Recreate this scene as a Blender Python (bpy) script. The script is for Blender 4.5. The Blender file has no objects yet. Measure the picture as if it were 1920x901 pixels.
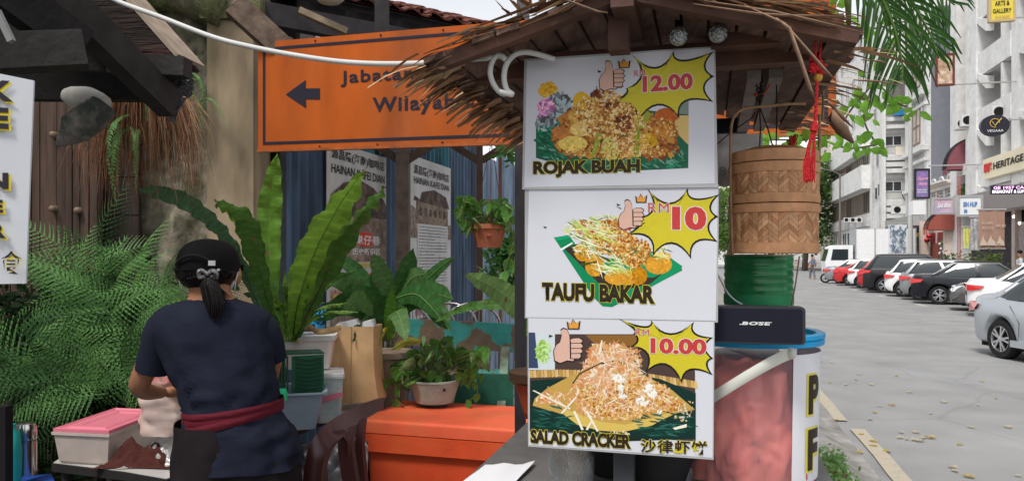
import bpy, bmesh, math, random
from math import sin, cos, pi, radians as R
from mathutils import Vector as V, Matrix, noise
sc = bpy.context.scene
C = sc.collection
rnd = random.Random(7)
# ---------------------------------------------------------------- camera
F = 1400.0; CZ = 1.62; HY = 480.0
cd = bpy.data.cameras.new('camera'); cam = bpy.data.objects.new('camera', cd); C.objects.link(cam)
cam.location = (0, 0, CZ); cam.rotation_euler = (R(90), 0, 0)
cd.sensor_width = 36; cd.lens = 36 * F / 1920; cd.shift_y = (HY - 450.5) / 1920
cd.clip_start = 0.02; cd.clip_end = 900
sc.camera = cam
# ---------------------------------------------------------------- sky, sun
W = bpy.data.worlds.new('World'); sc.world = W; W.use_nodes = True
nt = W.node_tree; nt.nodes.clear()
wo = nt.nodes.new('ShaderNodeOutputWorld'); bg = nt.nodes.new('ShaderNodeBackground')
sky = nt.nodes.new('ShaderNodeTexSky'); sky.sky_type = 'NISHITA'; sky.sun_disc = False
SUN_EL, SUN_AZ = 58, 215       # azimuth: degrees clockwise from +Y
sky.sun_elevation = R(SUN_EL); sky.sun_rotation = R(SUN_AZ); sky.air_density = 1.0; sky.dust_density = 1.2; sky.ozone_density = 1.0
hs = nt.nodes.new('ShaderNodeHueSaturation'); hs.inputs['Saturation'].default_value = 0.16; hs.inputs['Value'].default_value = 1.0
bg.inputs['Strength'].default_value = 0.15
nt.links.new(sky.outputs[0], hs.inputs['Color']); nt.links.new(hs.outputs[0], bg.inputs['Color']); nt.links.new(bg.outputs[0], wo.inputs['Surface'])
sl = bpy.data.lights.new('sun', 'SUN'); so = bpy.data.objects.new('sun', sl); C.objects.link(so)
sl.energy = 1.8; sl.angle = R(14); sl.color = (1, .96, .9)
az = R(SUN_AZ); el = R(SUN_EL)
sd = V((sin(az) * cos(el), cos(az) * cos(el), sin(el)))
so.rotation_euler = sd.to_track_quat('Z', 'Y').to_euler(); so.location = (0, 0, 30)
sc.view_settings.view_transform = 'Standard'; sc.view_settings.look = 'None'
sc.view_settings.exposure = 0.62; sc.view_settings.gamma = 1
sc.cycles.max_bounces = 6; sc.cycles.transparent_max_bounces = 12
# ---------------------------------------------------------------- geometry of the place
TH = math.atan2(.252, .968); SX, SY = sin(TH), cos(TH)
n_ = V((SY, -SX, 0)); s_ = V((SX, SY, 0)); up = V((0, 0, 1))      # across the street, along the street
MS = Matrix(((SY, SX, 0, 0), (-SX, SY, 0, 0), (0, 0, 1, 0), (0, 0, 0, 1)))   # (a, b, z) -> world
def S(a, b, z): return V((a * SY + b * SX, -a * SX + b * SY, z))
def P(px, py, Y): return V(((px - 960) / F * Y, Y, CZ + (HY - py) / F * Y))
def G(px, py, z=0):
    Y = (CZ - z) * F / (py - HY); return P(px, py, Y)
def Ps(px, py, b):           # on the plane across the street at distance b
    u = (px - 960) / F; a = b * (SY * u - SX) / (SY + SX * u)
    Y = -a * SX + b * SY; return S(a, b, CZ + (HY - py) / F * Y)
def bD(px, D):
    u = (px - 960) / F; return D * (SY + SX * u) / (SY * u - SX)
def Pd(px, py, D):           # on the plane along the street at offset D
    b = bD(px, D); Y = -D * SX + b * SY; return S(D, b, CZ + (HY - py) / F * Y)
def zD(px, py, D): return Pd(px, py, D).z
# ---------------------------------------------------------------- materials
MATS = {}
def mat(name, col=(.5, .5, .5), rough=.6, metal=0, var=.12, vscale=6, bump=.0, bscale=60, spec=.22, attr=False,
        trans=0, alpha=1, emit=None, estr=1, stretch=None, col2=None, cmix=(.4, .6), coat=0, ior=1.45, sss=0, detail=5):
    if name in MATS: return MATS[name]
    m = bpy.data.materials.new(name); m.use_nodes = True; t = m.node_tree; N = t.nodes; L = t.links
    b = N['Principled BSDF']
    b.inputs['Roughness'].default_value = rough; b.inputs['Metallic'].default_value = metal
    b.inputs['Specular IOR Level'].default_value = spec; b.inputs['IOR'].default_value = ior
    b.inputs['Transmission Weight'].default_value = trans; b.inputs['Alpha'].default_value = alpha
    b.inputs['Coat Weight'].default_value = coat; b.inputs['Coat Roughness'].default_value = .08
    if sss: b.inputs['Subsurface Weight'].default_value = sss; b.inputs['Subsurface Radius'].default_value = (.02, .01, .006)
    tc = N.new('ShaderNodeTexCoord'); src = tc.outputs['Object']
    if stretch:
        mp = N.new('ShaderNodeMapping'); mp.inputs['Scale'].default_value = stretch; L.new(src, mp.inputs[0]); src = mp.outputs[0]
    if attr:
        a = N.new('ShaderNodeAttribute'); a.attribute_name = 'Col'; base = a.outputs['Color']
    else:
        g = N.new('ShaderNodeRGB'); g.outputs[0].default_value = (*col, 1); base = g.outputs[0]
    nz = N.new('ShaderNodeTexNoise'); nz.inputs['Scale'].default_value = vscale; nz.inputs['Detail'].default_value = detail; L.new(src, nz.inputs['Vector'])
    if col2:
        rp = N.new('ShaderNodeMapRange'); rp.inputs[1].default_value = cmix[0]; rp.inputs[2].default_value = cmix[1]; L.new(nz.outputs[0], rp.inputs[0])
        mx = N.new('ShaderNodeMix'); mx.data_type = 'RGBA'; L.new(rp.outputs[0], mx.inputs[0]); L.new(base, mx.inputs[6]); mx.inputs[7].default_value = (*col2, 1); base = mx.outputs[2]
    if var:
        nv = N.new('ShaderNodeTexNoise'); nv.inputs['Scale'].default_value = vscale * 2.7; nv.inputs['Detail'].default_value = 6; L.new(src, nv.inputs['Vector'])
        mr = N.new('ShaderNodeMapRange'); mr.inputs[1].default_value = .25; mr.inputs[2].default_value = .75; mr.inputs[3].default_value = 1 - var; mr.inputs[4].default_value = 1 + var; L.new(nv.outputs[0], mr.inputs[0])
        vm = N.new('ShaderNodeVectorMath'); vm.operation = 'SCALE'; L.new(base, vm.inputs[0]); L.new(mr.outputs[0], vm.inputs['Scale']); base = vm.outputs[0]
    L.new(base, b.inputs['Base Color'])
    if bump:
        nb = N.new('ShaderNodeTexNoise'); nb.inputs['Scale'].default_value = bscale; nb.inputs['Detail'].default_value = 6; L.new(src, nb.inputs['Vector'])
        bp = N.new('ShaderNodeBump'); bp.inputs['Strength'].default_value = bump; bp.inputs['Distance'].default_value = .01; L.new(nb.outputs[0], bp.inputs['Height']); L.new(bp.outputs[0], b.inputs['Normal'])
    if emit:
        b.inputs['Emission Color'].default_value = (*emit, 1); b.inputs['Emission Strength'].default_value = estr
    MATS[name] = m; return m
def leafmat(name, col, rough=.45, attr=False, tl=.35, var=.25, vscale=9):
    if name in MATS: return MATS[name]
    m = mat(name, col, rough=rough, var=var, vscale=vscale, attr=attr); m['c'] = col
    t = m.node_tree; b = t.nodes['Principled BSDF']; o = [x for x in t.nodes if x.type == 'OUTPUT_MATERIAL'][0]
    tr = t.nodes.new('ShaderNodeBsdfTranslucent'); mx = t.nodes.new('ShaderNodeMixShader'); mx.inputs[0].default_value = tl
    src = b.inputs['Base Color'].links[0].from_socket
    hv = t.nodes.new('ShaderNodeHueSaturation'); hv.inputs['Value'].default_value = 1.5; hv.inputs['Hue'].default_value = .485
    t.links.new(src, hv.inputs['Color']); t.links.new(hv.outputs[0], tr.inputs[0])
    t.links.new(b.outputs[0], mx.inputs[1]); t.links.new(tr.outputs[0], mx.inputs[2]); t.links.new(mx.outputs[0], o.inputs['Surface'])
    return m
# ---------------------------------------------------------------- mesh building
class MB:
    def __init__(s, M=None): s.v = []; s.f = []; s.c = []; s.M = M; s.col = (1, 1, 1); s.mi = 0; s.m = []
    def add(s, vs, fs):
        k = len(s.v)
        for p in vs:
            p = V(p); s.v.append(s.M @ p if s.M else p)
        for f in fs: s.f.append([k + i for i in f]); s.c.append(s.col); s.m.append(s.mi)
        return s
    def poly(s, vs): return s.add(vs, [list(range(len(vs)))])
    def box(s, c, d, rot=None):
        c = V(c); x, y, z = [q / 2 for q in d]
        vs = [V((i * x, j * y, k * z)) for i in (-1, 1) for j in (-1, 1) for k in (-1, 1)]
        if rot is not None: vs = [rot @ p for p in vs]
        return s.add([c + p for p in vs], [(0, 1, 3, 2), (4, 6, 7, 5), (0, 4, 5, 1), (2, 3, 7, 6), (0, 2, 6, 4), (1, 5, 7, 3)])
    def bb(s, a, b): a = V(a); b = V(b); return s.box((a + b) / 2, [abs(q) for q in (b - a)])
    def tube(s, pts, r, n=8, cap=True, flat=1.0, ref=None):
        pts = [V(p) for p in pts]; m = len(pts)
        rs = r if isinstance(r, (list, tuple)) else [r] * m
        vs = []; prev = V(ref) if ref is not None else None
        for i, p in enumerate(pts):
            t = (pts[min(i + 1, m - 1)] - pts[max(i - 1, 0)])
            t = t.normalized() if t.length > 1e-9 else V((0, 0, 1))
            if prev is None: prev = V((0, 0, 1)) if abs(t.z) < .9 else V((1, 0, 0))
            a = prev - t * prev.dot(t)
            if a.length < 1e-6: a = t.orthogonal()
            a.normalize(); b = t.cross(a); prev = a
            for j in range(n):
                w = 2 * pi * j / n; vs.append(p + (a * cos(w) * flat + b * sin(w)) * rs[i])
        fs = [(i * n + j, i * n + (j + 1) % n, (i + 1) * n + (j + 1) % n, (i + 1) * n + j) for i in range(m - 1) for j in range(n)]
        if cap: fs += [list(range(n))[::-1], list(range((m - 1) * n, m * n))]
        return s.add(vs, fs)
    def beam(s, a, b, w, h, upv=(0, 0, 1)):
        a = V(a); b = V(b); t = (b - a).normalized(); x = t.cross(V(upv)).normalized(); y = x.cross(t)
        vs = [q + x * (i * w / 2) + y * (j * h / 2) for q in (a, b) for i, j in ((-1, -1), (1, -1), (1, 1), (-1, 1))]
        return s.add(vs, [(3, 2, 1, 0), (4, 5, 6, 7), (0, 1, 5, 4), (1, 2, 6, 5), (2, 3, 7, 6), (3, 0, 4, 7)])
    def lathe(s, prof, c=(0, 0, 0), n=24, cap=False, sx=1, sy=1):
        c = V(c); m = len(prof)
        vs = [c + V((r * cos(2 * pi * j / n) * sx, r * sin(2 * pi * j / n) * sy, z)) for r, z in prof for j in range(n)]
        fs = [(i * n + j, i * n + (j + 1) % n, (i + 1) * n + (j + 1) % n, (i + 1) * n + j) for i in range(m - 1) for j in range(n)]
        if cap: fs += [list(range(n))[::-1], list(range((m - 1) * n, m * n))]
        return s.add(vs, fs)
    def grid(s, rows):
        m = len(rows); k = len(rows[0])
        return s.add([p for r in rows for p in r], [(i * k + j, i * k + j + 1, (i + 1) * k + j + 1, (i + 1) * k + j) for i in range(m - 1) for j in range(k - 1)])
    def prism(s, poly, d):       # poly: 3D points, d: offset vector
        n = len(poly); d = V(d); ps = [V(p) for p in poly]
        return s.add(ps + [p + d for p in ps], [list(range(n))[::-1], list(range(n, 2 * n))] + [(i, (i + 1) % n, n + (i + 1) % n, n + i) for i in range(n)])
    def sphere(s, c, r, n=12, sc3=(1, 1, 1)):
        prof = [(r * sin(pi * i / n), -r * cos(pi * i / n)) for i in range(n + 1)]
        c = V(c); k = 2 * n
        vs = [c + V((a * cos(2 * pi * j / k) * sc3[0], a * sin(2 * pi * j / k) * sc3[1], z * sc3[2])) for a, z in prof for j in range(k)]
        return s.add(vs, [(i * k + j, i * k + (j + 1) % k, (i + 1) * k + (j + 1) % k, (i + 1) * k + j) for i in range(n) for j in range(k)])
    def mesh(s, name, smooth=False, merge=0):
        me = bpy.data.meshes.new(name); me.from_pydata([tuple(p) for p in s.v], [], s.f)
        if any(c != (1, 1, 1) for c in s.c):
            at = me.color_attributes.new('Col', 'FLOAT_COLOR', 'CORNER'); k = 0; buf = []
            for f, c in zip(s.f, s.c): buf += [c[0], c[1], c[2], 1.0] * len(f)
            at.data.foreach_set('color', buf)
        if any(s.m): me.polygons.foreach_set('material_index', s.m)
        if smooth or merge:
            bm = bmesh.new(); bm.from_mesh(me)
            if merge: bmesh.ops.remove_doubles(bm, verts=bm.verts, dist=merge)
            bmesh.ops.recalc_face_normals(bm, faces=bm.faces)
            if smooth:
                for f in bm.faces: f.smooth = True
                if smooth is not True:
                    for e in bm.edges:
                        if len(e.link_faces) == 2 and e.calc_face_angle(0) > R(smooth): e.smooth = False
            bm.to_mesh(me); bm.free()
        me.update(); return me
def children(o): return [c for c in bpy.data.objects if c.parent == o]
def obj(name, me, m=None, parent=None, label=None, kind=None, smooth=False, merge=0):
    if isinstance(me, MB): me = me.mesh(name, smooth, merge)
    if m is not None and not me.materials:
        for q in (m if isinstance(m, (list, tuple)) else [m]): me.materials.append(q)
    o = bpy.data.objects.new(name, me); C.objects.link(o)
    if parent is not None: o.parent = parent
    if label: o['label'] = label
    if kind: o['kind'] = kind
    return o
def thing(name, label, cat, loc=(0, 0, 0), rz=0, group=None):
    o = bpy.data.objects.new(name, None); C.objects.link(o); o.empty_display_size = .1
    o.location = loc; o.rotation_euler = (0, 0, rz); o['label'] = label; o['category'] = cat
    if group: o['group'] = group
    return o
def tag(o, label, cat, group=None):
    o['label'] = label; o['category'] = cat
    if group: o['group'] = group
    return o
KIDS = {}
def dup(root, loc=None, rz=None, label=None, group=None, scale=None, kids=None):
    r = root.copy(); C.objects.link(r)
    if loc is not None: r.location = loc
    if rz is not None: r.rotation_euler = (0, 0, rz)
    if label: r['label'] = label
    if group: r['group'] = group
    if scale: r.scale = scale
    for ch in list(root.children):
        c = ch.copy(); C.objects.link(c); c.parent = r
        for g in list(ch.children):
            d = g.copy(); C.objects.link(d); d.parent = c
    return r
def text_mesh(s, bold=0.0, space=1.0, res=3):
    cu = bpy.data.curves.new('t', 'FONT'); cu.body = s; cu.size = 1; cu.offset = bold; cu.space_character = space; cu.resolution_u = res
    o = bpy.data.objects.new('t', cu); C.objects.link(o)
    dg = bpy.context.evaluated_depsgraph_get(); me = bpy.data.meshes.new_from_object(o.evaluated_get(dg))
    bpy.data.objects.remove(o); bpy.data.curves.remove(cu)
    return me
def text(s, o, xd, yd, w, h, m, parent=None, bold=.0, lift=0, name='lettering', space=1.0, outline=None, outm=None, shear=0):
    """lettering fitted to a w x h box whose lower left corner is o"""
    o = V(o); xd = V(xd).normalized(); yd = V(yd).normalized(); zn = xd.cross(yd).normalized()
    res = []
    ref = text_mesh(s, bold, space)
    xs = [p.co.x for p in ref.vertices]; ys = [p.co.y for p in ref.vertices]
    x0, x1, y0, y1 = min(xs), max(xs), min(ys), max(ys); kx = w / (x1 - x0); ky = h / (y1 - y0)
    todo = [(ref, m, lift + .0003 if outline else lift)]
    if outline: todo.append((text_mesh(s, bold + outline, space), outm, lift))
    for me, mm, lf in todo:
        for p in me.vertices:
            X = (p.co.x - x0) * kx; Yv = (p.co.y - y0) * ky
            p.co = o + xd * (X + shear * Yv) + yd * Yv + zn * lf
        me.materials.clear(); me.materials.append(mm); me.name = name
        res.append(obj(name, me, None, parent))
    return res
# ================================================================ GROUND
def noise_ground():
    m = mat('asphalt', (.285, .284, .284), rough=.85, var=.13, vscale=.55, col2=(.245, .243, .242), cmix=(.35, .7), bump=.25, bscale=95)
    t = m.node_tree; N = t.nodes; L = t.links; b = N['Principled BSDF']; src = b.inputs['Base Color'].links[0].from_socket
    tc = [x for x in N if x.type == 'TEX_COORD'][0]
    # fine aggregate speckle and a few dark tar cracks
    n1 = N.new('ShaderNodeTexNoise'); n1.inputs['Scale'].default_value = 160; n1.inputs['Detail'].default_value = 2; L.new(tc.outputs['Object'], n1.inputs['Vector'])
    r1 = N.new('ShaderNodeMapRange'); r1.inputs[1].default_value = .3; r1.inputs[2].default_value = .7; r1.inputs[3].default_value = .72; r1.inputs[4].default_value = 1.28; L.new(n1.outputs[0], r1.inputs[0])
    v1 = N.new('ShaderNodeVectorMath'); v1.operation = 'SCALE'; L.new(src, v1.inputs[0]); L.new(r1.outputs[0], v1.inputs['Scale'])
    wn = N.new('ShaderNodeTexNoise'); wn.inputs['Scale'].default_value = .8; wn.inputs['Detail'].default_value = 6; L.new(tc.outputs['Object'], wn.inputs['Vector'])
    va = N.new('ShaderNodeMix'); va.data_type = 'RGBA'; va.inputs[0].default_value = .35; L.new(tc.outputs['Object'], va.inputs[6]); L.new(wn.outputs['Color'], va.inputs[7])
    vo = N.new('ShaderNodeTexVoronoi'); vo.feature = 'DISTANCE_TO_EDGE'; vo.inputs['Scale'].default_value = .55; L.new(va.outputs[2], vo.inputs['Vector'])
    r2 = N.new('ShaderNodeMapRange'); r2.inputs[1].default_value = 0; r2.inputs[2].default_value = .012; r2.inputs[3].default_value = .87; r2.inputs[4].default_value = 1; L.new(vo.outputs[0], r2.inputs[0])
    v2 = N.new('ShaderNodeVectorMath'); v2.operation = 'SCALE'; L.new(v1.outputs[0], v2.inputs[0]); L.new(r2.outputs[0], v2.inputs['Scale'])
    L.new(v2.outputs[0], b.inputs['Base Color'])
    return m
asph = noise_ground()
conc = mat('concrete', (.33, .32, .30), rough=.85, var=.2, vscale=4, bump=.4, bscale=40, col2=(.24, .23, .21))
concd = mat('pavement_concrete', (.30, .285, .27), rough=.85, var=.25, vscale=3, bump=.5, bscale=50, col2=(.20, .19, .175))
paint_y = mat('line_paint', (.42, .37, .28), rough=.8, var=.15, vscale=30, col2=(.34, .31, .27), cmix=(.5, .68), bump=.3)
paint_w = mat('bay_paint', (.5, .48, .44), rough=.8, var=.2, vscale=14, col2=(.22, .21, .2), cmix=(.42, .7))
def sheet(name, a0, a1, b0, b1, z, m, nb=1):
    mb = MB(); 
    rows = [[S(a0, b0 + (b1 - b0) * i / nb, z), S(a1, b0 + (b1 - b0) * i / nb, z)] for i in range(nb + 1)]
    mb.grid([[r[1], r[0]] for r in rows]); return obj(name, mb, m, kind='structure')
sheet('ground', -300, 300, -60, 420, -.02, conc)
sheet('road', 1.05, 12.2, -20, 260, 0, asph)
o_ = MB(MS).bb((12.2, -20, -.1), (30, 260, .13)); obj('far_pavement', o_, concd, kind='structure')
o_ = MB(MS).bb((-3.2, -6, -.1), (.98, 60, .09)); obj('near_pavement', o_, concd, kind='structure')
# the sloping concrete gutter between pavement and road
mb = MB(MS); mb.prism([(.98, 0, -.02), (1.22, 0, -.02), (1.22, 0, .012), (1.1, 0, .03), (.98, 0, .085)], (0, 60, 0)); obj('gutter', mb, concd, kind='structure')
def strip(name, a0, a1, b0, b1, m, z=.006, w=.003):
    mb = MB(); N = max(2, int((b1 - b0) / .5)); r = random.Random(3); rows = []
    for i in range(N + 1):
        b = b0 + (b1 - b0) * i / N; rows.append([S(a1 + r.uniform(-w, w) * 2, b, z), S(a0 + r.uniform(-w, w) * 2, b, z)])
    mb.grid(rows); return obj(name, mb, m, kind='structure')
strip('edge_line', 1.30, 1.43, -10, 7.55, paint_y, z=.014)
strip('edge_line', 1.22, 1.34, 7.9, 60, paint_y, z=.014)
for k in range(-1, 14):
    b = 25.2 + k * 2.85
    mb = MB(MS); mb.poly([(7.0, b, .005), (12.1, b, .005), (12.1, b + .12, .005), (7.0, b + .12, .005)]); obj('bay_line', mb, paint_w, kind='structure')
for k in range(0, 6):
    b = 26.6 + k * 5.7
    mb = MB(MS); mb.poly([(6.75, b, .006), (7.0, b, .006), (7.0, b + 1.5, .006), (6.75, b + 1.5, .006)]); obj('bay_line', mb, paint_w, kind='structure')
# fallen leaves on the road
lf1 = leafmat('fallen_leaf', (.45, .36, .12), var=.4, vscale=14); lf2 = leafmat('pale_fallen_leaf', (.50, .44, .33), var=.3)
def fallen(me_r):
    mb = MB(); n = 5; L_ = .1
    rows = []
    for i in range(n + 1):
        t = i / n; w = .034 * math.sin(pi * min(1, t * .92 + .06)) ** .8; z = .006 + .005 * sin(t * pi) + me_r.uniform(0, .004)
        rows.append([(-L_ / 2 + t * L_, -w, z + .012), (-L_ / 2 + t * L_, 0, z), (-L_ / 2 + t * L_, w, z + .010 + me_r.uniform(0, .01))])
    mb.grid(rows); mb.tube([(-L_ / 2, 0, .012), (-L_ / 2 - .03, .004, .008)], .0012, 4)
    return mb.mesh('fallen_leaf', True)
lfm = [fallen(rnd) for _ in range(4)]
spots = [(1605,712,0),(1650,762,1),(1672,760,0),(1545,783,0),(1548,793,0),(1567,789,0),(1640,774,0),(1631,787,1),(1614,816,0),(1638,830,0),(1637,838,0),(1612,850,0),(1663,848,0),
 (1690,812,1),(1717,812,1),(1688,822,1),(1700,824,1),(1715,826,1),(1732,822,1),(1744,822,0),(1750,820,1),(1725,828,1),(1787,878,1),(1790,884,1),(1816,895,0),(1841,716,0),(1868,747,0),(1681,705,0),(1540,678,1),(1560,680,1),
 (1610,703,1),(1634,722,1),(1706,736,1),(1745,776,1),(1770,755,1),(1890,802,1),(1820,802,1),(1586,722,1),(1556,718,0),(1833,760,1),(1908,893,1),(1800,834,0)]
for i, (px, py, k) in enumerate(spots):
    p = G(px, py); me = lfm[i % 4].copy() if i < 8 else None
    base = lfm[i % 4]
    if not base.materials: base.materials.append(None)
    o = bpy.data.objects.new('fallen_leaf', base); C.objects.link(o)
    o.location = (p.x, p.y, .004); o.rotation_euler = (0, 0, rnd.uniform(0, 6)); sc_ = rnd.uniform(.5, .85); o.scale = (sc_,) * 3
    o.material_slots[0].link = 'OBJECT'; o.material_slots[0].material = lf2 if k else lf1
    tag(o, ('pale dry leaf lying on the grey road' if k else 'yellow brown fallen leaf lying on the grey road'), 'leaf', 'fallen leaves on the pale road' if k else 'yellow fallen leaves on the road')
# ================================================================ CARS
tyre_m = mat('tyre_rubber', (.02, .02, .021), rough=.85, var=.2, bump=.2); rim_m = mat('alloy_rim', (.62, .63, .65), rough=.28, metal=.9, var=.05)
dark_m = mat('wheel_well', (.012, .012, .013), rough=.9); glass_c = mat('car_glass', (.025, .033, .037), rough=.06, var=0, spec=.5, coat=.2)
red_l = mat('tail_lens', (.55, .02, .02), rough=.15, var=0, coat=.8); clear_l = mat('head_lens', (.75, .77, .8), rough=.1, var=0, coat=.8)
trimb = mat('black_trim', (.025, .025, .027), rough=.45, var=.05); chrome = mat('chrome_trim', (.75, .75, .77), rough=.15, metal=1, var=0)
plate_m = mat('number_plate', (.03, .03, .03), rough=.4, var=0); white_p = mat('plate_letter', (.8, .8, .8), rough=.5, var=0)
def paint(name, col, metal=.25): return mat(name, col, rough=.32, metal=metal, var=.03, vscale=2, coat=.22, spec=.35)
def lerp(a, b, t): return a + (b - a) * t
def pw(x, pts):
    if x <= pts[0][0]: return pts[0][1]
    for (x0, y0), (x1, y1) in zip(pts, pts[1:]):
        if x <= x1:
            t = (x - x0) / (x1 - x0); t = t * t * (3 - 2 * t) * .5 + t * .5; return y0 + (y1 - y0) * t
    return pts[-1][1]
WHL = {}
def wheel_meshes(r=.31, w=.2, ns=5):
    k = (r, ns)
    if k in WHL: return WHL[k]
    ty = MB(Matrix.Rotation(R(90), 4, 'X')); ty.lathe([(r * .66, -w / 2), (r * .93, -w / 2), (r, -w * .36), (r, w * .36), (r * .93, w / 2), (r * .66, w / 2)], n=32)
    ri = MB(Matrix.Rotation(R(90), 4, 'X')); ri.lathe([(r * .67, -w * .48), (r * .64, -w * .5), (r * .6, -w * .3), (r * .6, w * .3), (r * .64, w * .5), (r * .67, w * .48)], n=32)
    for sgn in (-1, 1):
        for i in range(ns):
            for dd in (-.13, .13):
                a = 2 * pi * i / ns; a2 = a + dd * 1.6
                p0 = V((cos(a + dd * .4) * r * .12, sin(a + dd * .4) * r * .12, sgn * w * .44)); p1 = V((cos(a2) * r * .63, sin(a2) * r * .63, sgn * w * .42))
                ri.beam(p0, p1, r * .1, w * .1, (0, 0, 1))
        ri.lathe([(0.001, sgn * w * .5), (r * .15, sgn * w * .48), (r * .16, sgn * w * .36)], n=12)
    bk = MB(Matrix.Rotation(R(90), 4, 'X')); bk.lathe([(.001, -w * .28), (r * .6, -w * .28), (r * .6, w * .28), (.001, w * .28)], n=20)
    WHL[k] = (ty.mesh('tyre', 40), ri.mesh('rim', 35), bk.mesh('brake', 35))
    for me, mm in zip(WHL[k], (tyre_m, rim_m, dark_m)): me.materials.append(mm)
    return WHL[k]
CARS = {}
def make_car(kind, pm, label, loc, rz, group='cars parked nose in along the far side of the street', detail=False):
    # x forward; z = 0 at the road
    K = {'sedan': dict(L=4.42, W=1.7, H=1.46, top=[(-2.21, .84), (-2.1, .98), (-1.5, 1.0), (-1.0, .96), (.6, .95), (1.2, .93), (1.9, .78), (2.15, .62), (2.21, .5)], gb=(-1.72, 1.12), gt=(-.98, .35), gw=(.80, .60)),
         'hatch': dict(L=3.8, W=1.66, H=1.5, top=[(-1.9, .86), (-1.84, .98), (-1.4, 1.0), (.5, .95), (1.05, .93), (1.6, .78), (1.85, .62), (1.9, .5)], gb=(-1.82, 1.0), gt=(-1.38, .25), gw=(.78, .60)),
         'suv': dict(L=4.5, W=1.8, H=1.72, top=[(-2.25, .95), (-2.2, 1.1), (-1.6, 1.12), (.6, 1.08), (1.2, 1.05), (2.0, .95), (2.2, .75), (2.25, .55)], gb=(-2.18, 1.15), gt=(-1.75, .35), gw=(.84, .66))}[kind]
    key = kind
    L_, Wd, H = K['L'], K['W'], K['H']; hw = Wd / 2
    wb = {'sedan': (-1.38, 1.22), 'hatch': (-1.25, 1.18), 'suv': (-1.38, 1.3)}[kind]; wr = .31 if kind != 'suv' else .35
    if key not in CARS:
        rows = []; N = 40
        for i in range(N + 1):
            x = -L_ / 2 + L_ * (0.5 - 0.5 * cos(pi * i / N)) * 1.0
            e = min(1, (L_ / 2 - abs(x)) / .42); ww = hw * (.76 + .24 * (1 - (1 - e) ** 2.4))
            zt = pw(x, K['top']); zb = .22 + .12 * (1 - min(1, e * 1.4)) ** 2; 
            sec = [(0, zt + .035), (.45, zt + .03), (.80, zt + .005), (.93, zt - .035), (.975, zt - .12), (1.0, zt - .28), (.995, .55), (.985, .42), (.95, zb + .04), (.88, zb), (0, zb)]
            full = [(x, -a * ww, z) for a, z in sec] + [(x, a * ww, z) for a, z in sec[::-1][1:]]
            rows.append(full)
        mb = MB(); mb.grid(rows); k = len(rows[0])
        mb.poly(rows[0][:-1]); mb.poly(rows[-1][:-1][::-1])
        me = mb.mesh('body', 38, 1e-4)
        # cut the wheel arches
        bo = bpy.data.objects.new('b', me); C.objects.link(bo)
        cut = MB(); 
        for x in wb: 
            for sg in (-1, 1):
                cut.M = Matrix.Translation((x, sg * hw, wr + .01)) @ Matrix.Rotation(R(90), 4, 'X'); cut.lathe([(.001, -.26), (wr + .055, -.26), (wr + .055, .26), (.001, .26)], n=28, cap=False)
        co = bpy.data.objects.new('c', cut.mesh('c', True, 1e-4)); C.objects.link(co)
        md = bo.modifiers.new('m', 'BOOLEAN'); md.object = co; md.operation = 'DIFFERENCE'; md.solver = 'EXACT'
        dg = bpy.context.evaluated_depsgraph_get(); me2 = bpy.data.meshes.new_from_object(bo.evaluated_get(dg)); me2.name = 'body'
        bpy.data.objects.remove(bo); bpy.data.objects.remove(co); me2.materials.clear()
        for p in me2.polygons: p.material_index = 0
        # greenhouse
        (gb0, gb1), (gt0, gt1), (w0, w1) = K['gb'], K['gt'], K['gw']
        def loop(t, ins=0):
            x0 = lerp(gb0, gt0, t ** .9); x1 = lerp(gb1, gt1, t ** .92); w = lerp(w0, w1, t ** 1.35) - ins; cx = (x0 + x1) / 2; hl = (x1 - x0) / 2 - ins
            z = lerp(pw((gb0 + gb1) / 2, K['top']) - .02, H - .06, t); pts = []
            M_ = 44
            for j in range(M_):
                a = 2 * pi * j / M_; c_, s_2 = cos(a), sin(a); q = .22
                pts.append((cx + hl * math.copysign(abs(c_) ** q, c_), w * math.copysign(abs(s_2) ** (q * 1.2), s_2), z))
            return pts
        gl = MB(); lp = [loop(t / 6) for t in range(7)]; gl.grid([l + [l[0]] for l in lp]); gme = gl.mesh('window_glass', 50, 1e-4)
        rf = MB(); ls = []
        for t, ins, dz in ((1, -.004, -.03), (1, -.006, 0), (1, .03, .03), (1, .12, .048), (1, .3, .06), (1, .55, .064)):
            l = loop(1, ins); ls.append([(p[0], p[1], p[2] + dz) for p in l])
        rf.grid([l + [l[0]] for l in ls]); rf.poly(ls[-1]); rme = rf.mesh('roof', 45, 1e-4)
        # pillars on the side: A, B, C and beltline frame
        pl = MB()
        for sg in (-1, 1):
            def side(xf, t, o=.006):
                x0 = lerp(gb0, gt0, t ** .9); x1 = lerp(gb1, gt1, t ** .92); w = lerp(w0, w1, t ** 1.35) + o; z = lerp(pw((gb0 + gb1) / 2, K['top']) - .02, H - .06, t)
                return V((lerp(x0, x1, xf), sg * w, z))
            for f0, f1, d0, d1 in ((.015, .02, .10, .05), (.97, .97, .035, .05), (.52, .48, .05, .05)):
                rws = []
                for q in range(7):
                    t = q / 6; f = lerp(f0, f1, t); d = lerp(d0, d1, t)
                    rws.append([side(f - d * .5 if f > .1 else f, t), side(f + d * .5 if f < .9 else f, t)])
                if sg > 0: rws = [r_[::-1] for r_ in rws]
                pl.grid(rws)
            rws = [[side(.0 + i / 14, .93, .007), side(i / 14, 1, .007)] for i in range(15)]; pl.grid(rws if sg < 0 else [r_[::-1] for r_ in rws])
        pme = pl.mesh('pillar', False)
        CARS[key] = (me2, gme, rme, pme)
    me2, gme, rme, pme = CARS[key]
    t = thing('parked_car' if not detail else 'silver_sedan', label, 'car', loc, rz, group)
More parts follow.
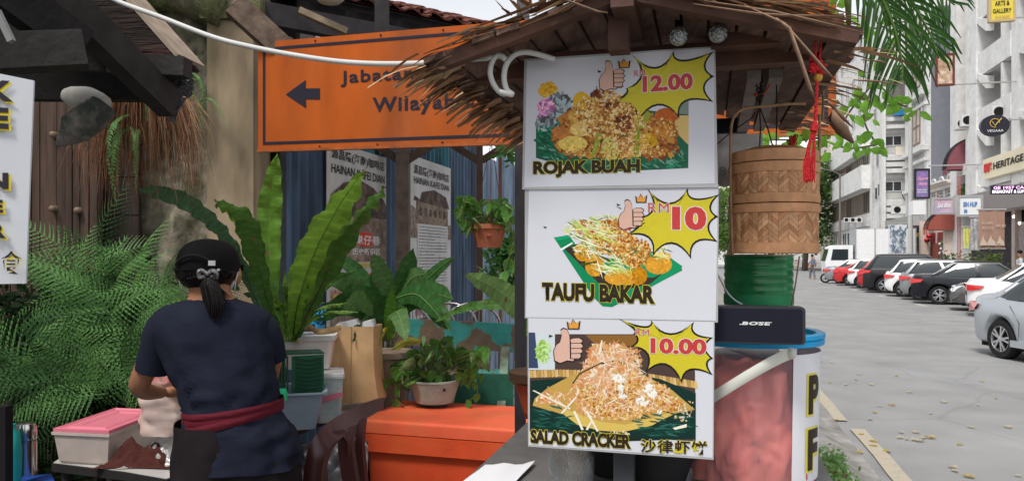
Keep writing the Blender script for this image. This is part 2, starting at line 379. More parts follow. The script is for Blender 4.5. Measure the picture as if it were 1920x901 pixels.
    def pt(n, me, m):
        o = bpy.data.objects.new(n, me); C.objects.link(o); o.parent = t
        if len(me.materials) == 0: me.materials.append(m)
        o.material_slots[0].link = 'OBJECT'; o.material_slots[0].material = m; return o
    pt('body', me2, pm); pt('window_glass', gme, glass_c); pt('roof', rme, pm); pt('pillar', pme, pm)
    ty, ri, bk = wheel_meshes(wr)
    for x in wb:
        for sg in (-1, 1):
            w = pt('wheel', bk, dark_m); w.location = (x, sg * (hw - .12), wr)
            for nm, me, mm in (('tyre', ty, tyre_m), ('rim', ri, rim_m)):
                o = pt(nm, me, mm); o.parent = w
    un = MB(); un.bb((-L_ / 2 + .3, -hw + .1, .16), (L_ / 2 - .3, hw - .1, .5)); obj('underbody', un, dark_m, t)
    zt = pw(-L_ / 2 + .08, K['top'])
    for sg in (-1, 1):
        lm_ = MB(); w = hw
        lm_.add([(-L_ / 2 - .02, sg * w * .5, zt - .09), (-L_ / 2 - .03, sg * w * .86, zt - .08), (-L_ / 2 + .36, sg * w * 1.02, zt - .11), (-L_ / 2 + .28, sg * w * 1.03, zt - .2), (-L_ / 2 - .03, sg * w * .88, zt - .25), (-L_ / 2 - .02, sg * w * .5, zt - .2),
                 (-L_ / 2 + .3, sg * w * .4, zt - .12)], [(0, 1, 4, 5), (1, 2, 3, 4), (0, 1, 2, 6), (5, 4, 3, 6)])
        obj('tail_light', lm_, red_l, t)
        zf = .70 if kind != 'suv' else .86
        lm_ = MB(); lm_.add([(L_ / 2 - .06, sg * w * .45, zf), (L_ / 2 - .10, sg * w * .82, zf + .02), (L_ / 2 - .48, sg * w * .99, zf + .08), (L_ / 2 - .42, sg * w * 1.0, zf - .06), (L_ / 2 - .05, sg * w * .80, zf - .13), (L_ / 2 + .0, sg * w * .45, zf - .10), (L_ / 2 - .5, sg * w * .4, zf - .1)],
                            [(0, 1, 4, 5), (1, 2, 3, 4), (0, 1, 2, 6), (5, 4, 3, 6)]); obj('headlight', lm_, clear_l, t)
        mr_ = MB(); mr_.sphere((K['gb'][1] - .42, sg * (hw + .07), pw(.5, K['top']) + .05), .09, 6, (.6, 1.1, .75)); obj('wing_mirror', mr_, pm, t, smooth=True)
        for hx in (-.62, .34):
            hd = MB(); hd.tube([(hx - .09, sg * (hw + .005), .80), (hx - .05, sg * (hw + .03), .80), (hx + .07, sg * (hw + .03), .80), (hx + .1, sg * (hw + .005), .80)], .014, 6); obj('door_handle', hd, chrome if detail else pm, t, smooth=True)
        sm = MB()
        for x0 in (-.95, -.06, .88): sm.tube([(x0, sg * (hw + .001), .32), (x0 + .02, sg * (hw + .0015), .6), (x0 - .02 if x0 > -.9 else x0 - .2, sg * (hw - .012), pw(0, K['top']) - .1)], .004, 4)
        obj('door_seam', sm, trimb, t)
        sk = MB(); sk.box((-.05, sg * (hw - .03), .27), (2.1, .1, .1)); obj('side_skirt', sk, pm, t)
    bp = MB(); bp.box((-L_ / 2 - .0, 0, .62 if kind != 'suv' else .75), (.03, .5, .12)); obj('number_plate', bp, plate_m, t)
    bm_ = MB(); bm_.box((-L_ / 2 + .12, 0, .33), (.22, hw * 1.5, .14)); obj('bumper_insert', bm_, trimb, t)
    gr_ = MB(); gr_.box((L_ / 2 - .02, 0, .55), (.06, .8, .14)); obj('grille', gr_, trimb, t)
    return t
AX = math.atan2(-SX, SY) - R(14)      # heading across the street (nose away from us)
black_p = paint('black_car_paint', (.012, .013, .018)); silver_p = paint('silver_car_paint', (.45, .48, .51), .35); white_pt = paint('white_car_paint', (.78, .78, .78), 0)
red_p = paint('red_car_paint', (.50, .03, .035), .1); grey_p = paint('grey_car_paint', (.30, .31, .32), .5); bronze_p = paint('dark_grey_car_paint', (.13, .125, .12), .4); suvb_p = paint('black_suv_paint', (.02, .02, .024))
dk = {'sedan': 1.38, 'hatch': 1.25, 'suv': 1.38}
for kind, b, pm, lab, flip in (
    ('sedan', 22.9, white_pt, 'white sedan parked tail out, nearest of the parked row', False),
    ('sedan', 25.3, bronze_p, 'dark grey car parked nose out with its headlight towards the road', True),
    ('sedan', 28.6, black_p, 'black sedan parked between the dark grey car and the grey hatchback', False),
    ('hatch', 31.0, grey_p, 'grey hatchback half hidden behind the black sedan', False),
    ('hatch', 33.4, white_pt, 'white hatchback parked beside the large black SUV', False),
    ('suv', 36.6, suvb_p, 'tall black SUV parked between the white hatchback and the nearer red car', False),
    ('hatch', 39.0, red_p, 'red hatchback just beyond the black SUV', False),
    ('hatch', 41.6, white_pt, 'white hatchback parked between the two red cars', False),
    ('sedan', 44.8, red_p, 'red sedan parked beyond the far white hatchback', False),
    ('sedan', 48.0, grey_p, 'grey sedan farthest along the row, in front of the lorry', False)):
    c_ = S(7.75, b, 0) + V((cos(AX), sin(AX), 0)) * (dk[kind] + (.25 if flip else 0))
    make_car(kind, pm, lab, c_, AX + (pi if flip else 0))
t_ = make_car('sedan', silver_p, 'silver sedan on the road at the right edge of the picture', S(4.48, 13.4, 0) + V((.9987, .05, 0)) * .85 + V((.05, -.9987, 0)) * 1.38, math.atan2(-.9987, .05), None, True)
# ---------------------------------------------------------------- lorry
def lorry():
    t = thing('box_lorry', 'white box lorry parked at the far end of the car row', 'lorry', S(9.8, 56, 0), math.atan2(SX, -SY))
    wm = mat('lorry_white', (.80, .81, .82), rough=.45, var=.06, vscale=2)
    bx = MB(); bx.bb((-3.7, -1.1, .95), (0, 1.1, 3.45)); obj('cargo_box', bx, wm, t)
    for x in (-3.7, -2.45, -1.2, 0):
        rb = MB(); rb.bb((x - .03, -1.14, .9), (x + .03, 1.14, 3.5)); obj('box_rib', rb, mat('lorry_rib', (.34, .35, .36), rough=.5), t)
    dr = MB(); dr.bb((-2.3, -1.125, 1.15), (-1.3, -1.105, 3.25)); obj('side_door', dr, mat('lorry_panel', (.66, .67, .68), rough=.5), t)
    cb = MB(); pf = [(.15, .55), (1.85, .55), (1.9, 1.2), (1.62, 2.25), (1.3, 2.38), (.15, 2.38)]
    cb.prism([(x, -1.0, z) for x, z in pf][::-1], (0, 2.0, 0)); obj('cab', cb, wm, t)
    for sg in (-1, 1):
        w = MB(); w.prism([(.45, sg * 1.0, 1.35), (1.55, sg * 1.0, 1.35), (1.42, sg * 1.0, 2.1), (.45, sg * 1.0, 2.1)], (0, sg * .012, 0)); obj('cab_window', w, glass_c, t)
    w = MB(); w.add([(1.895, -.85, 1.3), (1.895, .85, 1.3), (1.68, .85, 2.12), (1.68, -.85, 2.12)], [(0, 1, 2, 3)]); w.v = [p + V((.02, 0, 0)) for p in w.v]; obj('windscreen', w, glass_c, t)
    ty, ri, bk = wheel_meshes(.4)
    for x in (-2.6, 1.0):
        for sg in (-1, 1):
            o = bpy.data.objects.new('wheel', ty); C.objects.link(o); o.parent = t; o.location = (x, sg * .9, .4)
    ch = MB(); ch.bb((-3.6, -.5, .5), (1.7, .5, .9)); obj('chassis', ch, dark_m, t)
lorry()
# ---------------------------------------------------------------- motorbike
def motorbike():
    t = thing('motorbike', 'small black motorbike parked at the far end of the cars', 'motorbike', S(7.6, 48.6, 0), AX)
    ty, ri, bk = wheel_meshes(.29, .1)
    for x in (-.62, .62):
        o = bpy.data.objects.new('wheel', ty); C.objects.link(o); o.parent = t; o.location = (x, 0, .29)
    m = MB(); m.tube([(-.75, 0, .75), (-.3, 0, .78), (0, 0, .7), (.2, 0, .45)], [.07, .12, .1, .08], 8); obj('seat', m, trimb, t, smooth=True)
    m = MB(); m.tube([(-.3, 0, .35), (.05, 0, .4), (.4, 0, .6)], [.12, .15, .08], 8); obj('engine', m, dark_m, t, smooth=True)
    m = MB(); m.tube([(.62, 0, .29), (.45, 0, .75), (.36, 0, 1.02)], .035, 6); m.tube([(.33, -.32, 1.0), (.36, 0, 1.02), (.33, .32, 1.0)], .018, 6); obj('fork', m, chrome, t, smooth=True)
    m = MB(); m.tube([(.35, 0, .5), (.5, 0, .85), (.46, 0, .98)], [.1, .14, .07], 8); obj('leg_shield', m, red_p, t, smooth=True)
motorbike()
# ================================================================ BUILDINGS ACROSS THE STREET
wall_w = mat('white_render', (.68, .68, .67), rough=.8, var=.10, vscale=1.2, bump=.2, bscale=20, col2=(.52, .51, .49), cmix=(.45, .9))
wall_c = mat('cream_render', (.72, .66, .56), rough=.8, var=.08, vscale=1, bump=.2)
wall_g = mat('slate_render', (.205, .21, .245), rough=.8, var=.08, vscale=.8, bump=.2)
wall_gy = mat('grey_render', (.5, .5, .5), rough=.8, var=.12, vscale=1.5, bump=.2, col2=(.38, .37, .36))
wall_p = mat('pink_beige_render', (.52, .42, .38), rough=.8, var=.08, vscale=1.5, bump=.2)
wall_pc = mat('pale_pink_render', (.70, .58, .50), rough=.8, var=.08, vscale=1.5, bump=.2)
win_d = mat('dark_window', (.04, .042, .046), rough=.2, var=.25, vscale=.7, spec=.6)
win_b = mat('louvre_glass', (.16, .15, .14), rough=.3, var=.3, vscale=1.3)
frame_m = mat('window_frame_white', (.6, .6, .6), rough=.6); frame_b = mat('window_frame_brown', (.20, .14, .10), rough=.6)
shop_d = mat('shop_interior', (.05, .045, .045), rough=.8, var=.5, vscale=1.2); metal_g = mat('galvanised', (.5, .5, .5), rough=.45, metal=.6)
roof_r = mat('red_canvas', (.36, .10, .075), rough=.75, var=.15, vscale=5); roof_r2 = mat('orange_canvas', (.50, .22, .14), rough=.75, var=.1, vscale=5); canv_d = mat('maroon_canvas', (.22, .075, .09), rough=.75, var=.15, vscale=4)
def bl(m=None): return MB(MS)
def window(parent, D, b0, b1, z0, z1, nb=2, nz=1, gm=win_d, fm=frame_m, depth=.12, name='window', fw=.06, proud=.05):
    # an opening set in a facade facing the street (facade plane at a = D)
    g = bl(); g.bb((D - .012, b0, z0), (D + .02, b1, z1)); w = obj(name, g, gm, parent)
    f = bl()
    for i in range(nb + 1):
        b = lerp(b0, b1, i / nb); f.bb((D - proud, b - fw / 2, z0 - fw / 2), (D - .014, b + fw / 2, z1 + fw / 2))
    for i in range(nz + 1):
        z = lerp(z0, z1, i / nz); f.bb((D - proud + .006, b0, z - fw / 2), (D - .014, b1, z + fw / 2))
    obj('frame', f, fm, w)
    return w
def window_x(parent, b, a0, a1, z0, z1, na=2, gm=win_d, fm=frame_m, fw=.06):
    # an opening in a wall facing down the street (plane at b)
    g = bl(); g.bb((a0, b - .012, z0), (a1, b + .02, z1)); w = obj('window', g, gm, parent); f = bl()
    for i in range(na + 1):
        a = lerp(a0, a1, i / na); f.bb((a - fw / 2, b - .05, z0 - fw / 2), (a + fw / 2, b - .014, z1 + fw / 2))
    for z in (z0, z1): f.bb((a0, b - .044, z - fw / 2), (a1, b - .014, z + fw / 2))
    obj('frame', f, fm, w); return w
# ---- white modern corner block with two strip windows
DC = 13.6
def block_c():
    t = thing('apartment_block', 'long white apartment block with brown ribbon windows, at the left end of the row', 'building', S(DC, 75, 0))
    t.matrix_world = Matrix.Identity(4)
    b0 = bD(1654, DC); b1 = bD(1561, DC); zr = 24
    w = bl(); w.bb((DC, b0, .1), (DC + 14, b1, zr)); obj('wall', w, wall_w, t)
    bm = bD(1640, DC)
    # projecting bands between the ribbons: level px heights measured at the left end
    bw = bD(1632, DC)
    def band(py0, py1, d=.7, name='balcony_band'):
        z1, z0 = zD(1563, py0, DC - d), zD(1563, py1, DC - d); m = bl(); m.bb((DC - d, bw, z0), (DC - .0, b1 + .3, z1)); obj(name, m, wall_w, t)
        return z0, z1
    zt = band(288, 318); zm = band(340, 376)
    z_low = zD(1563, 420, DC); z_b = zD(1563, 436, DC)
    m = bl(); m.bb((DC - .3, bw, z_b), (DC, b1, z_low)); obj('balcony_band', m, wall_gy, t)
    m = bl(); m.bb((DC - .03, bw - 3, .1), (DC, b1, z_b - 1.9)); obj('plinth_wall', m, mat('plinth_grey', (.30, .29, .28), rough=.8, var=.2), t)
    N = 7
    for (za, zb) in ((zm[1] + .05, zt[0] - .05), (z_low + .1, zm[0] - .1)):
        for i in range(N):
            c0 = lerp(bw + .3, b1 - .2, i / N); c1 = lerp(bw + .3, b1 - .2, (i + 1) / N) - .35
            window(t, DC, c0, c1, za + .15, zb - .1, 3, 1, win_b if (i % 3) else win_d, frame_b, name='window', fw=.09)
    for i in range(7):
        c0 = lerp(bw + .5, b1 - .5, i / 7); window(t, DC, c0, c0 + 2, z_b - 1.5, z_b - .3, 2, 1, win_d, frame_m)
    # upper storeys
    for k in range(3):
        z = zt[1] + 1.4 + k * 3.3
        for i in range(6):
            c0 = lerp(bw + .5, b1 - 1, i / 6); window(t, DC, c0, c0 + 1.6, z, z + 1.3, 2, 1)
    for (px, py, h_) in ((1642, 352, 1.0), (1648, 345, 1.0), (1645, 286, 1.2), (1641, 205, 1.2)):
        p = Pd(px, py, DC); c0 = bD(px, DC); window(t, DC, c0 - .8, c0 + .3, p.z - h_, p.z, 1, 1)
    # down pipe
    for px in (1653, 1640):
        c0 = bD(px, DC) + .2; m = bl(); m.bb((DC - .12, c0 - .06, .1), (DC - .0, c0 + .06, 11)); obj('down_pipe', m, wall_gy, t)
    # recessed balconies in the end wall
    be = b0 - .001
    def za(py): u = (1660 - 960) / F; a = b0 * (SY * u - SX) / (SY + SX * u); Y = -a * SX + b0 * SY; return CZ + (HY - py) / F * Y
    def ax(px): u = (px - 960) / F; return b0 * (SY * u - SX) / (SY + SX * u)
    for (py0, py1) in ((250, 288), (335, 372)):
        z1, z0 = za(py0), za(py1)
        m = bl(); m.bb((ax(1657), be - .03, z0), (ax(1702), be, z1)); obj('balcony_recess', m, mat('balcony_back', (.50, .49, .47), rough=.8, var=.1), t)
        window_x(t, be - .04, ax(1659), ax(1690), z1 - 1.0, z1 - .25, 2)
        for q in range(3):
            z = z0 - .25 - q * .5; m = bl(); m.bb((ax(1655), be - .5 + .001 * q, z - .34), (ax(1705), be - .05, z)); obj('balcony_rail', m, wall_w, t)
    for q, py in enumerate((190, 205, 222, 236)):
        z = za(py); m = bl(); m.bb((ax(1655), be - .5, z - .3), (ax(1705), be - .05, z)); obj('balcony_rail', m, wall_w, t)
    m = bl(); m.bb((ax(1656), be - .04, za(186)), (ax(1705), be, za(150))); obj('balcony_recess', m, win_b, t)
    m = bl(); m.bb((ax(1679), be - .15, za(292)), (ax(1698), be - .06, za(276))); obj('parapet_panel', m, wall_c, t)
    for px in (1655, 1706):
        m = bl(); m.bb((ax(px) - .08, be - .7, .1), (ax(px) + .08, be - .52, 15)); obj('down_pipe', m, wall_w, t)
    # cables along the blank lower wall
    m = bl()
    m.tube([(ax(1690), be - .05, za(352)), (ax(1690), be - .05, za(362)), (ax(1694), be - .05, za(372)), (ax(1699), be - .05, za(379))], .03, 5)
    m.tube([(ax(1657), be - .05, za(397)), (ax(1680), be - .05, za(397)), (ax(1696), be - .05, za(396))], .03, 5)
    for px in (1675, 1680): m.tube([(ax(px), be - .05, za(388)), (ax(px), be - .05, za(412))], .03, 5)
    obj('wall_cable', m, trimb, t)
    return t
block_c()
# ---- distant cream block and another white one
def far_block(px0, px1, D, H_, m, label, py0=250):
    t = thing('distant_building', label, 'building')
    b0, b1 = bD(px1, D), bD(px0, D); w = bl(); w.bb((D, b0, 0), (D + 20, b1, H_)); obj('wall', w, m, t)
    z = 5
    while z < H_ - 2:
        for i in range(6):
            c = lerp(b0, b1, (i + .2) / 6); window(t, D, c, c + (b1 - b0) / 14, z, z + 1.6, 1, 1)
        z += 3.2
    for i in range(3):
        pass
    c = bl(); 
    for k, z in enumerate([8 + 3.2 * i for i in range(int((H_ - 10) / 3.2))]):
        c2 = bl(); c2.bb((D + 2, b0 - .4, z), (D + 10, b0 - .01, z + 1.0)); obj('balcony_rail', c2, wall_w, t)
        window_x(t, b0, D + 1, D + 5, z + 1.2, z + 2.3, 3)
    return t
far_block(1538, 1557, 14, 26, wall_c, 'distant cream tower block above the street tree')
tb = thing('distant_building', 'distant white block with rows of railed balconies seen under the stall roof', 'building')
w = bl(); w.bb((-4, 150, 0), (12, 165, 30)); obj('wall', w, wall_w, tb)
for k in range(7):
    c2 = bl(); c2.bb((-4, 149.2, 4 + k * 3.4), (12, 149.95, 5.1 + k * 3.4)); obj('balcony_rail', c2, wall_c, tb)
    for j in range(8): window_x(tb, 150, -3.6 + j * 2, -2.4 + j * 2, 5.6 + k * 3.4, 7 + k * 3.4, 2)
# ---- ornate white shophouse with slate side wall
DB = 15.0
def shop_b():
    t = thing('shophouse', 'ornate white shophouse with a slate grey side wall, tall brown framed windows', 'building')
    b0, b1 = bD(1741, DB), bD(1700, DB)
    w = bl(); w.bb((DB, b0 + .25, .1), (DB + 12, b1, 19)); obj('wall', w, wall_gy, t)
    w = bl(); w.bb((DB + .15, b0, 3.5), (DB + 12, b0 + .245, 19)); obj('side_wall', w, wall_g, t)
    w = bl(); w.bb((DB - .12, b0 - .03, .1), (DB + .15, b0 + .6, 19)); obj('corner_pilaster', w, wall_w, t)
    w = bl(); w.bb((DB - .12, b1 - .7, .1), (DB + .1, b1, 19)); obj('corner_pilaster', w, wall_w, t)
    for py, h_, d in ((352, .25, .35), (280, .28, .5), (300, .22, .3), (175, .3, .5), (195, .2, .3), (95, .3, .5), (78, .2, .3)):
        z = zD(1741, py, DB) ; m = bl(); m.bb((DB - d, b0 - .1, z), (DB - .001, b1, z + h_)); obj('cornice', m, wall_w, t)
    for py0, py1 in ((205, 270), (118, 165), (30, 72)):
        z1, z0 = zD(1724, py0, DB), zD(1724, py1, DB); c = (b0 + b1) / 2
        fr = bl(); fr.bb((DB - .16, c - 2.0, z0 - .25), (DB - .0, c + 2.0, z1 + .25)); obj('window_surround', fr, wall_w, t)
        window(t, DB - .16, c - 1.5, c + 1.5, z0, z1, 3, 2, mat('warm_glass', (.45, .38, .32), rough=.3, var=.3, vscale=.8), frame_b, fw=.12)
    return t
shop_b()
# ---- low pink shophouse
def shop_p():
    t = thing('shophouse', 'low pink beige shophouse with arched windows and a sloped tiled eave', 'building')
    b0, b1 = bD(1797, DB), bD(1742, DB) - .02
    zt = zD(1742, 384, DB) + .0; zt = zD(1785, 352, DB)
    w = bl(); w.bb((DB + .0, b0, .1), (DB + 10, b1, zt)); obj('wall', w, wall_pc, t)
    for k, (d, h_, mm) in enumerate(((.35, .22, wall_w), (.6, .1, wall_pc), (.85, .12, wall_w))):
        m = bl(); m.bb((DB - d, b0, zt + sum((.22, .1, .12)[:k])), (DB + 2, b1, zt + sum((.22, .1, .12)[:k]) + h_)); obj('eave_moulding', m, mm, t)
    for i in range(4):
        b = lerp(b0 + .7, b1 - .5, i / 3); m = bl(); m.bb((DB - .14, b - .16, .1), (DB - .001, b + .16, zt)); obj('pilaster', m, wall_w if i % 2 else wall_pc, t)
    z0, z1 = zD(1769, 378, DB), zD(1769, 332, DB)
    for i in range(3):
        b = lerp(b0 + .7, b1 - .5, (i + .5) / 3); 
        window(t, DB, b - .5, b + .5, z0, z1 - .5, 3, 5, win_d, frame_m, fw=.07)
        m = bl(); m.prism([(DB - .03, b + .5 * cos(pi * k / 10), z1 - .5 + .5 * sin(pi * k / 10)) for k in range(11)], (.02, 0, 0)); o = obj('arched_window', m, win_d, t)
        f = bl(); f.tube([(DB - .05, b + .54 * cos(pi * k / 10), z1 - .5 + .54 * sin(pi * k / 10)) for k in range(11)], .06, 5); f.tube([(DB - .04, b, z1 - .5), (DB - .04, b, z1)], .03, 4); obj('arch_frame', f, frame_m, o)
    return t
shop_p()
# ---- tall white building, nearest
DA = 14.7
def tower():
    t = thing('apartment_block', 'tall white apartment block with deep angular balconies at the right edge', 'building')
    B = lambda px: bD(px, DA)
    zt = 30
    w = bl(); w.bb((DA + 1.6, 8, 5.2), (DA + 14, B(1797) + .0, zt)); obj('wall', w, wall_gy, t)
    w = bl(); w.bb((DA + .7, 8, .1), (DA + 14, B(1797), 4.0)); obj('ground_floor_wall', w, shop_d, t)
    cols = ((1785, 1797, -.1), (1823, 1843, -.35), (1905, 1921, -.2), (2080, 2110, -.2))
    for c0, c1, d in cols:
        w = bl(); w.bb((DA + d, B(c1), 5.0 if c0 > 1800 else .1), (DA + 1.6, B(c0), zt)); obj('column', w, wall_w, t)
    # pinkish panels between the first two columns
    for py0, py1, d in ((-60, 67, .5), (108, 186, .5), (240, 330, .6)):
        z1, z0 = zD(1810, py0, DA), zD(1810, py1, DA); w = bl(); w.bb((DA + d, B(1822) , z0), (DA + 1.59, B(1798), z1)); obj('spandrel_panel', w, wall_p, t)
    for py0, py1 in ((67, 108), (186, 240)):
        z1, z0 = zD(1812, py0, DA), zD(1812, py1, DA); c0, c1 = B(1823), B(1806)
        window(t, DA + 1.0, c0, c1, z0, z1, 2, 1); 
    # angular balconies between the second and third columns, and beyond the frame
    for bx0, bx1 in ((B(1905), B(1843)), (B(2080), B(1921))):
        L_ = bx1 - bx0
        for k in range(8):
            z = 5.35 + k * 3.05
            m = bl(); m.bb((DA - .25, bx0, z), (DA - .1, bx1, z + 1.25)); obj('balcony_wall', m, wall_w, t)
            m = bl(); m.bb((DA - .1, bx0, z - .02), (DA + 1.6, bx1, z + .14)); obj('balcony_floor', m, wall_w, t)
            # slanting fin
            m = bl(); c = bx0 + L_ * .25; m.prism([(DA - .24, c - .12, z + 1.25), (DA - .24, c + L_ * .0 + .12, z + 1.25), (DA - .24, c + .12, z + 3.0), (DA - .24, c - .12, z + 3.0)], (1.5, 0, 0)); obj('fin', m, wall_w, t)
            m = bl(); m.add([(DA - .3, bx1 - .03, z + .2), (DA - .3, bx1 - L_ * .3, z - .25), (DA - .3, bx1 - L_ * .3, z - .9), (DA - .3, bx1 - .03, z - .1), (DA + .1, bx1 - .03, z + .2), (DA + .1, bx1 - L_ * .3, z - .25), (DA + .1, bx1 - L_ * .3, z - .9), (DA + .1, bx1 - .03, z - .1)],
                     [(0, 1, 2, 3), (7, 6, 5, 4), (0, 4, 5, 1), (1, 5, 6, 2), (2, 6, 7, 3), (3, 7, 4, 0)]); obj('slanted_bracket', m, wall_w, t)
            window(t, DA + 1.58, bx0 + L_ * .3, bx1 - .5, z + 1.2, z + 2.6, 3, 1)
    # canopy above the shop front
    z0 = zD(1843, 395, DA - 1.0); z1 = zD(1843, 362, DA - 1.0)
    m = bl(); c0, c1 = 12, B(1843)
    m.add([(DA - 1.3, c0, z1), (DA - 1.3, c1, z1), (DA + .6, c1 + .8, z1 + .02), (DA + .6, c0, z1 + .02), (DA - .5, c0, z0), (DA - .5, c1 + .2, z0), (DA + .6, c1 + .8, z0), (DA + .6, c0, z0)],
          [(0, 3, 2, 1), (4, 5, 6, 7), (0, 1, 5, 4), (1, 2, 6, 5), (2, 3, 7, 6), (3, 0, 4, 7)]); obj('canopy', m, mat('canopy_soffit', (.52, .51, .49), rough=.8, var=.08), t)
    m = bl(); m.bb((DA - .15, 12, z1 + .03), (DA + 1.5, B(1843), 5.3)); obj('canopy_fascia', m, mat('upper_soffit', (.42, .40, .38), rough=.8), t)
    # planted ledge
    zz0, zz1 = zD(1815, 372, DA), zD(1815, 350, DA); w = bl(); w.bb((DA + .1, B(1843) + .02, zz0 - .8), (DA + 1.5, B(1797), zz1 - .25)); obj('planter_ledge', w, mat('ledge_concrete', (.42, .38, .32), rough=.8, var=.1), t)
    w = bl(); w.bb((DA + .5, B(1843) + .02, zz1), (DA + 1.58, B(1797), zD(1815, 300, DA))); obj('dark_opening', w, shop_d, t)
    # a few interior lamps of the shop
    for px, py in ((1901, 406), (1912, 418)):
        p = Pd(px, py, DA + .3); m = MB(); m.sphere(p, .07, 6); obj('ceiling_lamp', m, mat('lamp_glow', (1, .9, .8), emit=(1, .8, .6), estr=6), t, smooth=True)
    return t
tw = tower()
# greenery on the ledge
gl_m = leafmat('ledge_leaf', (.13, .20, .05), var=.4)
def leaf_cloud(pts, n, size, r, mb=None, asp=.5, spread=.3, M=None):
    mb = mb or MB(M)
    for _ in range(n):
        p = V(r.choice(pts)) + V((r.gauss(0, 1), r.gauss(0, 1), r.gauss(0, 1))) * spread
        d = V((r.gauss(0, 1), r.gauss(0, 1), r.gauss(0, .7))).normalized(); q = d.orthogonal().normalized(); q = q * cos(r.uniform(0, 6)) + d.cross(q) * sin(r.uniform(0, 6))
        s = size * r.uniform(.6, 1.3); mb.add([p, p + d * s * .5 + q * s * asp * .5, p + d * s, p + d * s * .5 - q * s * asp * .5], [(0, 1, 2, 3)])
    return mb
b0_, b1_ = bD(1842, DA), bD(1798, DA); zz = zD(1815, 352, DA)
mb = leaf_cloud([(DA + .2, lerp(b0_, b1_, i / 20), zz - .1) for i in range(21)], 1800, .16, random.Random(3), spread=.14, M=MS)
tag(obj('ledge_hedge', mb, gl_m), 'low green hedge on the ledge above the white hanging sign', 'hedge')
# ---------------------------------------------------------------- ground floor shops of the white corner block and shophouses
def shopfronts():
    t = thing('shopfront', 'red shopfront with dark windows under the red striped awning', 'shopfront')
    B = lambda px: bD(px, DB)
    w = bl(); w.bb((DB - .12, B(1797), .1), (DB - .005, B(1748), 3.2)); obj('back_wall', w, mat('red_shop_wall', (.25, .045, .04), rough=.6, var=.3, vscale=1), t)
    w = bl(); w.bb((DB - .16, B(1790), .3), (DB - .125, B(1766), 2.7)); obj('shop_window', w, mat('shop_glass', (.03, .03, .035), rough=.15, var=.4, vscale=.8), t)
    for px in (1749, 1797):
        w = bl(); w.bb((DB - .8, B(px) - .18, .1), (DB - .3, B(px) + .18, 4.0)); obj('pillar', w, wall_pc, t)
    w = bl(); w.bb((DB - .17, B(1764), .1), (DB - .13, B(1754), 2.5)); obj('door', w, mat('shop_door', (.30, .07, .05), rough=.4), t)
    rr = random.Random(2)
    for i in range(10):
        p = (DB - .2, lerp(B(1790), B(1768), rr.random()), rr.uniform(1, 2.5)); m = bl(); m.sphere(p, .11, 5); obj('display_item', m, (wall_c, red_p, wall_w, gl_m)[i % 4], t, smooth=True)
    t2 = thing('shopfront', 'dark open shopfront with red and yellow decorations behind the tall grey pole', 'shopfront')
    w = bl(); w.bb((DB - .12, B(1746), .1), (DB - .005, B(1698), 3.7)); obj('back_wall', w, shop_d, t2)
    for i in range(26):
        b = lerp(B(1745), B(1702), rr.random()); z = rr.uniform(.6, 1.9); m = bl(); m.box((DB - .25, b, z), (.1, rr.uniform(.15, .45), rr.uniform(.2, .6)))
        obj('rack_item', m, mat(('white_goods', 'grey_goods', 'dark_goods')[i % 3], ((.6, .6, .6), (.3, .3, .3), (.08, .08, .08))[i % 3]), t2)
    for px, py, c in ((1712, 445, 0), (1722, 440, 1), (1729, 446, 1), (1738, 450, 0), (1716, 455, 1), (1742, 442, 0)):
        p = Pd(px, py, DB - .4); m = MB(); m.sphere(p, .2, 7, (1, 1, .8)); obj('lantern', m, red_p if c == 0 else mat('yellow_lantern', (.65, .42, .05), rough=.6), t2, smooth=True)
    w = bl(); w.bb((DB - 1.2, B(1748), 3.75), (DB, B(1698), 4.1)); obj('fascia_beam', w, wall_gy, t2)
    m = bl(); m.beam((DB - 1.3, B(1748), 4.2), (DB - 1.3, B(1690), 4.15), .1, .5); obj('gutter_board', m, mat('aged_board', (.33, .33, .30), rough=.8, var=.3), t2)
    t3 = thing('shopfront', 'dark cafe front with grey walls under the pale canopy at the right edge', 'shopfront')
    BA = lambda px: bD(px, DA)
    w = bl(); w.bb((DA + .3, BA(1890), .1), (DA + .6, BA(1884), 4.0)); obj('pillar', w, wall_p, t3)
    w = bl(); w.bb((DA + .3, 20, .1), (DA + .69, BA(1897), 3.3)); obj('glazed_front', w, mat('cafe_front', (.22, .18, .17), rough=.35, var=.3, vscale=.8), t3)
    for k in range(8):
        w = bl(); b = lerp(20, BA(1897), k / 8); w.bb((DA + .22, b - .04, .1), (DA + .29, b + .04, 3.3)); obj('mullion', w, dark_m, t3)
shopfronts()
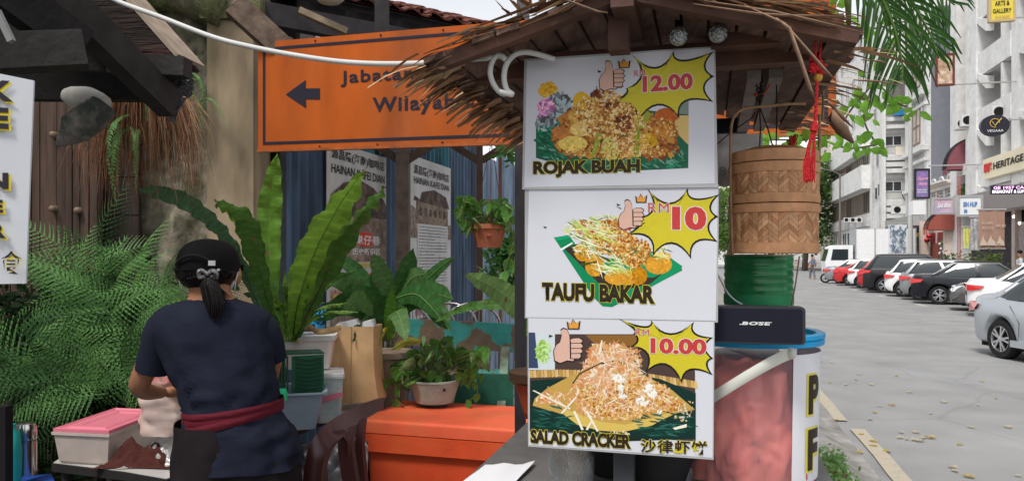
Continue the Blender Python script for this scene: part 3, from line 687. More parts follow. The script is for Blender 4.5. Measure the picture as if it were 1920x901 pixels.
# ---------------------------------------------------------------- awnings
def awning(name, label, D, px0, px1, py_top, py_bot, depth, ms, nst, fold=.25):
    t = thing(name, label, 'awning')
    b0, b1 = bD(px1, D), bD(px0, D - depth); zt, zb = zD(px1, py_top, D), zD(px1, py_bot, D - depth)
    zt = max(zt, zb + .9)
    for i in range(nst):
        c0, c1 = lerp(b0, b1, i / nst), lerp(b0, b1, (i + 1) / nst); m = bl(); rows = []
        for k in range(9):
            w = pi / 2 * k / 8; a = D - depth * sin(w); z = zb + (zt - zb) * cos(w); rows.append([(a, c0, z + .03), (a, (c0 + c1) / 2, z), (a, c1, z + .03)])
        rows.append([(D - depth, c0, zb - fold), (D - depth, (c0 + c1) / 2, zb - fold - .05), (D - depth, c1, zb - fold)])
        m.grid(rows); obj('canvas_panel', m, ms[i % len(ms)], t, smooth=60)
        m = bl(); m.tube([(D - depth * sin(pi / 2 * k / 8) - .01, c0, zb + (zt - zb) * cos(pi / 2 * k / 8) + .045) for k in range(9)], .025, 5); obj('rib', m, trimb, t)
    for c in (b0, b1):
        m = bl(); m.poly([(D - depth * sin(pi / 2 * k / 8), c, zb + (zt - zb) * cos(pi / 2 * k / 8)) for k in range(9)] + [(D, c, zb)]); obj('end_panel', m, ms[0], t)
    return t
awning('awning', 'dusty red and orange striped round awning over the red shopfront', DB - .2, 1730, 1797, 390, 424, 1.7, (roof_r, roof_r2), 4)
awning('awning', 'maroon ribbed awning high on the pink shophouse', DB - .0, 1776, 1821, 262, 302, 1.5, (canv_d,), 5)
# ---------------------------------------------------------------- signs
def textm(name, c, **k): return mat(name, c, rough=.6, var=0, spec=.15, **k)
ink_dark = textm('ink_dark', (.03, .028, .026)); ink_red = textm('ink_red', (.6, .04, .03)); ink_white = textm('ink_white', (.8, .8, .8)); ink_gold = textm('ink_gold', (.6, .42, .12)); ink_blue = textm('ink_blue', (.08, .2, .5))
sV = -s_   # reading direction of lettering facing the street
def sign_street(name, label, D, px0, px1, py0, py1, m, th=.25, frame=None):
    """board fixed flat on a facade; px0..px1 left/right in the photo, heights measured at px0"""
    t = thing(name, label, 'sign'); b1, b0 = bD(px0, D), bD(px1, D); z1, z0 = zD(px0, py0, D), zD(px0, py1, D)
    w = bl(); w.bb((D, b0, z0), (D + th, b1, z1)); obj('board', w, m, t)
    if frame:
        f = bl()
        for z in (z0, z1): f.bb((D - .05, b0, z - .06), (D + th, b1, z + .06))
        for b in (b0, b1): f.bb((D - .045, b - .06, z0), (D + th, b + .06, z1))
        obj('frame', f, frame, t)
    def tx(s, fb0, fz0, fw, fh, mm, bold=.02, **k):   # fractions of the board, from its left lower corner as read
        L_ = b1 - b0; H_ = z1 - z0
        text(s, S(D - .03, b1 - L_ * fb0, z0 + H_ * fz0), sV, up, L_ * fw, H_ * fh, mm, t, bold=bold, **k)
    return t, tx
t, tx = sign_street('fascia_sign', 'long cream fascia sign with red characters and dark capitals over the cafe', DA - .55, 1843, 1990, 300, 337, mat('cream_board', (.75, .68, .50), rough=.6, var=.05))
tx('華記', .02, .28, .13, .5, ink_red, .05); tx('HERITAGE ESSENCE', .17, .34, .80, .34, ink_dark, .03)
def sign_cross(name, label, px0, px1, py0, py1, b, m, th=.2, frame=None):
    """board standing out from the buildings, facing down the street"""
    t = thing(name, label, 'sign')
    p0, p1 = Ps(px0, py1, b), Ps(px1, py0, b); q0 = Ps(px0, py0, b); w_ = (p1 - p0).dot(n_); a0 = p0.dot(n_); z0, z1 = p0.z, q0.z
    w = bl(); w.bb((a0, b, z0), (a0 + w_, b + th, z1)); obj('board', w, m, t)
    if frame:
        f = bl()
        for z in (z0, z1): f.bb((a0 - .04, b - .03, z - .05), (a0 + w_ + .04, b + th, z + .05))
        for a in (a0, a0 + w_): f.bb((a - .05, b - .027, z0), (a + .05, b + th, z1))
        obj('frame', f, frame, t)
    def tx(s, fx, fz, fw, fh, mm, bold=.02, **k):
        text(s, S(a0 + w_ * fx, b - .02, z0 + (z1 - z0) * fz), n_, up, w_ * fw, (z1 - z0) * fh, mm, t, bold=bold, **k)
    def arm(z, a_to, r_=.04):
        f = bl(); f.tube([(a0 + w_, b + th / 2, z), (a_to, b + th / 2, z)], r_, 6); obj('bracket', f, metal_g, t)
    return t, tx, arm, (a0, w_, z0, z1)
t, tx, arm, q = sign_cross('hanging_sign', 'yellow box sign for a gallery high on the white tower', 1856, 1902, -45, 40, 36, mat('yellow_board', (.72, .58, .08), rough=.5, var=.04), frame=mat('tan_frame', (.5, .38, .2), rough=.6))
tx('STREET', .12, .46, .76, .10, ink_dark); tx('ARTS &', .2, .32, .6, .11, ink_dark); tx('GALLERY', .12, .16, .76, .10, ink_dark); tx('艺术画廊', .2, .04, .6, .07, ink_gold); arm(q[2] + .1, DA)
t, tx, arm, q = sign_cross('led_sign', 'black LED sign with pink capitals under the cafe fascia', 1858, 1935, 348, 364, 31.5, mat('led_black', (.02, .015, .03), rough=.3, var=0), th=.15)
led = mat('led_pink', (.8, .3, .7), emit=(1, .62, .95), estr=.9, var=0); led2 = mat('led_white', (.8, .8, .8), emit=(.95, .85, 1), estr=.9, var=0)
tx('GE 1957 CAFE', .06, .56, .88, .34, led, .02); tx('BREAKFAST & LUNCH', .03, .1, .94, .36, led2, .02); arm(q[3] + .05, q[0] + q[1], .03)
t, tx, arm, q = sign_cross('hanging_sign', 'plain white box sign with blue lettering beside the maroon awning ledge', 1797, 1841, 368, 404, 36.5, mat('white_lightbox', (.78, .80, .80), rough=.4, var=.03), th=.25, frame=metal_g)
tx('SIN HUP', .2, .45, .6, .26, ink_blue, .04); tx('云', .22, .12, .16, .2, ink_blue, .05); arm(q[3] + .4, DA + .1)
t, tx, arm, q = sign_cross('hanging_sign', 'lavender blue sign board with pink script above the red striped awning', 1751, 1788, 372, 400, 43, mat('lavender_board', (.36, .34, .56), rough=.5, var=.25, vscale=1, col2=(.62, .42, .48)), th=.25, frame=metal_g)
tx('Spa Bliss', .12, .3, .7, .4, ink_white, .03, shear=.3); arm(q[3] + .1, DB - .1)
t, tx, arm, q = sign_cross('hanging_sign', 'tall blue to purple hanging sign in a black frame beside the grey pole', 1716, 1742, 318, 371, 46, mat('purple_board', (.16, .17, .36), rough=.5, var=.1, col2=(.30, .17, .40)), th=.2, frame=trimb)
tx('Elegance', .12, .60, .74, .14, mat('pink_ink', (.7, .35, .5), var=0), .03, shear=.4); tx('Beauty', .2, .42, .62, .14, mat('pink_ink', (.7, .35, .5), var=0), .03, shear=.4); tx('HAIR & NAIL', .15, .26, .7, .05, ink_white); tx('SPA STUDIO', .15, .18, .7, .05, ink_white); arm(q[3] + .2, DB)
# white box board below it
t, tx, arm, q = sign_cross('hanging_sign', 'blank white box hanging below the purple sign', 1712, 1736, 376, 402, 45.2, mat('white_lightbox', (.78, .80, .80)), th=.9)
# framed brown picture board on the slate wall
t, tx, arm, q = sign_cross('picture_board', 'brown picture board in front of the slate grey side wall', 1756, 1788, 103, 160, 41, mat('brown_picture', (.42, .27, .18), rough=.6, var=.4, vscale=2.5, col2=(.62, .48, .36)), th=.12, frame=mat('dark_red_frame', (.15, .04, .04)))
arm(q[2], DA + .5)
# round black sign
def round_sign():
    t = thing('round_sign', 'round black sign with a gold emblem fixed by the angular balconies', 'sign')
    b = 33.5; c = Ps(1866, 235, b); rx = 23 / F * c.y * 1.05; rz_ = 20 / F * c.y
    a = c.dot(n_)
    m = bl(); m.prism([(a + rx * cos(2 * pi * k / 40), b, c.z + rz_ * sin(2 * pi * k / 40)) for k in range(40)], (0, .22, 0)); obj('disc', m, mat('sign_black', (.03, .028, .04), rough=.35, var=0), t)
    g = bl(); g.tube([(a - .12, b - .03, c.z + .16), (a - .02, b - .03, c.z - .02), (a + .22, b - .03, c.z + .27)], .022, 5)
    g.tube([(a - .02 + .17 * cos(w), b - .03, c.z + .09 + .17 * sin(w)) for w in [k * .45 for k in range(12)]], .014, 5); obj('emblem', g, ink_gold, t)
    text('VEGAAA', S(a - .28, b - .015, c.z - .26), n_, up, .56, .1, ink_white, t)
    g = bl(); g.tube([(a, b + .1, c.z + rz_ * .5), (DA, b + .1, c.z + rz_ * .5)], .03, 5); obj('bracket', g, metal_g, t)
round_sign()
# banners at shop level
def banner(name, label, px0, px1, py0, py1, b, m, cat='banner', th=.03):
    t = thing(name, label, cat); p0, p1 = Ps(px0, py1, b), Ps(px1, py0, b); a0 = p0.dot(n_); a1 = p1.dot(n_); z0 = p0.z; z1 = Ps(px0, py0, b).z; rows = []
    for i in range(9):
        z = lerp(z0, z1, i / 8); rows.append([(lerp(a0, a1, j / 8), b + .03 * sin(j * 1.7 + i * .3) * (1 - i / 8 * .6), z) for j in range(9)])
    m_ = bl(); m_.grid(rows); obj('cloth', m_, m, t, smooth=True)
    f = bl(); f.tube([(a0 - .05, b, z1), (a1 + .05, b, z1)], .03, 6); f.tube([(a0 - .02, b, z0), (a1 + .02, b, z0)], .02, 6); obj('rod', f, metal_g, t)
    return t, a0, a1, z0, z1
t, a0, a1, z0, z1 = banner('banner', 'white banner crowded with blue ink sketches in front of the pale block', 1666, 1700, 419, 474, 49, mat('sketch_cloth', (.66, .69, .71), rough=.7, var=.1))
rr = random.Random(4); m = bl()
for k in range(60):
    a, z = rr.uniform(a0 + .1, a1 - .1), rr.uniform(z0 + .1, z1 - .1); pts = [(a, 48.95, z)]
    for q in range(4): pts.append((min(a1 - .05, max(a0 + .05, pts[-1][0] + rr.uniform(-.14, .14))), 48.95, min(z1 - .05, max(z0 + .05, pts[-1][2] + rr.uniform(-.16, .16)))))
    m.tube(pts, rr.uniform(.008, .02), 4)
obj('ink_drawing', m, mat('sketch_ink', (.16, .24, .33), var=0), t)
t, a0, a1, z0, z1 = banner('banner', 'brown banner with pale jug drawings beside the cafe pillar', 1835, 1884, 393, 466, 31, mat('brown_cloth', (.36, .22, .165), rough=.8, var=.08))
m = bl()
for k, (fa, w_) in enumerate(((.15, .12), (.45, .16), (.8, .14))):
    a = lerp(a0, a1, fa); m.prism([(a - w_, 30.94, z0 + .12), (a + w_, 30.94, z0 + .12), (a + w_ * .9, 30.94, z0 + .25), (a + w_ * .2, 30.94, z0 + .36), (a, 30.94, z0 + .5), (a - w_ * .5, 30.94, z0 + .3)][::-1], (0, .004, 0))
obj('jug_drawing', m, mat('pale_print', (.55, .45, .36), var=0), t)
for k, (fa, fz, s_t) in enumerate(((.1, .62, 'KOPI'), (.12, .50, 'ROTI'), (.62, .55, '茶室'))): text(s_t, S(lerp(a0, a1, fa), 30.93, lerp(z0, z1, fz)), n_, up, .34, .1, mat('pale_print', (.55, .45, .36)), t)
t, a0, a1, z0, z1 = banner('banner', 'narrow grey banner with faint pictures left of the brown banner', 1820, 1835, 407, 468, 32.5, mat('grey_print', (.52, .52, .5), rough=.7, var=.35, vscale=4, col2=(.3, .3, .32)))
t, a0, a1, z0, z1 = banner('banner', 'green and yellow narrow banner beside the red pipes', 1806, 1819, 425, 466, 33.5, mat('green_print', (.45, .55, .35), rough=.7, var=.25, vscale=3, col2=(.6, .55, .08)))
# red pipes / post between shops
m = bl(); 
for k, px in enumerate((1796, 1800)):
    p = Ps(px, 480, 37); a = p.dot(n_); m.tube([(a, 37, .13), (a, 37, zD(1796, 372, DB))], .025, 6)
tag(obj('red_pipe', m, mat('pipe_red', (.45, .13, .12), rough=.5)), 'pair of thin red pipes between the awning and the green banner', 'pipe')
# potted plants in front of the shops
def shop_plants(px0, px1, py, b, label, n, k):
    for i in range(n):
        px = lerp(px0, px1, i / max(1, n - 1)); p = Ps(px, py, b); a = p.dot(n_)
        t = thing('potted_plant', label[i], 'plant', S(a, b, .13))
        m = MB(); m.lathe([(.14, 0), (.2, .35), (.22, .36), (.17, .33)], n=12, cap=False); obj('pot', m, (wall_gy, mat('terracotta', (.35, .12, .07), rough=.8))[i % 2], t, smooth=40)
        leaf_mb = leaf_cloud([(0, 0, .6), (.1, .1, .9), (-.1, 0, 1.1), (0, -.1, 1.3)], 240, .2, random.Random(i + k), spread=.17)
        obj('foliage', leaf_mb, gl_m if i % 2 else leafmat('shop_leaf', (.10, .13, .06), var=.4), t)
shop_plants(1832, 1864, 480, 30.4, ['bushy potted plant below the left edge of the brown banner', 'potted plant below the middle of the brown banner', 'potted plant below the right edge of the brown banner'], 3, 4)
shop_plants(1772, 1792, 480, 37.5, ['potted shrub at the left of the red shop window', 'potted shrub at the right of the red shop window'], 2, 9)
# ---------------------------------------------------------------- air conditioners, poles, lamps
def aircon(loc, label, sx=1, kk=1):
    t = thing('air_conditioner', label, 'air conditioner', loc, -TH); t.scale = (kk,) * 3
    m = MB(); m.box((0, 0, 0), (.8 * sx, .35, .6)); obj('case', m, mat('aircon_white', (.62, .62, .6), rough=.5, var=.1), t)
    m = MB(M=Matrix.Translation((-.1, -.18, 0)) @ Matrix.Rotation(R(90), 4, 'X')); m.lathe([(.24, 0), (.24, .02), (.001, .02)], n=20); obj('fan_grille', m, dark_m, t)
    m = MB(); m.box((0, .0, -.34), (.9 * sx, .5, .05)); obj('bracket', m, metal_g, t)
aircon(Ps(1684, 393, bD(1700, DB) - 1.5), 'air conditioner unit on the wall left of the grey pole', 1.2)
aircon(Ps(1820, 317, bD(1815, DA) - .4), 'air conditioner unit in the dark opening above the green ledge')
aircon(Ps(1806, 232, bD(1808, DA) - .6), 'air conditioner unit high between the white columns')
aircon(Ps(1875, 210, bD(1880, DA) - .6), 'air conditioner unit on a balcony behind the round sign')
aircon(Ps(1816, 226, bD(1808, DA) - 1.8), 'second air conditioner unit just right of the one between the white columns')
for i, px in enumerate((1588, 1600, 1612)): aircon(Pd(px, 412, DC - .5), ('leftmost', 'middle', 'rightmost')[i] + ' of three small air conditioners under the ribbon windows', 1, .7)
t = thing('street_pole', 'tall grey steel pole standing before the shops', 'pole', S(12.9, bD(1707, 12.9), .13))
m = MB(); m.tube([(0, 0, 0), (0, 0, 6), (0, 0, 14)], [.17, .14, .1], 12); obj('shaft', m, mat('pole_grey', (.45, .45, .44), rough=.6, var=.1), t, smooth=40)
m = MB(); m.lathe([(.24, 0), (.24, .08), (.17, .1)], n=12); obj('base_collar', m, metal_g, t)
t = thing('street_lamp', 'thin dark street lamp with a short arm before the white block', 'street lamp', S(12.6, bD(1575, 12.6), .13))
zl = zD(1575, 328, 12.6)
m = MB(); m.tube([(0, 0, 0), (0, 0, zl)], [.13, .08], 8); obj('shaft', m, mat('lamp_pole', (.17, .15, .14), rough=.6), t)
m = MB(); m.tube([(0, 0, zl - .1), (-.8, 0, zl + .3), (-1.9, 0, zl + .5)], .06, 6); m.tube([(0, 0, zl - .2), (.5, 0, zl), (1.1, 0, zl + .05)], .05, 6); obj('arm', m, mat('lamp_pole', (.17, .15, .14)), t)
m = MB(); m.box((-2.1, 0, zl + .52), (.7, .25, .12)); obj('lamp_head', m, metal_g, t)
# small parasols / canopies and blue tarp on balconies
m = bl(); p = Ps(1695, 207, bD(1654, DC) - .8); a = p.dot(n_); m.box((a, bD(1654, DC) - .7, p.z), (1.4, .3, .7)); tag(obj('blue_tarpaulin', m, mat('blue_tarp', (.03, .22, .5), rough=.5)), 'small blue tarpaulin bundle on the white block balcony', 'tarpaulin')
# ---------------------------------------------------------------- trees at the end of the street
bark = mat('bark', (.13, .10, .08), rough=.9, var=.3, bump=.8, bscale=20)
def street_tree(loc, h, wd, label, seed, m, n=5000, leaf=.5):
    r = random.Random(seed); t = thing('street_tree', label, 'tree', loc)
    tr = MB(); tr.tube([(0, 0, 0), (.2, 0, h * .25), (0, .1, h * .5), (.2, 0, h * .8)], [.35, .28, .2, .06], 8)
    cl = []
    for i in range(16):
        w = r.uniform(0, 6.28); z = h * r.uniform(.30, .95); q = wd * .5 * r.uniform(.3, 1) * math.sqrt(max(.1, 1 - abs(z / h - .6) * 1.6)); c = V((q * cos(w), q * sin(w), z)); cl.append((c, wd * r.uniform(.10, .2)))
        tr.tube([(0, 0, h * .3), c * .5 + V((0, 0, h * .25)), c], [.14, .08, .03], 5)
    obj('trunk', tr, bark, t, smooth=True)
    mb = MB()
    for c, q in cl: leaf_cloud([c], n // 16, leaf, r, mb, spread=q * .75)
    obj('crown', mb, m, t)
st_m = leafmat('street_tree_leaf', (.085, .15, .045), var=.5, vscale=.7); st_m2 = leafmat('bright_tree_leaf', (.13, .22, .05), var=.4, vscale=.7)
street_tree(S(10.5, 88, 0), 13, 7, 'bushy green tree at the far end of the street beside the white block', 1, st_m, 9000, .45)
street_tree(S(7.5, 96, 0), 10, 7, 'rounded green tree left of the lorry at the far end', 2, st_m, 8000, .5)
street_tree(S(3.0, 112, 0), 11, 8, 'green tree across the end of the road left of the bushy one', 3, st_m2, 7000, .5)
street_tree(S(-3.5, 100, 0), 12, 9, 'green tree on the near side far down the street', 4, st_m, 7000, .5)
# ================================================================ THE SNACK STALL
wood = mat('stall_wood', (.125, .062, .042), rough=.7, var=.3, vscale=5, bump=.35, bscale=30, stretch=(1, 1, 1), col2=(.085, .045, .035))
wood_l = mat('pale_wood', (.20, .125, .085), rough=.75, var=.3, vscale=6, bump=.35, bscale=30)
thatch = mat('palm_thatch', (.24, .145, .085), rough=.8, var=.4, vscale=12, attr=True)
thatch_c = [(.36, .21, .115), (.25, .14, .08), (.44, .29, .17), (.17, .09, .05), (.38, .23, .13)]
BF = 1.66                       # poster plane
t = thing('stall_roof', 'small gabled stall roof of brown boards fringed with dry palm thatch', 'roof')
stall = t
zr_, ze = Ps(1150, -14, 1.5).z, Ps(1625, 70, 1.5).z      # ridge and eave height
aL, aR, aM = -.585, .287, -.16
b0, b1 = 1.5, 2.6
# underside boards, laid along the ridge direction, each a plank
rr = random.Random(11)
def slope_pt(side, f, b, dz=0):
    a = lerp(aM, aR if side > 0 else aL, f); return V((a, b, lerp(zr_, ze, f) + dz))
for side in (-1, 1):
    N = 8
    for i in range(N):
        f0, f1 = i / N, (i + 1) / N - .015; q0, q1 = rr.uniform(-.02, .02), rr.uniform(-.03, .03); dz = rr.uniform(0, .004)
        m = MB(MS); ps = [slope_pt(side, f0, b0 + q0, dz), slope_pt(side, f1, b0 + q0, dz), slope_pt(side, f1, b1 + q1, dz), slope_pt(side, f0, b1 + q1, dz)]
        m.prism(ps if side < 0 else ps[::-1], (0, 0, .012)); obj('plank', m, mat('roof_plank', (.17, .105, .08), rough=.8, var=.35, vscale=9, bump=.4, bscale=40, col2=(.11, .066, .05), stretch=(3, .6, 3)), t)
for side in (-1, 1):
    m = MB(MS); ps = [slope_pt(side, .0, b0 + .02, .0165), slope_pt(side, .985, b0 + .02, .0165), slope_pt(side, .985, b1 - .02, .0165), slope_pt(side, 0, b1 - .02, .0165)]; m.prism(ps, (0, 0, .004)); obj('underlay_sheet', m, wood, t)
# thatch layers on top
m = MB(MS)
for side in (-1, 1):
    for b_ in range(14):
        for k in range(26):
            b = lerp(b0 - .03, b1, (b_ + rr.random()) / 14); f = rr.uniform(-.02, .90 if side > 0 else .8); L_ = rr.uniform(.06, .2); dz = .022 + rr.uniform(0, .012)
            p = slope_pt(side, f, b, dz); q = slope_pt(side, min(f + L_ / .5, .97 + rr.uniform(0, .03)), b + rr.uniform(-.02, .02), dz + rr.uniform(-.004, .006)); w = rr.uniform(.006, .016)
            m.col = rr.choice(thatch_c); m.add([p + V((0, -w, 0)), q + V((0, -w * .4, 0)), q + V((0, w * .4, 0.001)), p + V((0, w, .002))], [(0, 1, 2, 3)])
obj('thatch', m, thatch, t, kind='stuff')
def strips(name, base_f, dir_f, n, Ls, ws, seed, drop=.25, z=0):
    r = random.Random(seed); m = MB(MS)
    for k in range(n):
        p = base_f(r); d = dir_f(r); L_ = r.uniform(*Ls); w = r.uniform(*ws); m.col = r.choice(thatch_c); side = V((-d.y, d.x, r.uniform(-.6, .6))).normalized(); rows = []
        tw = r.uniform(-.5, .5)
        for i in range(4):
            q = i / 3; c = p + d * L_ * q + V((0, 0, -drop * L_ * q * q)); sd = side * cos(tw * q) + V((0, 0, 1)) * sin(tw * q); ww = w * (1, .95, .7, .12)[i] if r.random() < .75 else w * (1, .9, .8, .6)[i]; rows.append([c - sd * ww, c + sd * ww])
        m.grid(rows)
    return m
# left eave fringe: ragged leaf ends pointing down and to the left
m = strips('f', lambda r: V((aL + r.uniform(-.01, .07), r.uniform(1.47, 2.6), ze + r.uniform(-.006, .03))), lambda r: V((-1, r.uniform(-.3, .2), r.uniform(-.36, -.04))).normalized(), 250, (.04, .115), (.004, .013), 3, .3)
obj('left_fringe', m, thatch, t, kind='stuff')
m = strips('f', lambda r: V((aR + r.uniform(-.06, .02), r.uniform(1.6, 2.6), ze + r.uniform(.0, .03))), lambda r: V((1, r.uniform(-.3, .5), r.uniform(-.35, .06))).normalized(), 64, (.04, .15), (.003, .008), 4, .12)
obj('right_fringe', m, thatch, t, kind='stuff')
# front edge: long rolled leaves lying along the gable
def along(side, n, seed, dz0=.012, dz1=.05, ws=(.003, .008)):
    r = random.Random(seed); m = MB(MS)
    for k in range(n):
        f0 = r.uniform(-.05, .7); f1 = f0 + r.uniform(.2, .5); b = 1.5 + r.uniform(-.045, .01); dz = r.uniform(dz0, dz1); m.col = r.choice(thatch_c); w = r.uniform(*ws)
        p, q = slope_pt(side, f0, b, dz), slope_pt(side, min(f1, 1.12), b + r.uniform(-.02, .03), dz + r.uniform(-.02, .02)); mid = (p + q) / 2 + V((0, 0, r.uniform(-.008, .016)))
        m.tube([p, mid, q], [w * .6, w, w * .3], 5, flat=.4)
    return m
obj('gable_thatch', along(-1, 12, 5, .008, .02), thatch, t, kind='stuff'); obj('gable_thatch', along(1, 46, 6, .010, .032), thatch, t, kind='stuff')
m = strips('f', lambda r: slope_pt(-1, r.uniform(.1, .55), 1.49, .035), lambda r: V((r.uniform(-.7, .7), -.2, r.uniform(.2, .9))).normalized(), 26, (.02, .05), (.003, .008), 9, .1)
obj('gable_tuft', m, thatch, t, kind='stuff')
# barge boards on the gable
for side in (-1, 1):
    m = MB(MS); p, q = slope_pt(side, 0, 1.51, -.001), slope_pt(side, .97, 1.51, -.001); m.beam(p, q, .03, .030); obj('barge_board', m, wood, t)
m = MB(MS); m.beam((aM, 1.47, zr_ - .015), (aM, 2.3, zr_ - .015), .045, .05); obj('ridge_beam', m, wood, t)
# king post, tie beam, purlins, struts
zb = Ps(1165, 118, 1.70).z
pk = Ps(1140, 95, 1.545); pk2 = Ps(1178, 12, 1.545)
m = MB(MS); m.bb((pk.dot(n_), 1.545, pk.z), (pk2.dot(n_), 1.59, zr_ - .01)); obj('king_post', m, wood, t)
m = MB(MS); ab0 = Ps(836, 135, 1.70).dot(n_); zt0, zt1 = Ps(900, 152, 1.70).z, Ps(900, 108, 1.70).z; m.bb((ab0, 1.70, zt0), (.30, 1.745, zt1)); obj('tie_beam', m, wood, t)
m = MB(MS); m.beam((ab0 + .03, 1.66, zt0 + .02), (ab0 + .03, 2.3, zt0 + .02), .035, .045); obj('eave_beam', m, wood_l, t)
m = MB(MS); m.beam((.02 - .01, 1.66, zt1 - .005), (.27, 1.66, zt1 - .005), .05, .05); obj('front_rail', m, wood, t)
for a in (.105, .152):
    m = MB(MS); m.beam((a, 1.78, zt0 - .004), (a, 2.36, zt0 - .03), .03, .022); obj('purlin', m, mat('grey_wood', (.20, .165, .15), rough=.7, var=.3, vscale=7, bump=.3), t)
m = MB(MS); z0, z1 = Ps(1400, 250, 2.4).z, Ps(1400, 222, 2.4).z; m.bb((-.45, 2.38, z0), (.12, 2.42, z1)); obj('rear_beam', m, mat('black_beam', (.018, .018, .024), rough=.6), t)
# big loose dry leaves hanging from the gable front on the right, and the tip at the left eave
for pts, w in (([(1395, 10), (1470, 45), (1510, 90), (1545, 130), (1568, 152)], .008), ([(1455, 35), (1480, 55), (1500, 110), (1520, 170), (1527, 184)], .011), ([(1300, 8), (1420, 26), (1480, 30), (1600, 30)], .006), ([(1320, 2), (1450, 22), (1530, 40), (1620, 62)], .006), ([(1000, -10), (1060, 0), (1120, 22), (1140, 24)], .006)):
    m = MB(); ps = [Ps(x, y, 1.455) for x, y in pts]; m.tube(ps, [w * .5] + [w] * (len(ps) - 2) + [w * .35], 6, flat=.35); m.col = (.3, .2, .13); obj('dry_leaf', m, mat('dry_leaf', (.26, .165, .11), rough=.7, var=.3, vscale=20), t, smooth=True)
for pts, w in (([(1553, 232), (1556, 215), (1580, 245), (1600, 268)], .02), ([(1552, 190), (1575, 215), (1600, 240)], .014), ([(1600, 150), (1640, 152), (1690, 160)], .007), ([(1615, 112), (1650, 115), (1665, 118)], .006), ([(1600, 92), (1650, 92), (1700, 100)], .003)):
    m = MB(); ps = [Ps(x, y, 2.1) for x, y in pts]; m.tube(ps, [w * .5] + [w] * (len(ps) - 2) + [w * .2], 6, flat=.4); obj('dry_leaf', m, mat('dry_leaf', (.26, .165, .11)), t, smooth=True)
# ---------------------------------------------------------------- bulbs
bulb_g = mat('mirror_bulb', (.42, .45, .47), rough=.18, metal=.85, var=.6, vscale=60, bump=1.0, bscale=120)
for i, (px, py) in enumerate(((1272, 68), (1346, 62))):
    c = Ps(px, py, 1.60); t = thing('silver_bulb', ('left' if i == 0 else 'right') + ' one of the two round silver bulbs under the stall roof', 'bulb', c, -TH, 'silver bulbs under the stall roof')
    m = MB(); m.sphere((0, 0, 0), .020, 12); obj('globe', m, bulb_g, t, smooth=True)
    m = MB(Matrix.Rotation(R(90), 4, 'X')); m.lathe([(.001, -.017), (.008, -.018), (.0165, -.0125), (.015, -.012)], n=20); o = obj('rim', m, bulb_g, t, smooth=40); 
    for v in o.data.vertices: v.co.y = -abs(v.co.y) 
    m = MB(); m.tube([(0, .01, .01), (0, .035, .03), (0, .045, .06)], .009, 10); obj('socket', m, dark_m, t, smooth=True)
# ---------------------------------------------------------------- counter
ZC = Ps(1100, 900, 1.5).z; ZC = CZ - .55
t = thing('stall_counter', 'grey metal topped stall counter running back under the hanging posters', 'counter')
m = MB(MS); m.bb((-.575, .9, ZC - .03), (.30, 2.62, ZC)); obj('counter_top', m, mat('counter_top', (.14, .138, .135), rough=.5, metal=.1, var=.15, vscale=5, bump=.05), t)
m = MB(MS); m.bb((-.54, .95, .1), (.27, 2.58, ZC - .031)); obj('cabinet', m, mat('cabinet_blue', (.05, .055, .075), rough=.5, var=.2), t)
for i in range(6):
    m = MB(MS); b = lerp(.95, 2.3, i / 6); m.bb((-.556, b + .02, .2), (-.541, b + .25, ZC - .08)); obj('side_panel', m, mat('panel_brown', (.10, .06, .04), rough=.6, var=.2), t)
posts = [(-.52, 2.5), (.25, 2.5)]
t = thing('metal_post', 'dark square steel post rising behind the left edge of the posters', 'post')
m = MB(); p0, p1 = P(965, 0, 2.95), P(986, 0, 2.95); m.bb((p0.x, 2.93, 0), (p1.x, 2.98, 2.2)); obj('shaft', m, mat('post_dark', (.035, .032, .034), rough=.5, var=.2), t)
t = thing('metal_post', 'dark steel pole standing up against the sky above the thatch', 'post')
m = MB(); p0, p1 = P(969, 0, 4.2), P(993, 0, 4.2); m.bb((p0.x, 4.2, 0), (p1.x, 4.26, 3.6)); obj('shaft', m, mat('post_grey', (.10, .10, .105), rough=.5), t)
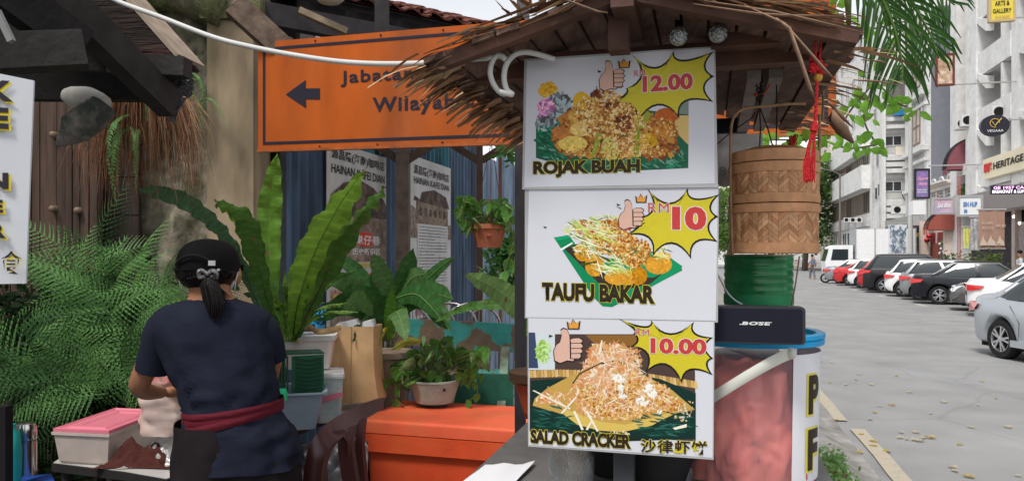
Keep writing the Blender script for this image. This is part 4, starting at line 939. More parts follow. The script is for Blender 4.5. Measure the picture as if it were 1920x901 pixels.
# ---------------------------------------------------------------- posters
pw_m = mat('poster_paper', (.66, .67, .73), rough=.38, var=.02, vscale=3, spec=.2); lam = mat('laminate_edge', (.42, .42, .43), rough=.2, var=.1, spec=.6)
prt = mat('poster_print', attr=True, rough=.38, var=.04, vscale=60, spec=.2)
ylw = (.63, .54, .03); blk = (.016, .012, .012)
ink_y = mat('poster_yellow', ylw, rough=.4, var=.02); ink_k = mat('poster_black', (.03, .02, .012), rough=.4, var=.02); ink_r = mat('poster_red', (.56, .05, .05), rough=.4, var=.02); ink_w = mat('poster_white', (.72, .72, .74), rough=.4, var=0)
class Print:
    def __init__(s, b, zoom, org): s.b = b; s.k = zoom; s.o = org; s.m = MB(); s.n = 0
    def pt(s, x, y, lift): return Ps(s.o[0] + x / s.k, s.o[1] + y / s.k, s.b) - s_ * (.0006 + lift * .25)
    def poly(s, pts, col, lift): g = sum(col) / 3; s.m.col = tuple(max(.004, (g + (q - g) * 1.3) * (.82 + .36 * min(1, g * 1.6))) for q in col); s.m.poly([s.pt(x, y, lift) for x, y in pts][::-1])
    def ell(s, cx, cy, rx, ry, col, lift, n=20, a0=0):
        s.poly([(cx + rx * cos(2 * pi * i / n) , cy + ry * sin(2 * pi * i / n)) for i in range(n)], col, lift)
    def scat(s, reg, n, size, pal, asp, lift, seed, ang=None):
        r = random.Random(seed); tot = 0
        for k in range(n):
            cx, cy, rx, ry = r.choices(reg, [g[2] * g[3] for g in reg])[0]
            w = r.uniform(0, 6.283); q = math.sqrt(r.random()); x, y = cx + rx * q * cos(w), cy + ry * q * sin(w)
            L_ = size * r.uniform(.5, 1.4); W_ = L_ * asp * r.uniform(.6, 1.3); a = r.uniform(0, pi) if ang is None else r.gauss(*ang); c, sn = cos(a), sin(a)
            p4 = [(x + c * i * L_ - sn * j * W_, y + sn * i * L_ + c * j * W_) for i, j in ((-1, -.6), (.3, -1), (1, .5), (-.4, 1))]
            s.poly(p4, r.choice(pal), lift + .0006 * k / n)
def cut(p, a, b):            # drop scatter outside: handled by white margins on top
    pass
def burst(P_, tips, lift, cx, cy, lw=13):
    """comic burst: tips in order, the edges between them bow inward"""
    def outline(grow):
        pts = []
        n = len(tips)
        for i in range(n):
            (x0, y0), (x1, y1) = tips[i], tips[(i + 1) % n]
            mx, my = (x0 + x1) / 2, (y0 + y1) / 2; L_ = math.hypot(x1 - x0, y1 - y0)
            dx, dy = cx - mx, cy - my; d = math.hypot(dx, dy); k = min(.36 * L_, d * .55)
            for q in range(8):
                t_ = q / 8; e = 4 * t_ * (1 - t_); bx = x0 + (x1 - x0) * t_ + dx / d * k * e; by = y0 + (y1 - y0) * t_ + dy / d * k * e
                g = grow * (.25 + .75 * e); ddx, ddy = bx - cx, by - cy; dd = math.hypot(ddx, ddy) or 1; pts.append((bx - ddx / dd * g, by - ddy / dd * g))
        return pts
    o = outline(0); i_ = []
    for k_, (bx, by) in enumerate(o):
        (ax_, ay_), (cx_, cy_) = o[k_ - 1], o[(k_ + 1) % len(o)]; tx, tyy = cx_ - ax_, cy_ - ay_; l_ = math.hypot(tx, tyy) or 1; nx, ny = tyy / l_, -tx / l_
        if nx * (cx - bx) + ny * (cy - by) < 0: nx, ny = -nx, -ny
        e = (k_ % 8) / 8; g = lw * (.55 + 1.8 * e * (1 - e)); 
        if k_ % 8 == 0: dd = math.hypot(cx - bx, cy - by); nx, ny, g = (cx - bx) / dd, (cy - by) / dd, lw * 2.2
        i_.append((bx + nx * g, by + ny * g))
    # fan fill so concave outlines stay exact
    def fan(pp, col, lf):
        P_.m.col = col; c = P_.pt(cx, cy, lf); v = [P_.pt(x, y, lf) for x, y in pp]
        P_.m.add([c] + v, [(0, (i + 1) % len(v) + 1, i + 1) for i in range(len(v))])
    fan(o, blk, lift); fan(i_, ylw, lift + .0003)
skin_c = (.72, .45, .36)
def thumb(P_, x, y, k, lift):
    P_ = (lambda q: type('Q', (), dict(m=q.m, pt=lambda s, a, b, l: q.pt(x + (a - x) * 1.16, y + 15 + (b - y) * .86, l), poly=lambda s, p, c, l: q.poly([(x + (a - x) * 1.16, y + 15 + (b - y) * .86) for a, b in p], c, l)))())(P_)
    O = [(0, 40), (2, 70), (14, 78), (30, 70), (44, 72), (47, 66), (58, 66), (62, 56), (60, 50), (66, 42), (62, 34), (67, 26), (62, 18), (66, 8), (58, 1), (44, 2), (36, 8), (35, -10), (30, -24), (22, -28), (16, -22), (18, -6), (14, 14), (6, 22)]
    s_x = k
    cx, cy = 30, 30
    def g(e): return [(x + s_x * (cx + (a - cx) * e), y + s_x * (cy + (b - cy) * e)) for a, b in O]
    P_.m.col = blk
    for e, col, lf in ((1.07, blk, lift), (1.0, skin_c, lift + .0003)):
        P_.m.col = col; pp = g(e); v = [P_.pt(a, b, lf) for a, b in pp]; c = P_.pt(x + s_x * 28, y + s_x * 35, lf); P_.m.add([c] + v, [(0, (i + 1) % len(v) + 1, i + 1) for i in range(len(v))])
    for q in range(4):
        yy = 16 + q * 16; P_.poly([(x + s_x * 38, y + s_x * yy), (x + s_x * 64, y + s_x * (yy - 1)), (x + s_x * 64, y + s_x * (yy + 1.2)), (x + s_x * 38, y + s_x * (yy + 2.2))], blk, lift + .0006)
    P_.poly([(x + s_x * 36, y + s_x * 8), (x + s_x * 39, y + s_x * 8), (x + s_x * 40, y + s_x * 66), (x + s_x * 37, y + s_x * 66)], blk, lift + .0006)
def crown(P_, x, y, k, lift):
    for e, col, lf in ((1.0, blk, lift), (.78, (.75, .34, .06), lift + .0003)):
        pp = [(-20, 16), (-24, -12), (-10, -2), (-2, -20), (8, -4), (24, -14), (20, 16)]; P_.m.col = col
        v = [P_.pt(x + a * e * k, y + b * e * k, lf) for a, b in pp]; c = P_.pt(x, y + 6 * k, lf); P_.m.add([c] + v, [(0, (i + 1) % 7 + 1, i + 1) for i in range(7)])
def poster(label, b, quad, paper, zoom, org, food, bt, bc, price, rm, name_, extra=None, tilt=None):
    t = thing('menu_poster', label, 'poster', group='laminated menu posters hung one above the other')
    q = [Ps(x, y, b) for x, y in quad]      # lam corners tl,tr,br,bl
    m = MB(); m.prism([q[0], q[3], q[2], q[1]], s_ * .0012); obj('laminate', m, lam, t)
    pq = [Ps(x, y, b) - s_ * .0005 for x, y in paper]; m = MB(); m.poly([pq[0], pq[3], pq[2], pq[1]]); obj('paper', m, pw_m, t)
    P_ = Print(b, zoom, org); food(P_); 
    obj('food_picture', P_.m, prt, t)
    P2 = Print(b, zoom, org); burst(P2, bt, .0026, *bc); obj('price_burst', P2.m, prt, t)
    return t
def ptxt(t, b, zoom, org, s_t, x0, y0, x1, y1, m, lift, bold=.03, outline=None, om=None, slope=0, rise=None, space=1.0):
    """x0,y0 lower left; x1 right, y1 top at the left end; slope: px drop of the baseline across"""
    a = Ps(org[0] + x0 / zoom, org[1] + y0 / zoom, b); c = Ps(org[0] + x1 / zoom, org[1] + (y0 + slope) / zoom, b); d = Ps(org[0] + x0 / zoom, org[1] + y1 / zoom, b)
    text(s_t, a - s_ * (.0006 + lift * .25), c - a, up, (c - a).length, (d - a).length, m, t, bold=bold, outline=outline, outm=om, space=space)
crumbs = [(.55, .33, .13), (.66, .48, .24), (.40, .19, .07), (.30, .11, .045), (.70, .55, .33), (.48, .26, .10), (.62, .38, .14)]
# --- poster 1: ROJAK BUAH
zo, og = 3.4, (980, 90)
def food1(p):
    # picture area 85..1058 x 215..790
    p.poly([(85, 455), (240, 400), (620, 380), (1058, 425), (1056, 765), (430, 795), (85, 700)], (.03, .12, .07), .001)
    p.scat([(200, 600, 110, 130), (850, 700, 190, 70), (550, 740, 200, 40)], 260, 26, [(.02, .10, .06), (.03, .17, .09), (.05, .25, .14), (.16, .32, .26), (.02, .07, .05)], .22, .0011, 1, (.4, .5))
    p.poly([(970, 330), (1058, 322), (1058, 430), (980, 425)], (.22, .28, .25), .0010)
    p.poly([(900, 430), (1058, 430), (1058, 620), (1000, 560), (960, 500)], (.60, .45, .22), .0011)
    p.scat([(235, 350, 80, 60), (210, 440, 90, 60), (130, 480, 50, 50)], 160, 22, [(.14, .15, .17), (.22, .25, .27), (.34, .40, .42), (.10, .09, .10), (.4, .5, .5)], .5, .0012, 2)
    p.scat([(150, 380, 55, 55), (130, 430, 35, 25)], 170, 10, [(.62, .22, .45), (.72, .38, .58), (.5, .14, .35), (.8, .6, .7)], .7, .0013, 3)
    p.poly([(95, 270), (150, 220), (185, 213), (225, 255), (200, 292), (140, 320), (110, 300)], (.66, .40, .10), .0014); p.scat([(160, 265, 60, 40)], 40, 16, [(.7, .46, .14), (.5, .25, .06), (.75, .52, .2)], .3, .0015, 4)
    # sauce base
    p.scat([(550, 520, 340, 180), (860, 560, 130, 110), (330, 560, 140, 130), (830, 640, 170, 60)], 900, 26, [(.25, .09, .04), (.35, .14, .06), (.46, .22, .09), (.18, .06, .03), (.5, .28, .1)], .6, .0014, 5)
    for (cx, cy, rx, ry, c) in ((375, 340, 55, 60, (.66, .42, .10)), (320, 610, 95, 50, (.68, .52, .20)), (370, 520, 70, 45, (.66, .48, .22)), (560, 640, 60, 80, (.56, .52, .20)), (800, 590, 55, 50, (.62, .38, .08)), (890, 530, 75, 50, (.50, .22, .08)), (920, 430, 80, 48, (.45, .14, .06)), (350, 440, 60, 40, (.6, .38, .14)), (660, 620, 60, 55, (.5, .26, .14)), (240, 540, 50, 40, (.45, .2, .09))):
        p.ell(cx, cy, rx, ry, c, .0022, 14); p.scat([(cx, cy, rx * .9, ry * .9)], 26, 14, [tuple(q * f for q in c) for f in (.8, 1.1, 1.25, .9)], .5, .00225, int(cx))
    p.scat([(540, 370, 130, 100), (640, 440, 130, 100), (520, 470, 170, 110), (700, 560, 130, 130), (430, 400, 110, 90)], 1500, 11, crumbs + [(.72, .6, .36)], .7, .0024, 6)
    p.scat([(600, 650, 180, 60), (900, 520, 90, 70), (350, 660, 90, 30), (800, 660, 120, 40)], 500, 8, crumbs, .7, .0025, 7)
    p.scat([(640, 470, 50, 60), (560, 370, 50, 22), (470, 300, 30, 30)], 90, 15, [(.18, .06, .03), (.1, .03, .02), (.28, .1, .05)], .7, .0026, 8)
    for l in (((475, 540), (435, 690), (465, 700), (505, 545)), ((790, 400), (715, 560), (712, 695), (742, 700), (748, 565), (822, 420))): p.poly(l, (.30, .34, .08), .0028)
    p.scat([(735, 560, 14, 120), (470, 620, 12, 70)], 40, 14, [(.42, .46, .14), (.24, .28, .06)], .25, .00285, 9, (1.7, .2))
w_ = MB
t = poster('top menu poster reading ROJAK BUAH with the price 12.00 over a fruit salad', BF, [(983, 111), (1341, 87), (1346, 351), (979, 355)], [(988, 115), (1338, 90), (1340, 344), (983, 351)], zo, og, food1,
           [(692, 38), (965, 18), (1222, 22), (1222, 182), (1216, 345), (1000, 450), (725, 485), (560, 362), (655, 262)], (860, 200, 13), None, None, None)
P3 = Print(BF, zo, og); thumb(P3, 490, 120, 2.05, .0036); crown(P3, 648, 102, 1.7, .0036)
for a in ((478, 140, 505, 155, 482, 160), (655, 235, 676, 224, 660, 232), (465, 250, 480, 245, 472, 256)): P3.poly([(a[0], a[1]), (a[2], a[3]), (a[4], a[5])], blk, .0036)
obj('thumb_print', P3.m, prt, t)
ptxt(t, BF, zo, og, 'RM', 712, 185, 780, 145, ink_r, .0040, .0, .03, ink_w, -8, space=1.15); ptxt(t, BF, zo, og, '12.00', 765, 285, 1085, 180, ink_r, .0042, .045, .03, ink_w, -20, space=1.02)
ptxt(t, BF, zo, og, 'ROJAK BUAH', 68, 828, 748, 722, ink_k, .0040, .055, .028, ink_y, -12)
# --- poster 2: TAUFU BAKAR
zo, og = 3.338, (980, 340); B2 = BF + .004
def food2(p):
    g_ = (.02, .24, .11)
    p.poly([(195, 350), (290, 335), (420, 520), (780, 640), (950, 560), (990, 530), (1000, 555), (560, 785), (500, 780), (440, 720)], g_, .001)
    p.poly([(700, 400), (930, 480), (1000, 530), (985, 560), (620, 760), (420, 560)], (.03, .28, .13), .0011)
    p.poly([(260, 420), (340, 390), (560, 600), (820, 600), (880, 570), (800, 640), (580, 690), (480, 640)], (.05, .035, .03), .0012)
    p.poly([(198, 352), (290, 340), (296, 352), (208, 372)], (.03, .33, .17), .0012)
    for l, c in (([(230, 425), (310, 380), (314, 388), (236, 438)], (.7, .75, .7)),): p.poly(l, c, .0014)
    for (cx, cy, rx, ry, c) in ((375, 440, 50, 60, (.55, .28, .08)), (450, 520, 60, 75, (.56, .30, .09)), (620, 600, 110, 52, (.60, .33, .10)), (730, 590, 50, 55, (.50, .24, .06)), (850, 520, 85, 60, (.60, .33, .10)), (430, 340, 55, 38, (.5, .24, .09)), (870, 470, 60, 30, (.62, .42, .16))):
        p.ell(cx, cy, rx, ry, c, .0016, 16); p.scat([(cx, cy, rx * .9, ry * .9)], 60, 12, [tuple(q * f for q in c) for f in (.8, 1.1, 1.3, .9)], .5, .0017, int(cx))
    p.scat([(400, 300, 140, 60), (540, 250, 130, 40), (470, 420, 150, 60), (600, 540, 110, 40), (870, 440, 60, 50)], 420, 30, [(.55, .62, .24), (.66, .70, .42), (.40, .50, .12), (.74, .74, .62), (.12, .18, .05), (.7, .68, .5)], .1, .0020, 3, (.45, .5))
    p.scat([(560, 370, 120, 90), (680, 430, 120, 90), (560, 290, 90, 50), (700, 500, 70, 40)], 1200, 10, crumbs + [(.34, .12, .04), (.45, .18, .06)], .7, .0024, 4)
    p.scat([(390, 290, 70, 40), (620, 290, 60, 30)], 90, 12, [(.4, .08, .05), (.5, .2, .1), (.6, .35, .2)], .5, .0026, 5)
    for l in ([(290, 325), (300, 322), (560, 440), (555, 448)], [(320, 250), (335, 250), (400, 300), (392, 303)], [(460, 455), (550, 485), (545, 500), (470, 470)], [(360, 515), (470, 495), (470, 505), (370, 530)], [(130, 280), (150, 283), (150, 292), (135, 290)]): p.poly(l, (.06, .09, .02), .0030)
    p.scat([(450, 330, 160, 70), (560, 530, 120, 50)], 70, 55, [(.62, .68, .36), (.7, .72, .55), (.5, .58, .2)], .06, .0031, 6, (.5, .3))
t = poster('middle menu poster reading TAUFU BAKAR with the price 10 over tofu on a green plate', B2, [(984, 352), (1348, 346), (1346, 604), (984, 596)], [(992, 355), (1346, 350), (1342, 601), (986, 594)], zo, og, food2,
           [(778, 42), (1035, 40), (1232, 80), (1225, 220), (1220, 378), (1055, 485), (812, 470), (640, 338), (722, 230)], (930, 220, 12), None, None, None)
P3 = Print(B2, zo, og); thumb(P3, 602, 150, 2.05 * .98, .0036); crown(P3, 742, 108, 1.6, .0036)
for a in ((588, 138, 614, 148, 592, 152), (578, 152, 620, 168, 616, 172), (750, 262, 768, 252, 756, 270)): P3.poly([(a[0], a[1]), (a[2], a[3]), (a[4], a[5])], blk, .0036)
obj('thumb_print', P3.m, prt, t)
ptxt(t, B2, zo, og, 'RM', 786, 192, 915, 134, ink_r, .0040, .0, .03, ink_w, 2, space=1.15); ptxt(t, B2, zo, og, '10', 935, 302, 1150, 155, ink_r, .0042, .055, .025, ink_w, 5)
ptxt(t, B2, zo, og, 'TAUFU BAKAR', 122, 742, 828, 630, ink_k, .0040, .055, .028, ink_y, 24)
# --- poster 3: SALAD CRACKER
zo, og = 3.219, (980, 590); B3 = BF - .004
def food3(p):
    p.poly([(380, 115), (690, 115), (1040, 310), (1045, 760), (42, 700), (42, 330), (195, 320), (195, 115)], (.085, .06, .055), .001)
    p.poly([(36, 105), (195, 115), (195, 330), (36, 330)], (.55, .6, .62), .00105); p.poly([(36, 105), (75, 105), (95, 320), (36, 320)], (.06, .08, .14), .0012)
    p.scat([(125, 220, 40, 65)], 130, 14, [(.25, .42, .12), (.38, .55, .2), (.5, .65, .35)], .6, .0013, 1)
    p.poly([(380, 120), (690, 120), (690, 185), (440, 180)], (.26, .14, .06), .0012)
    # woven tray rim
    for i in range(17):
        x = 40 + i * 22; y = 330 + (abs(i - 8) * .6); p.poly([(x, y), (x + 19, y - 4), (x + 24, y + 40), (x + 4, y + 44)], ((.55, .38, .18), (.62, .45, .24), (.46, .30, .13))[i % 3], .0013)
    for i in range(14):
        x = 760 + i * 21; y = 352 + i * 3.4; p.poly([(x, y), (x + 18, y + 3), (x + 24, y + 48), (x + 2, y + 42)], ((.55, .38, .18), (.62, .45, .24), (.42, .27, .12))[i % 3], .0013)
    p.poly([(50, 395), (300, 378), (700, 360), (830, 385), (1045, 470), (1045, 745), (620, 760), (45, 680)], (.012, .035, .03), .0015)
    p.scat([(850, 650, 180, 80), (200, 620, 130, 70)], 120, 36, [(.01, .06, .04), (.02, .09, .06), (.05, .14, .12)], .12, .0016, 2, (.1, .2))
    p.poly([(150, 440), (300, 360), (620, 300), (900, 450), (1040, 570), (930, 590), (780, 660), (600, 705), (460, 690), (250, 600), (60, 545), (75, 500)], (.50, .34, .14), .0018)
    p.poly([(240, 560), (460, 640), (620, 660), (930, 580), (780, 665), (600, 705), (460, 695), (330, 660), (250, 600)], (.60, .46, .18), .0019)
    sal = [(.62, .33, .19), (.68, .42, .27), (.55, .25, .14), (.70, .55, .42), (.72, .63, .52), (.58, .36, .16), (.66, .38, .22)]
    body = [(540, 330, 180, 120), (560, 260, 160, 80), (520, 220, 120, 55), (420, 440, 130, 110), (620, 470, 200, 120), (780, 500, 130, 80), (200, 500, 120, 40), (540, 550, 220, 80), (860, 540, 110, 40)]
    p.scat(body, 1500, 22, sal, .3, .0020, 3)
    p.scat([(600, 560, 200, 70), (430, 490, 100, 60), (720, 470, 170, 80), (640, 420, 100, 60), (860, 540, 120, 35)], 1100, 9, crumbs + [(.62, .38, .22)], .75, .0027, 4)
    p.scat(body[:6], 330, 36, [(.74, .66, .55), (.72, .5, .36), (.68, .36, .2), (.6, .42, .22), (.78, .74, .66)], .055, .0034, 5)
    p.scat([(600, 460, 20, 60), (760, 460, 40, 40), (730, 520, 50, 20), (570, 380, 50, 20), (820, 590, 20, 15)], 60, 20, [(.78, .76, .72), (.7, .68, .62)], .4, .0040, 6)
    for l in ([(60, 455), (70, 452), (290, 560), (285, 570)], [(230, 590), (320, 490), (328, 496), (240, 595)], [(305, 580), (318, 575), (370, 690), (355, 692)], [(380, 580), (392, 575), (460, 700), (448, 702)], [(455, 240), (475, 150), (483, 152), (470, 235)], [(380, 690), (410, 640), (418, 645), (395, 692)], [(905, 680), (990, 655), (990, 675), (920, 690)]): p.poly(l, (.74, .70, .60), .0042)
    p.poly([(300, 410), (340, 350), (480, 280), (482, 286), (345, 358), (306, 414)], (.08, .07, .02), .0043)
    p.scat([(990, 560, 50, 50), (960, 620, 70, 20), (560, 715, 100, 20), (150, 430, 60, 12)], 60, 8, [(.5, .35, .18), (.6, .55, .45)], .7, .0040, 7)
t = poster('bottom menu poster reading SALAD CRACKER, price 10.00, heap of shredded salad', B3, [(989, 594), (1340, 603), (1338, 861), (990, 836)], [(991, 596), (1338, 603), (1336, 857), (992, 833)], zo, og, food3,
           [(575, 20), (775, 30), (1035, 40), (1150, 135), (1150, 262), (1148, 362), (962, 415), (735, 355), (650, 190), (668, 110)], (880, 170, 12), None, None, None)
P3 = Print(B3, zo, og)
# thumb leaning left
thumb(P3, 190, 122, 2.25, .0045); crown(P3, 308, 58, 1.75, .0045)
P3.poly([(160, 118), (184, 125), (160, 136)], blk, .0045); obj('thumb_print', P3.m, prt, t)
ptxt(t, B3, zo, og, 'RM', 682, 121, 764, 84, ink_r, .0050, .0, .03, ink_w, 2, space=1.15); ptxt(t, B3, zo, og, '10.00', 772, 230, 1110, 136, ink_r, .0052, .045, .028, ink_w, 10)
ptxt(t, B3, zo, og, 'SALAD CRACKER', 48, 770, 655, 686, ink_k, .0055, .055, .028, ink_y, 36); ptxt(t, B3, zo, og, '沙律虾饼', 712, 828, 1115, 745, ink_k, .0058, .02, .03, ink_y, 16, space=1.1)
P3 = Print(B3, zo, og); P3.poly([(662, 735), (700, 738), (700, 748), (662, 744)], (.03, .02, .012), .0053); obj('dash_print', P3.m, prt, t)
# laminated sheet seen from behind, right of the top poster
t = thing('laminated_menu', 'blotchy laminated sheet hanging behind the top poster beside the basket handle', 'poster')
q = [Ps(x, y, 1.95) for x, y in ((1336, 252), (1430, 250), (1430, 346), (1336, 350))]; m = MB(); m.prism([q[0], q[3], q[2], q[1]], s_ * .002); obj('sheet', m, mat('old_laminate', (.50, .48, .47), rough=.25, var=.2, vscale=9, col2=(.33, .27, .27), cmix=(.5, .6), alpha=.85), t)
a = Ps(1348, 330, 1.948); text('18', a + n_ * .03, -n_, up, .03, .024, mat('faded_ink', (.25, .25, .26)), t, bold=.02, lift=-.001)
# ---------------------------------------------------------------- white cable looping from the left roof to the stall
cabm = mat('cable_grey', (.60, .60, .58), rough=.45, var=.08, vscale=8)
pts = [(150, -40), (215, 0), (300, 32), (400, 70), (480, 90), (560, 105), (640, 116), (720, 120), (800, 118), (870, 112), (915, 109)]
P_l = [P(x, y, lerp(1.95, 1.62, i / 10)) for i, (x, y) in enumerate(pts)]
def spl(ps, k=6):
    out = []; n = len(ps)
    for i in range(n - 1):
        p0, p1, p2, p3 = ps[max(0, i - 1)], ps[i], ps[i + 1], ps[min(n - 1, i + 2)]
        for j in range(k):
            t_ = j / k; out.append(.5 * ((2 * p1) + (p2 - p0) * t_ + (2 * p0 - 5 * p1 + 4 * p2 - p3) * t_ ** 2 + (3 * p1 - p0 - 3 * p2 + p3) * t_ ** 3))
    return out + [ps[-1]]
lp = [(935, 112), (948, 125), (945, 140), (950, 158), (958, 172), (950, 177), (936, 172), (926, 155), (921, 135), (924, 113), (938, 103), (950, 108)]
lp2 = [(962, 175), (948, 168), (945, 145), (950, 120), (965, 103), (985, 97), (1010, 101), (1030, 112)]
m = MB(); m.tube(spl(P_l + [P(935, 105, 1.63), P(948, 112, 1.64)]), .0062, 10); m.tube(spl([P(x, y, 1.615 + .002 * i) for i, (x, y) in enumerate([(948, 112), (935, 103), (924, 113), (919, 135), (924, 155), (936, 172), (948, 177)])]), .0062, 10)
m.tube(spl([P(x, y, 1.60 + .006 * i) for i, (x, y) in enumerate([(936, 172), (960, 177), (950, 168), (945, 145), (950, 120), (965, 103), (985, 98), (1012, 103), (1040, 112)])]), .0062, 10)
tag(obj('electric_cable', m, cabm, smooth=True), 'pale grey cable sagging from the left roof and looped round the stall beam', 'cable')
# ---------------------------------------------------------------- bamboo tiffin basket
bam = mat('bamboo', attr=True, rough=.5, var=.22, vscale=14, bump=.25, bscale=90, spec=.35)
bc = [(.50, .25, .12), (.58, .31, .155), (.42, .195, .09), (.54, .275, .135), (.64, .37, .19)]
Yb = 1.74; cB = P(1450, 480, Yb); Rb = 79.5 / F * Yb
def zb_(py): return CZ + (HY - py) / F * (Yb - .03)
t = thing('bamboo_basket', 'two tier round bamboo basket with zigzag weave hanging under the stall roof', 'basket', (cB.x, cB.y, 0))
def hoop(name, y0, y1, r, lid=False):
    m = MB(); m.col = bc[3]; z0, z1 = zb_(y1), zb_(y0); m.lathe([(r - .004, z0), (r, z0 + .001), (r + .001, (z0 + z1) / 2), (r, z1 - .001), (r - .004, z1)], n=48); o = obj(name, m, bam, t, smooth=40); return o
hoop('lid_rim', 284, 306, Rb * 1.0); hoop('lid_band', 307, 326, Rb * 1.02); hoop('tier_rim', 364, 382, Rb * 1.025); hoop('tier_rim', 383, 400, Rb * 1.025); hoop('base_rim', 455, 475, Rb * 1.015)
m = MB(); m.col = bc[2]; m.lathe([(.001, zb_(280) + .012), (Rb * .5, zb_(280) + .008), (Rb * .98, zb_(284))], n=48); obj('lid', m, bam, t, smooth=True)
m = MB(); m.col = bc[2]; m.lathe([(.001, zb_(472)), (Rb * .99, zb_(472))], n=48); m.lathe([(Rb * .965, zb_(472)), (Rb * .965, zb_(300))], n=48); obj('core', m, mat('basket_core', (.14, .07, .035), rough=.8), t, smooth=40)
rr = random.Random(8)
def weave(y0, y1, rows):
    NC = 28; z0, z1 = zb_(y1), zb_(y0); hgt = (z1 - z0) / rows
    for i in range(NC):
        w0, w1 = 2 * pi * i / NC, 2 * pi * (i + 1) / NC; up_ = i % 2 == 0; m = MB()
        for j in range(-1, rows + 1):
            sl = hgt * 1.7 * (1 if up_ else -1); zc = z0 + (j + .5) * hgt; m.col = rr.choice(bc); k_ = rr.uniform(.85, 1.15); m.col = tuple(q * k_ for q in m.col)
            def pt_(w, z, o): z = min(max(z, z0), z1); return (cos(w) * (Rb * .985 + o), sin(w) * (Rb * .985 + o), z)
            hh = hgt * .47; e = (w1 - w0) * .012
            if zc + abs(sl) / 2 + hh < z0 or zc - abs(sl) / 2 - hh > z1: continue
            A = [(w0 + e, zc - sl / 2 - hh), (w1 - e, zc + sl / 2 - hh), (w1 - e, zc + sl / 2 + hh), (w0 + e, zc - sl / 2 + hh)]
            wm_ = (w0 + w1) / 2
            f = [pt_(A[0][0], A[0][1], 0), pt_(wm_, zc - hh, .0014), pt_(A[1][0], A[1][1], 0), pt_(A[2][0], A[2][1], 0), pt_(wm_, zc + hh, .0014), pt_(A[3][0], A[3][1], 0)]
            m.add(f, [(0, 1, 4, 5), (1, 2, 3, 4)])
        obj('weave_strip', m, bam, t)
weave(325, 364, 4); weave(400, 456, 6)
hb = mat('handle_bamboo', (.33, .20, .11), rough=.55, var=.25, vscale=20)
m = MB(); c3 = V((cB.x, cB.y, 0))
hp = [(1374, 478), (1371, 400), (1370, 330), (1370, 270), (1372, 232), (1382, 212), (1402, 203), (1440, 199), (1480, 195), (1510, 195)]
ho = [P(x, y, Yb - .02) - c3 for x, y in hp]; m.tube(spl(ho), .0042, 8, flat=.8); obj('handle', m, hb, t, smooth=True)
m = MB(); m.tube(spl([P(x, y, Yb - .005) - c3 for x, y in [(1537, 215), (1536, 300), (1533, 400), (1530, 478)]]), .0036, 8); obj('side_stick', m, hb, t, smooth=True)
m = MB()
for x0, y0, x1, y1 in ((1424, 130, 1424, 200), (1424, 200, 1424, 282), (1424, 200, 1450, 278), (1455, 130, 1455, 280)): m.tube([P(x0, y0, Yb) - c3, P((x0 + x1) / 2 + 2, (y0 + y1) / 2, Yb) - c3, P(x1, y1, Yb) - c3], .0016, 5)
m.tube(spl([P(x, y, Yb + .1) - c3 for x, y in [(1345, 270), (1375, 245), (1408, 222), (1416, 210)]]), .0014, 5)
for k in range(5): m.tube(spl([P(1424 + 5 * sin(k * 2), 140 + k * 8, Yb) - c3, P(1430, 146 + k * 8, Yb) - c3, P(1418, 152 + k * 8, Yb) - c3, P(1424, 158 + k * 8, Yb) - c3]), .0018, 5)
obj('hanging_cord', m, dark_m, t, kind='stuff')
m = MB(); m.tube(spl([P(x, y, Yb) - c3 for x, y in [(1447, 130), (1446, 150), (1438, 168), (1428, 178)]]), .002, 5); m.sphere(P(1417, 178, Yb) - c3, .005, 5); obj('red_wire', m, mat('red_wire', (.4, .04, .02), rough=.5), t)
m = MB()
for k in range(14): w = k * .45; m.tube(spl([P(1486, 278, Yb) - c3, P(1486 + 8 * cos(w * 2.3), 268 - k * 1.2, Yb) - c3 + V((0, sin(w) * .008, 0)), P(1486 - 5 * cos(w), 262, Yb) - c3]), .0016, 5)
obj('lid_knot', m, mat('knot_red', (.35, .03, .02), rough=.6), t)
# string handle of the tin and the hook stick
# ---------------------------------------------------------------- red tassel
t = thing('red_tassel', 'red knotted tassel with a yellow bead hanging from the gable thatch', 'ornament')
redm = mat('tassel_red', (.60, .03, .035), rough=.6, var=.2, vscale=60, bump=.5, bscale=300); Yt = 1.44
def tp(x, y, d=0): return P(x, y, Yt + d)
m = MB(); m.tube(spl([tp(1529, 112), tp(1529, 80), tp(1532, 58), tp(1536, 56), tp(1539, 80), tp(1536, 112)]), .0024, 6); obj('loop', m, redm, t, smooth=True)
m = MB(); rr = random.Random(5)
for k in range(46):
    c = (1533 + rr.uniform(-13, 13), 124 + rr.uniform(-13, 12)); w = rr.uniform(0, 6); m.tube([tp(c[0] - 5 * cos(w), c[1] - 5 * sin(w), rr.uniform(-.012, .004)), tp(c[0], c[1], -.014 + rr.uniform(0, .006)), tp(c[0] + 5 * cos(w), c[1] + 5 * sin(w), rr.uniform(-.01, .004))], .0022, 5)
m.sphere(tp(1533, 125), .011, 6); obj('knot', m, redm, t)
m = MB(); m.sphere(tp(1534, 145), .0085, 8, (1, 1, 1.1)); obj('bead', m, mat('bead_yellow', (.55, .30, .05), rough=.35, var=.2, vscale=60), t, smooth=True)
m = MB()
for ph in (0, pi): m.tube([tp(1532 - i * .12 + 1.6 * sin(i * .9 + ph), 152 + i * 3, .0016 * cos(i * .9 + ph)) for i in range(26)], .0023, 6)
obj('cord', m, redm, t, smooth=True)
m = MB(); rr = random.Random(9)
m.tube([tp(1527, 226), tp(1528, 236), tp(1525, 246)], [.004, .008, .008], 8)
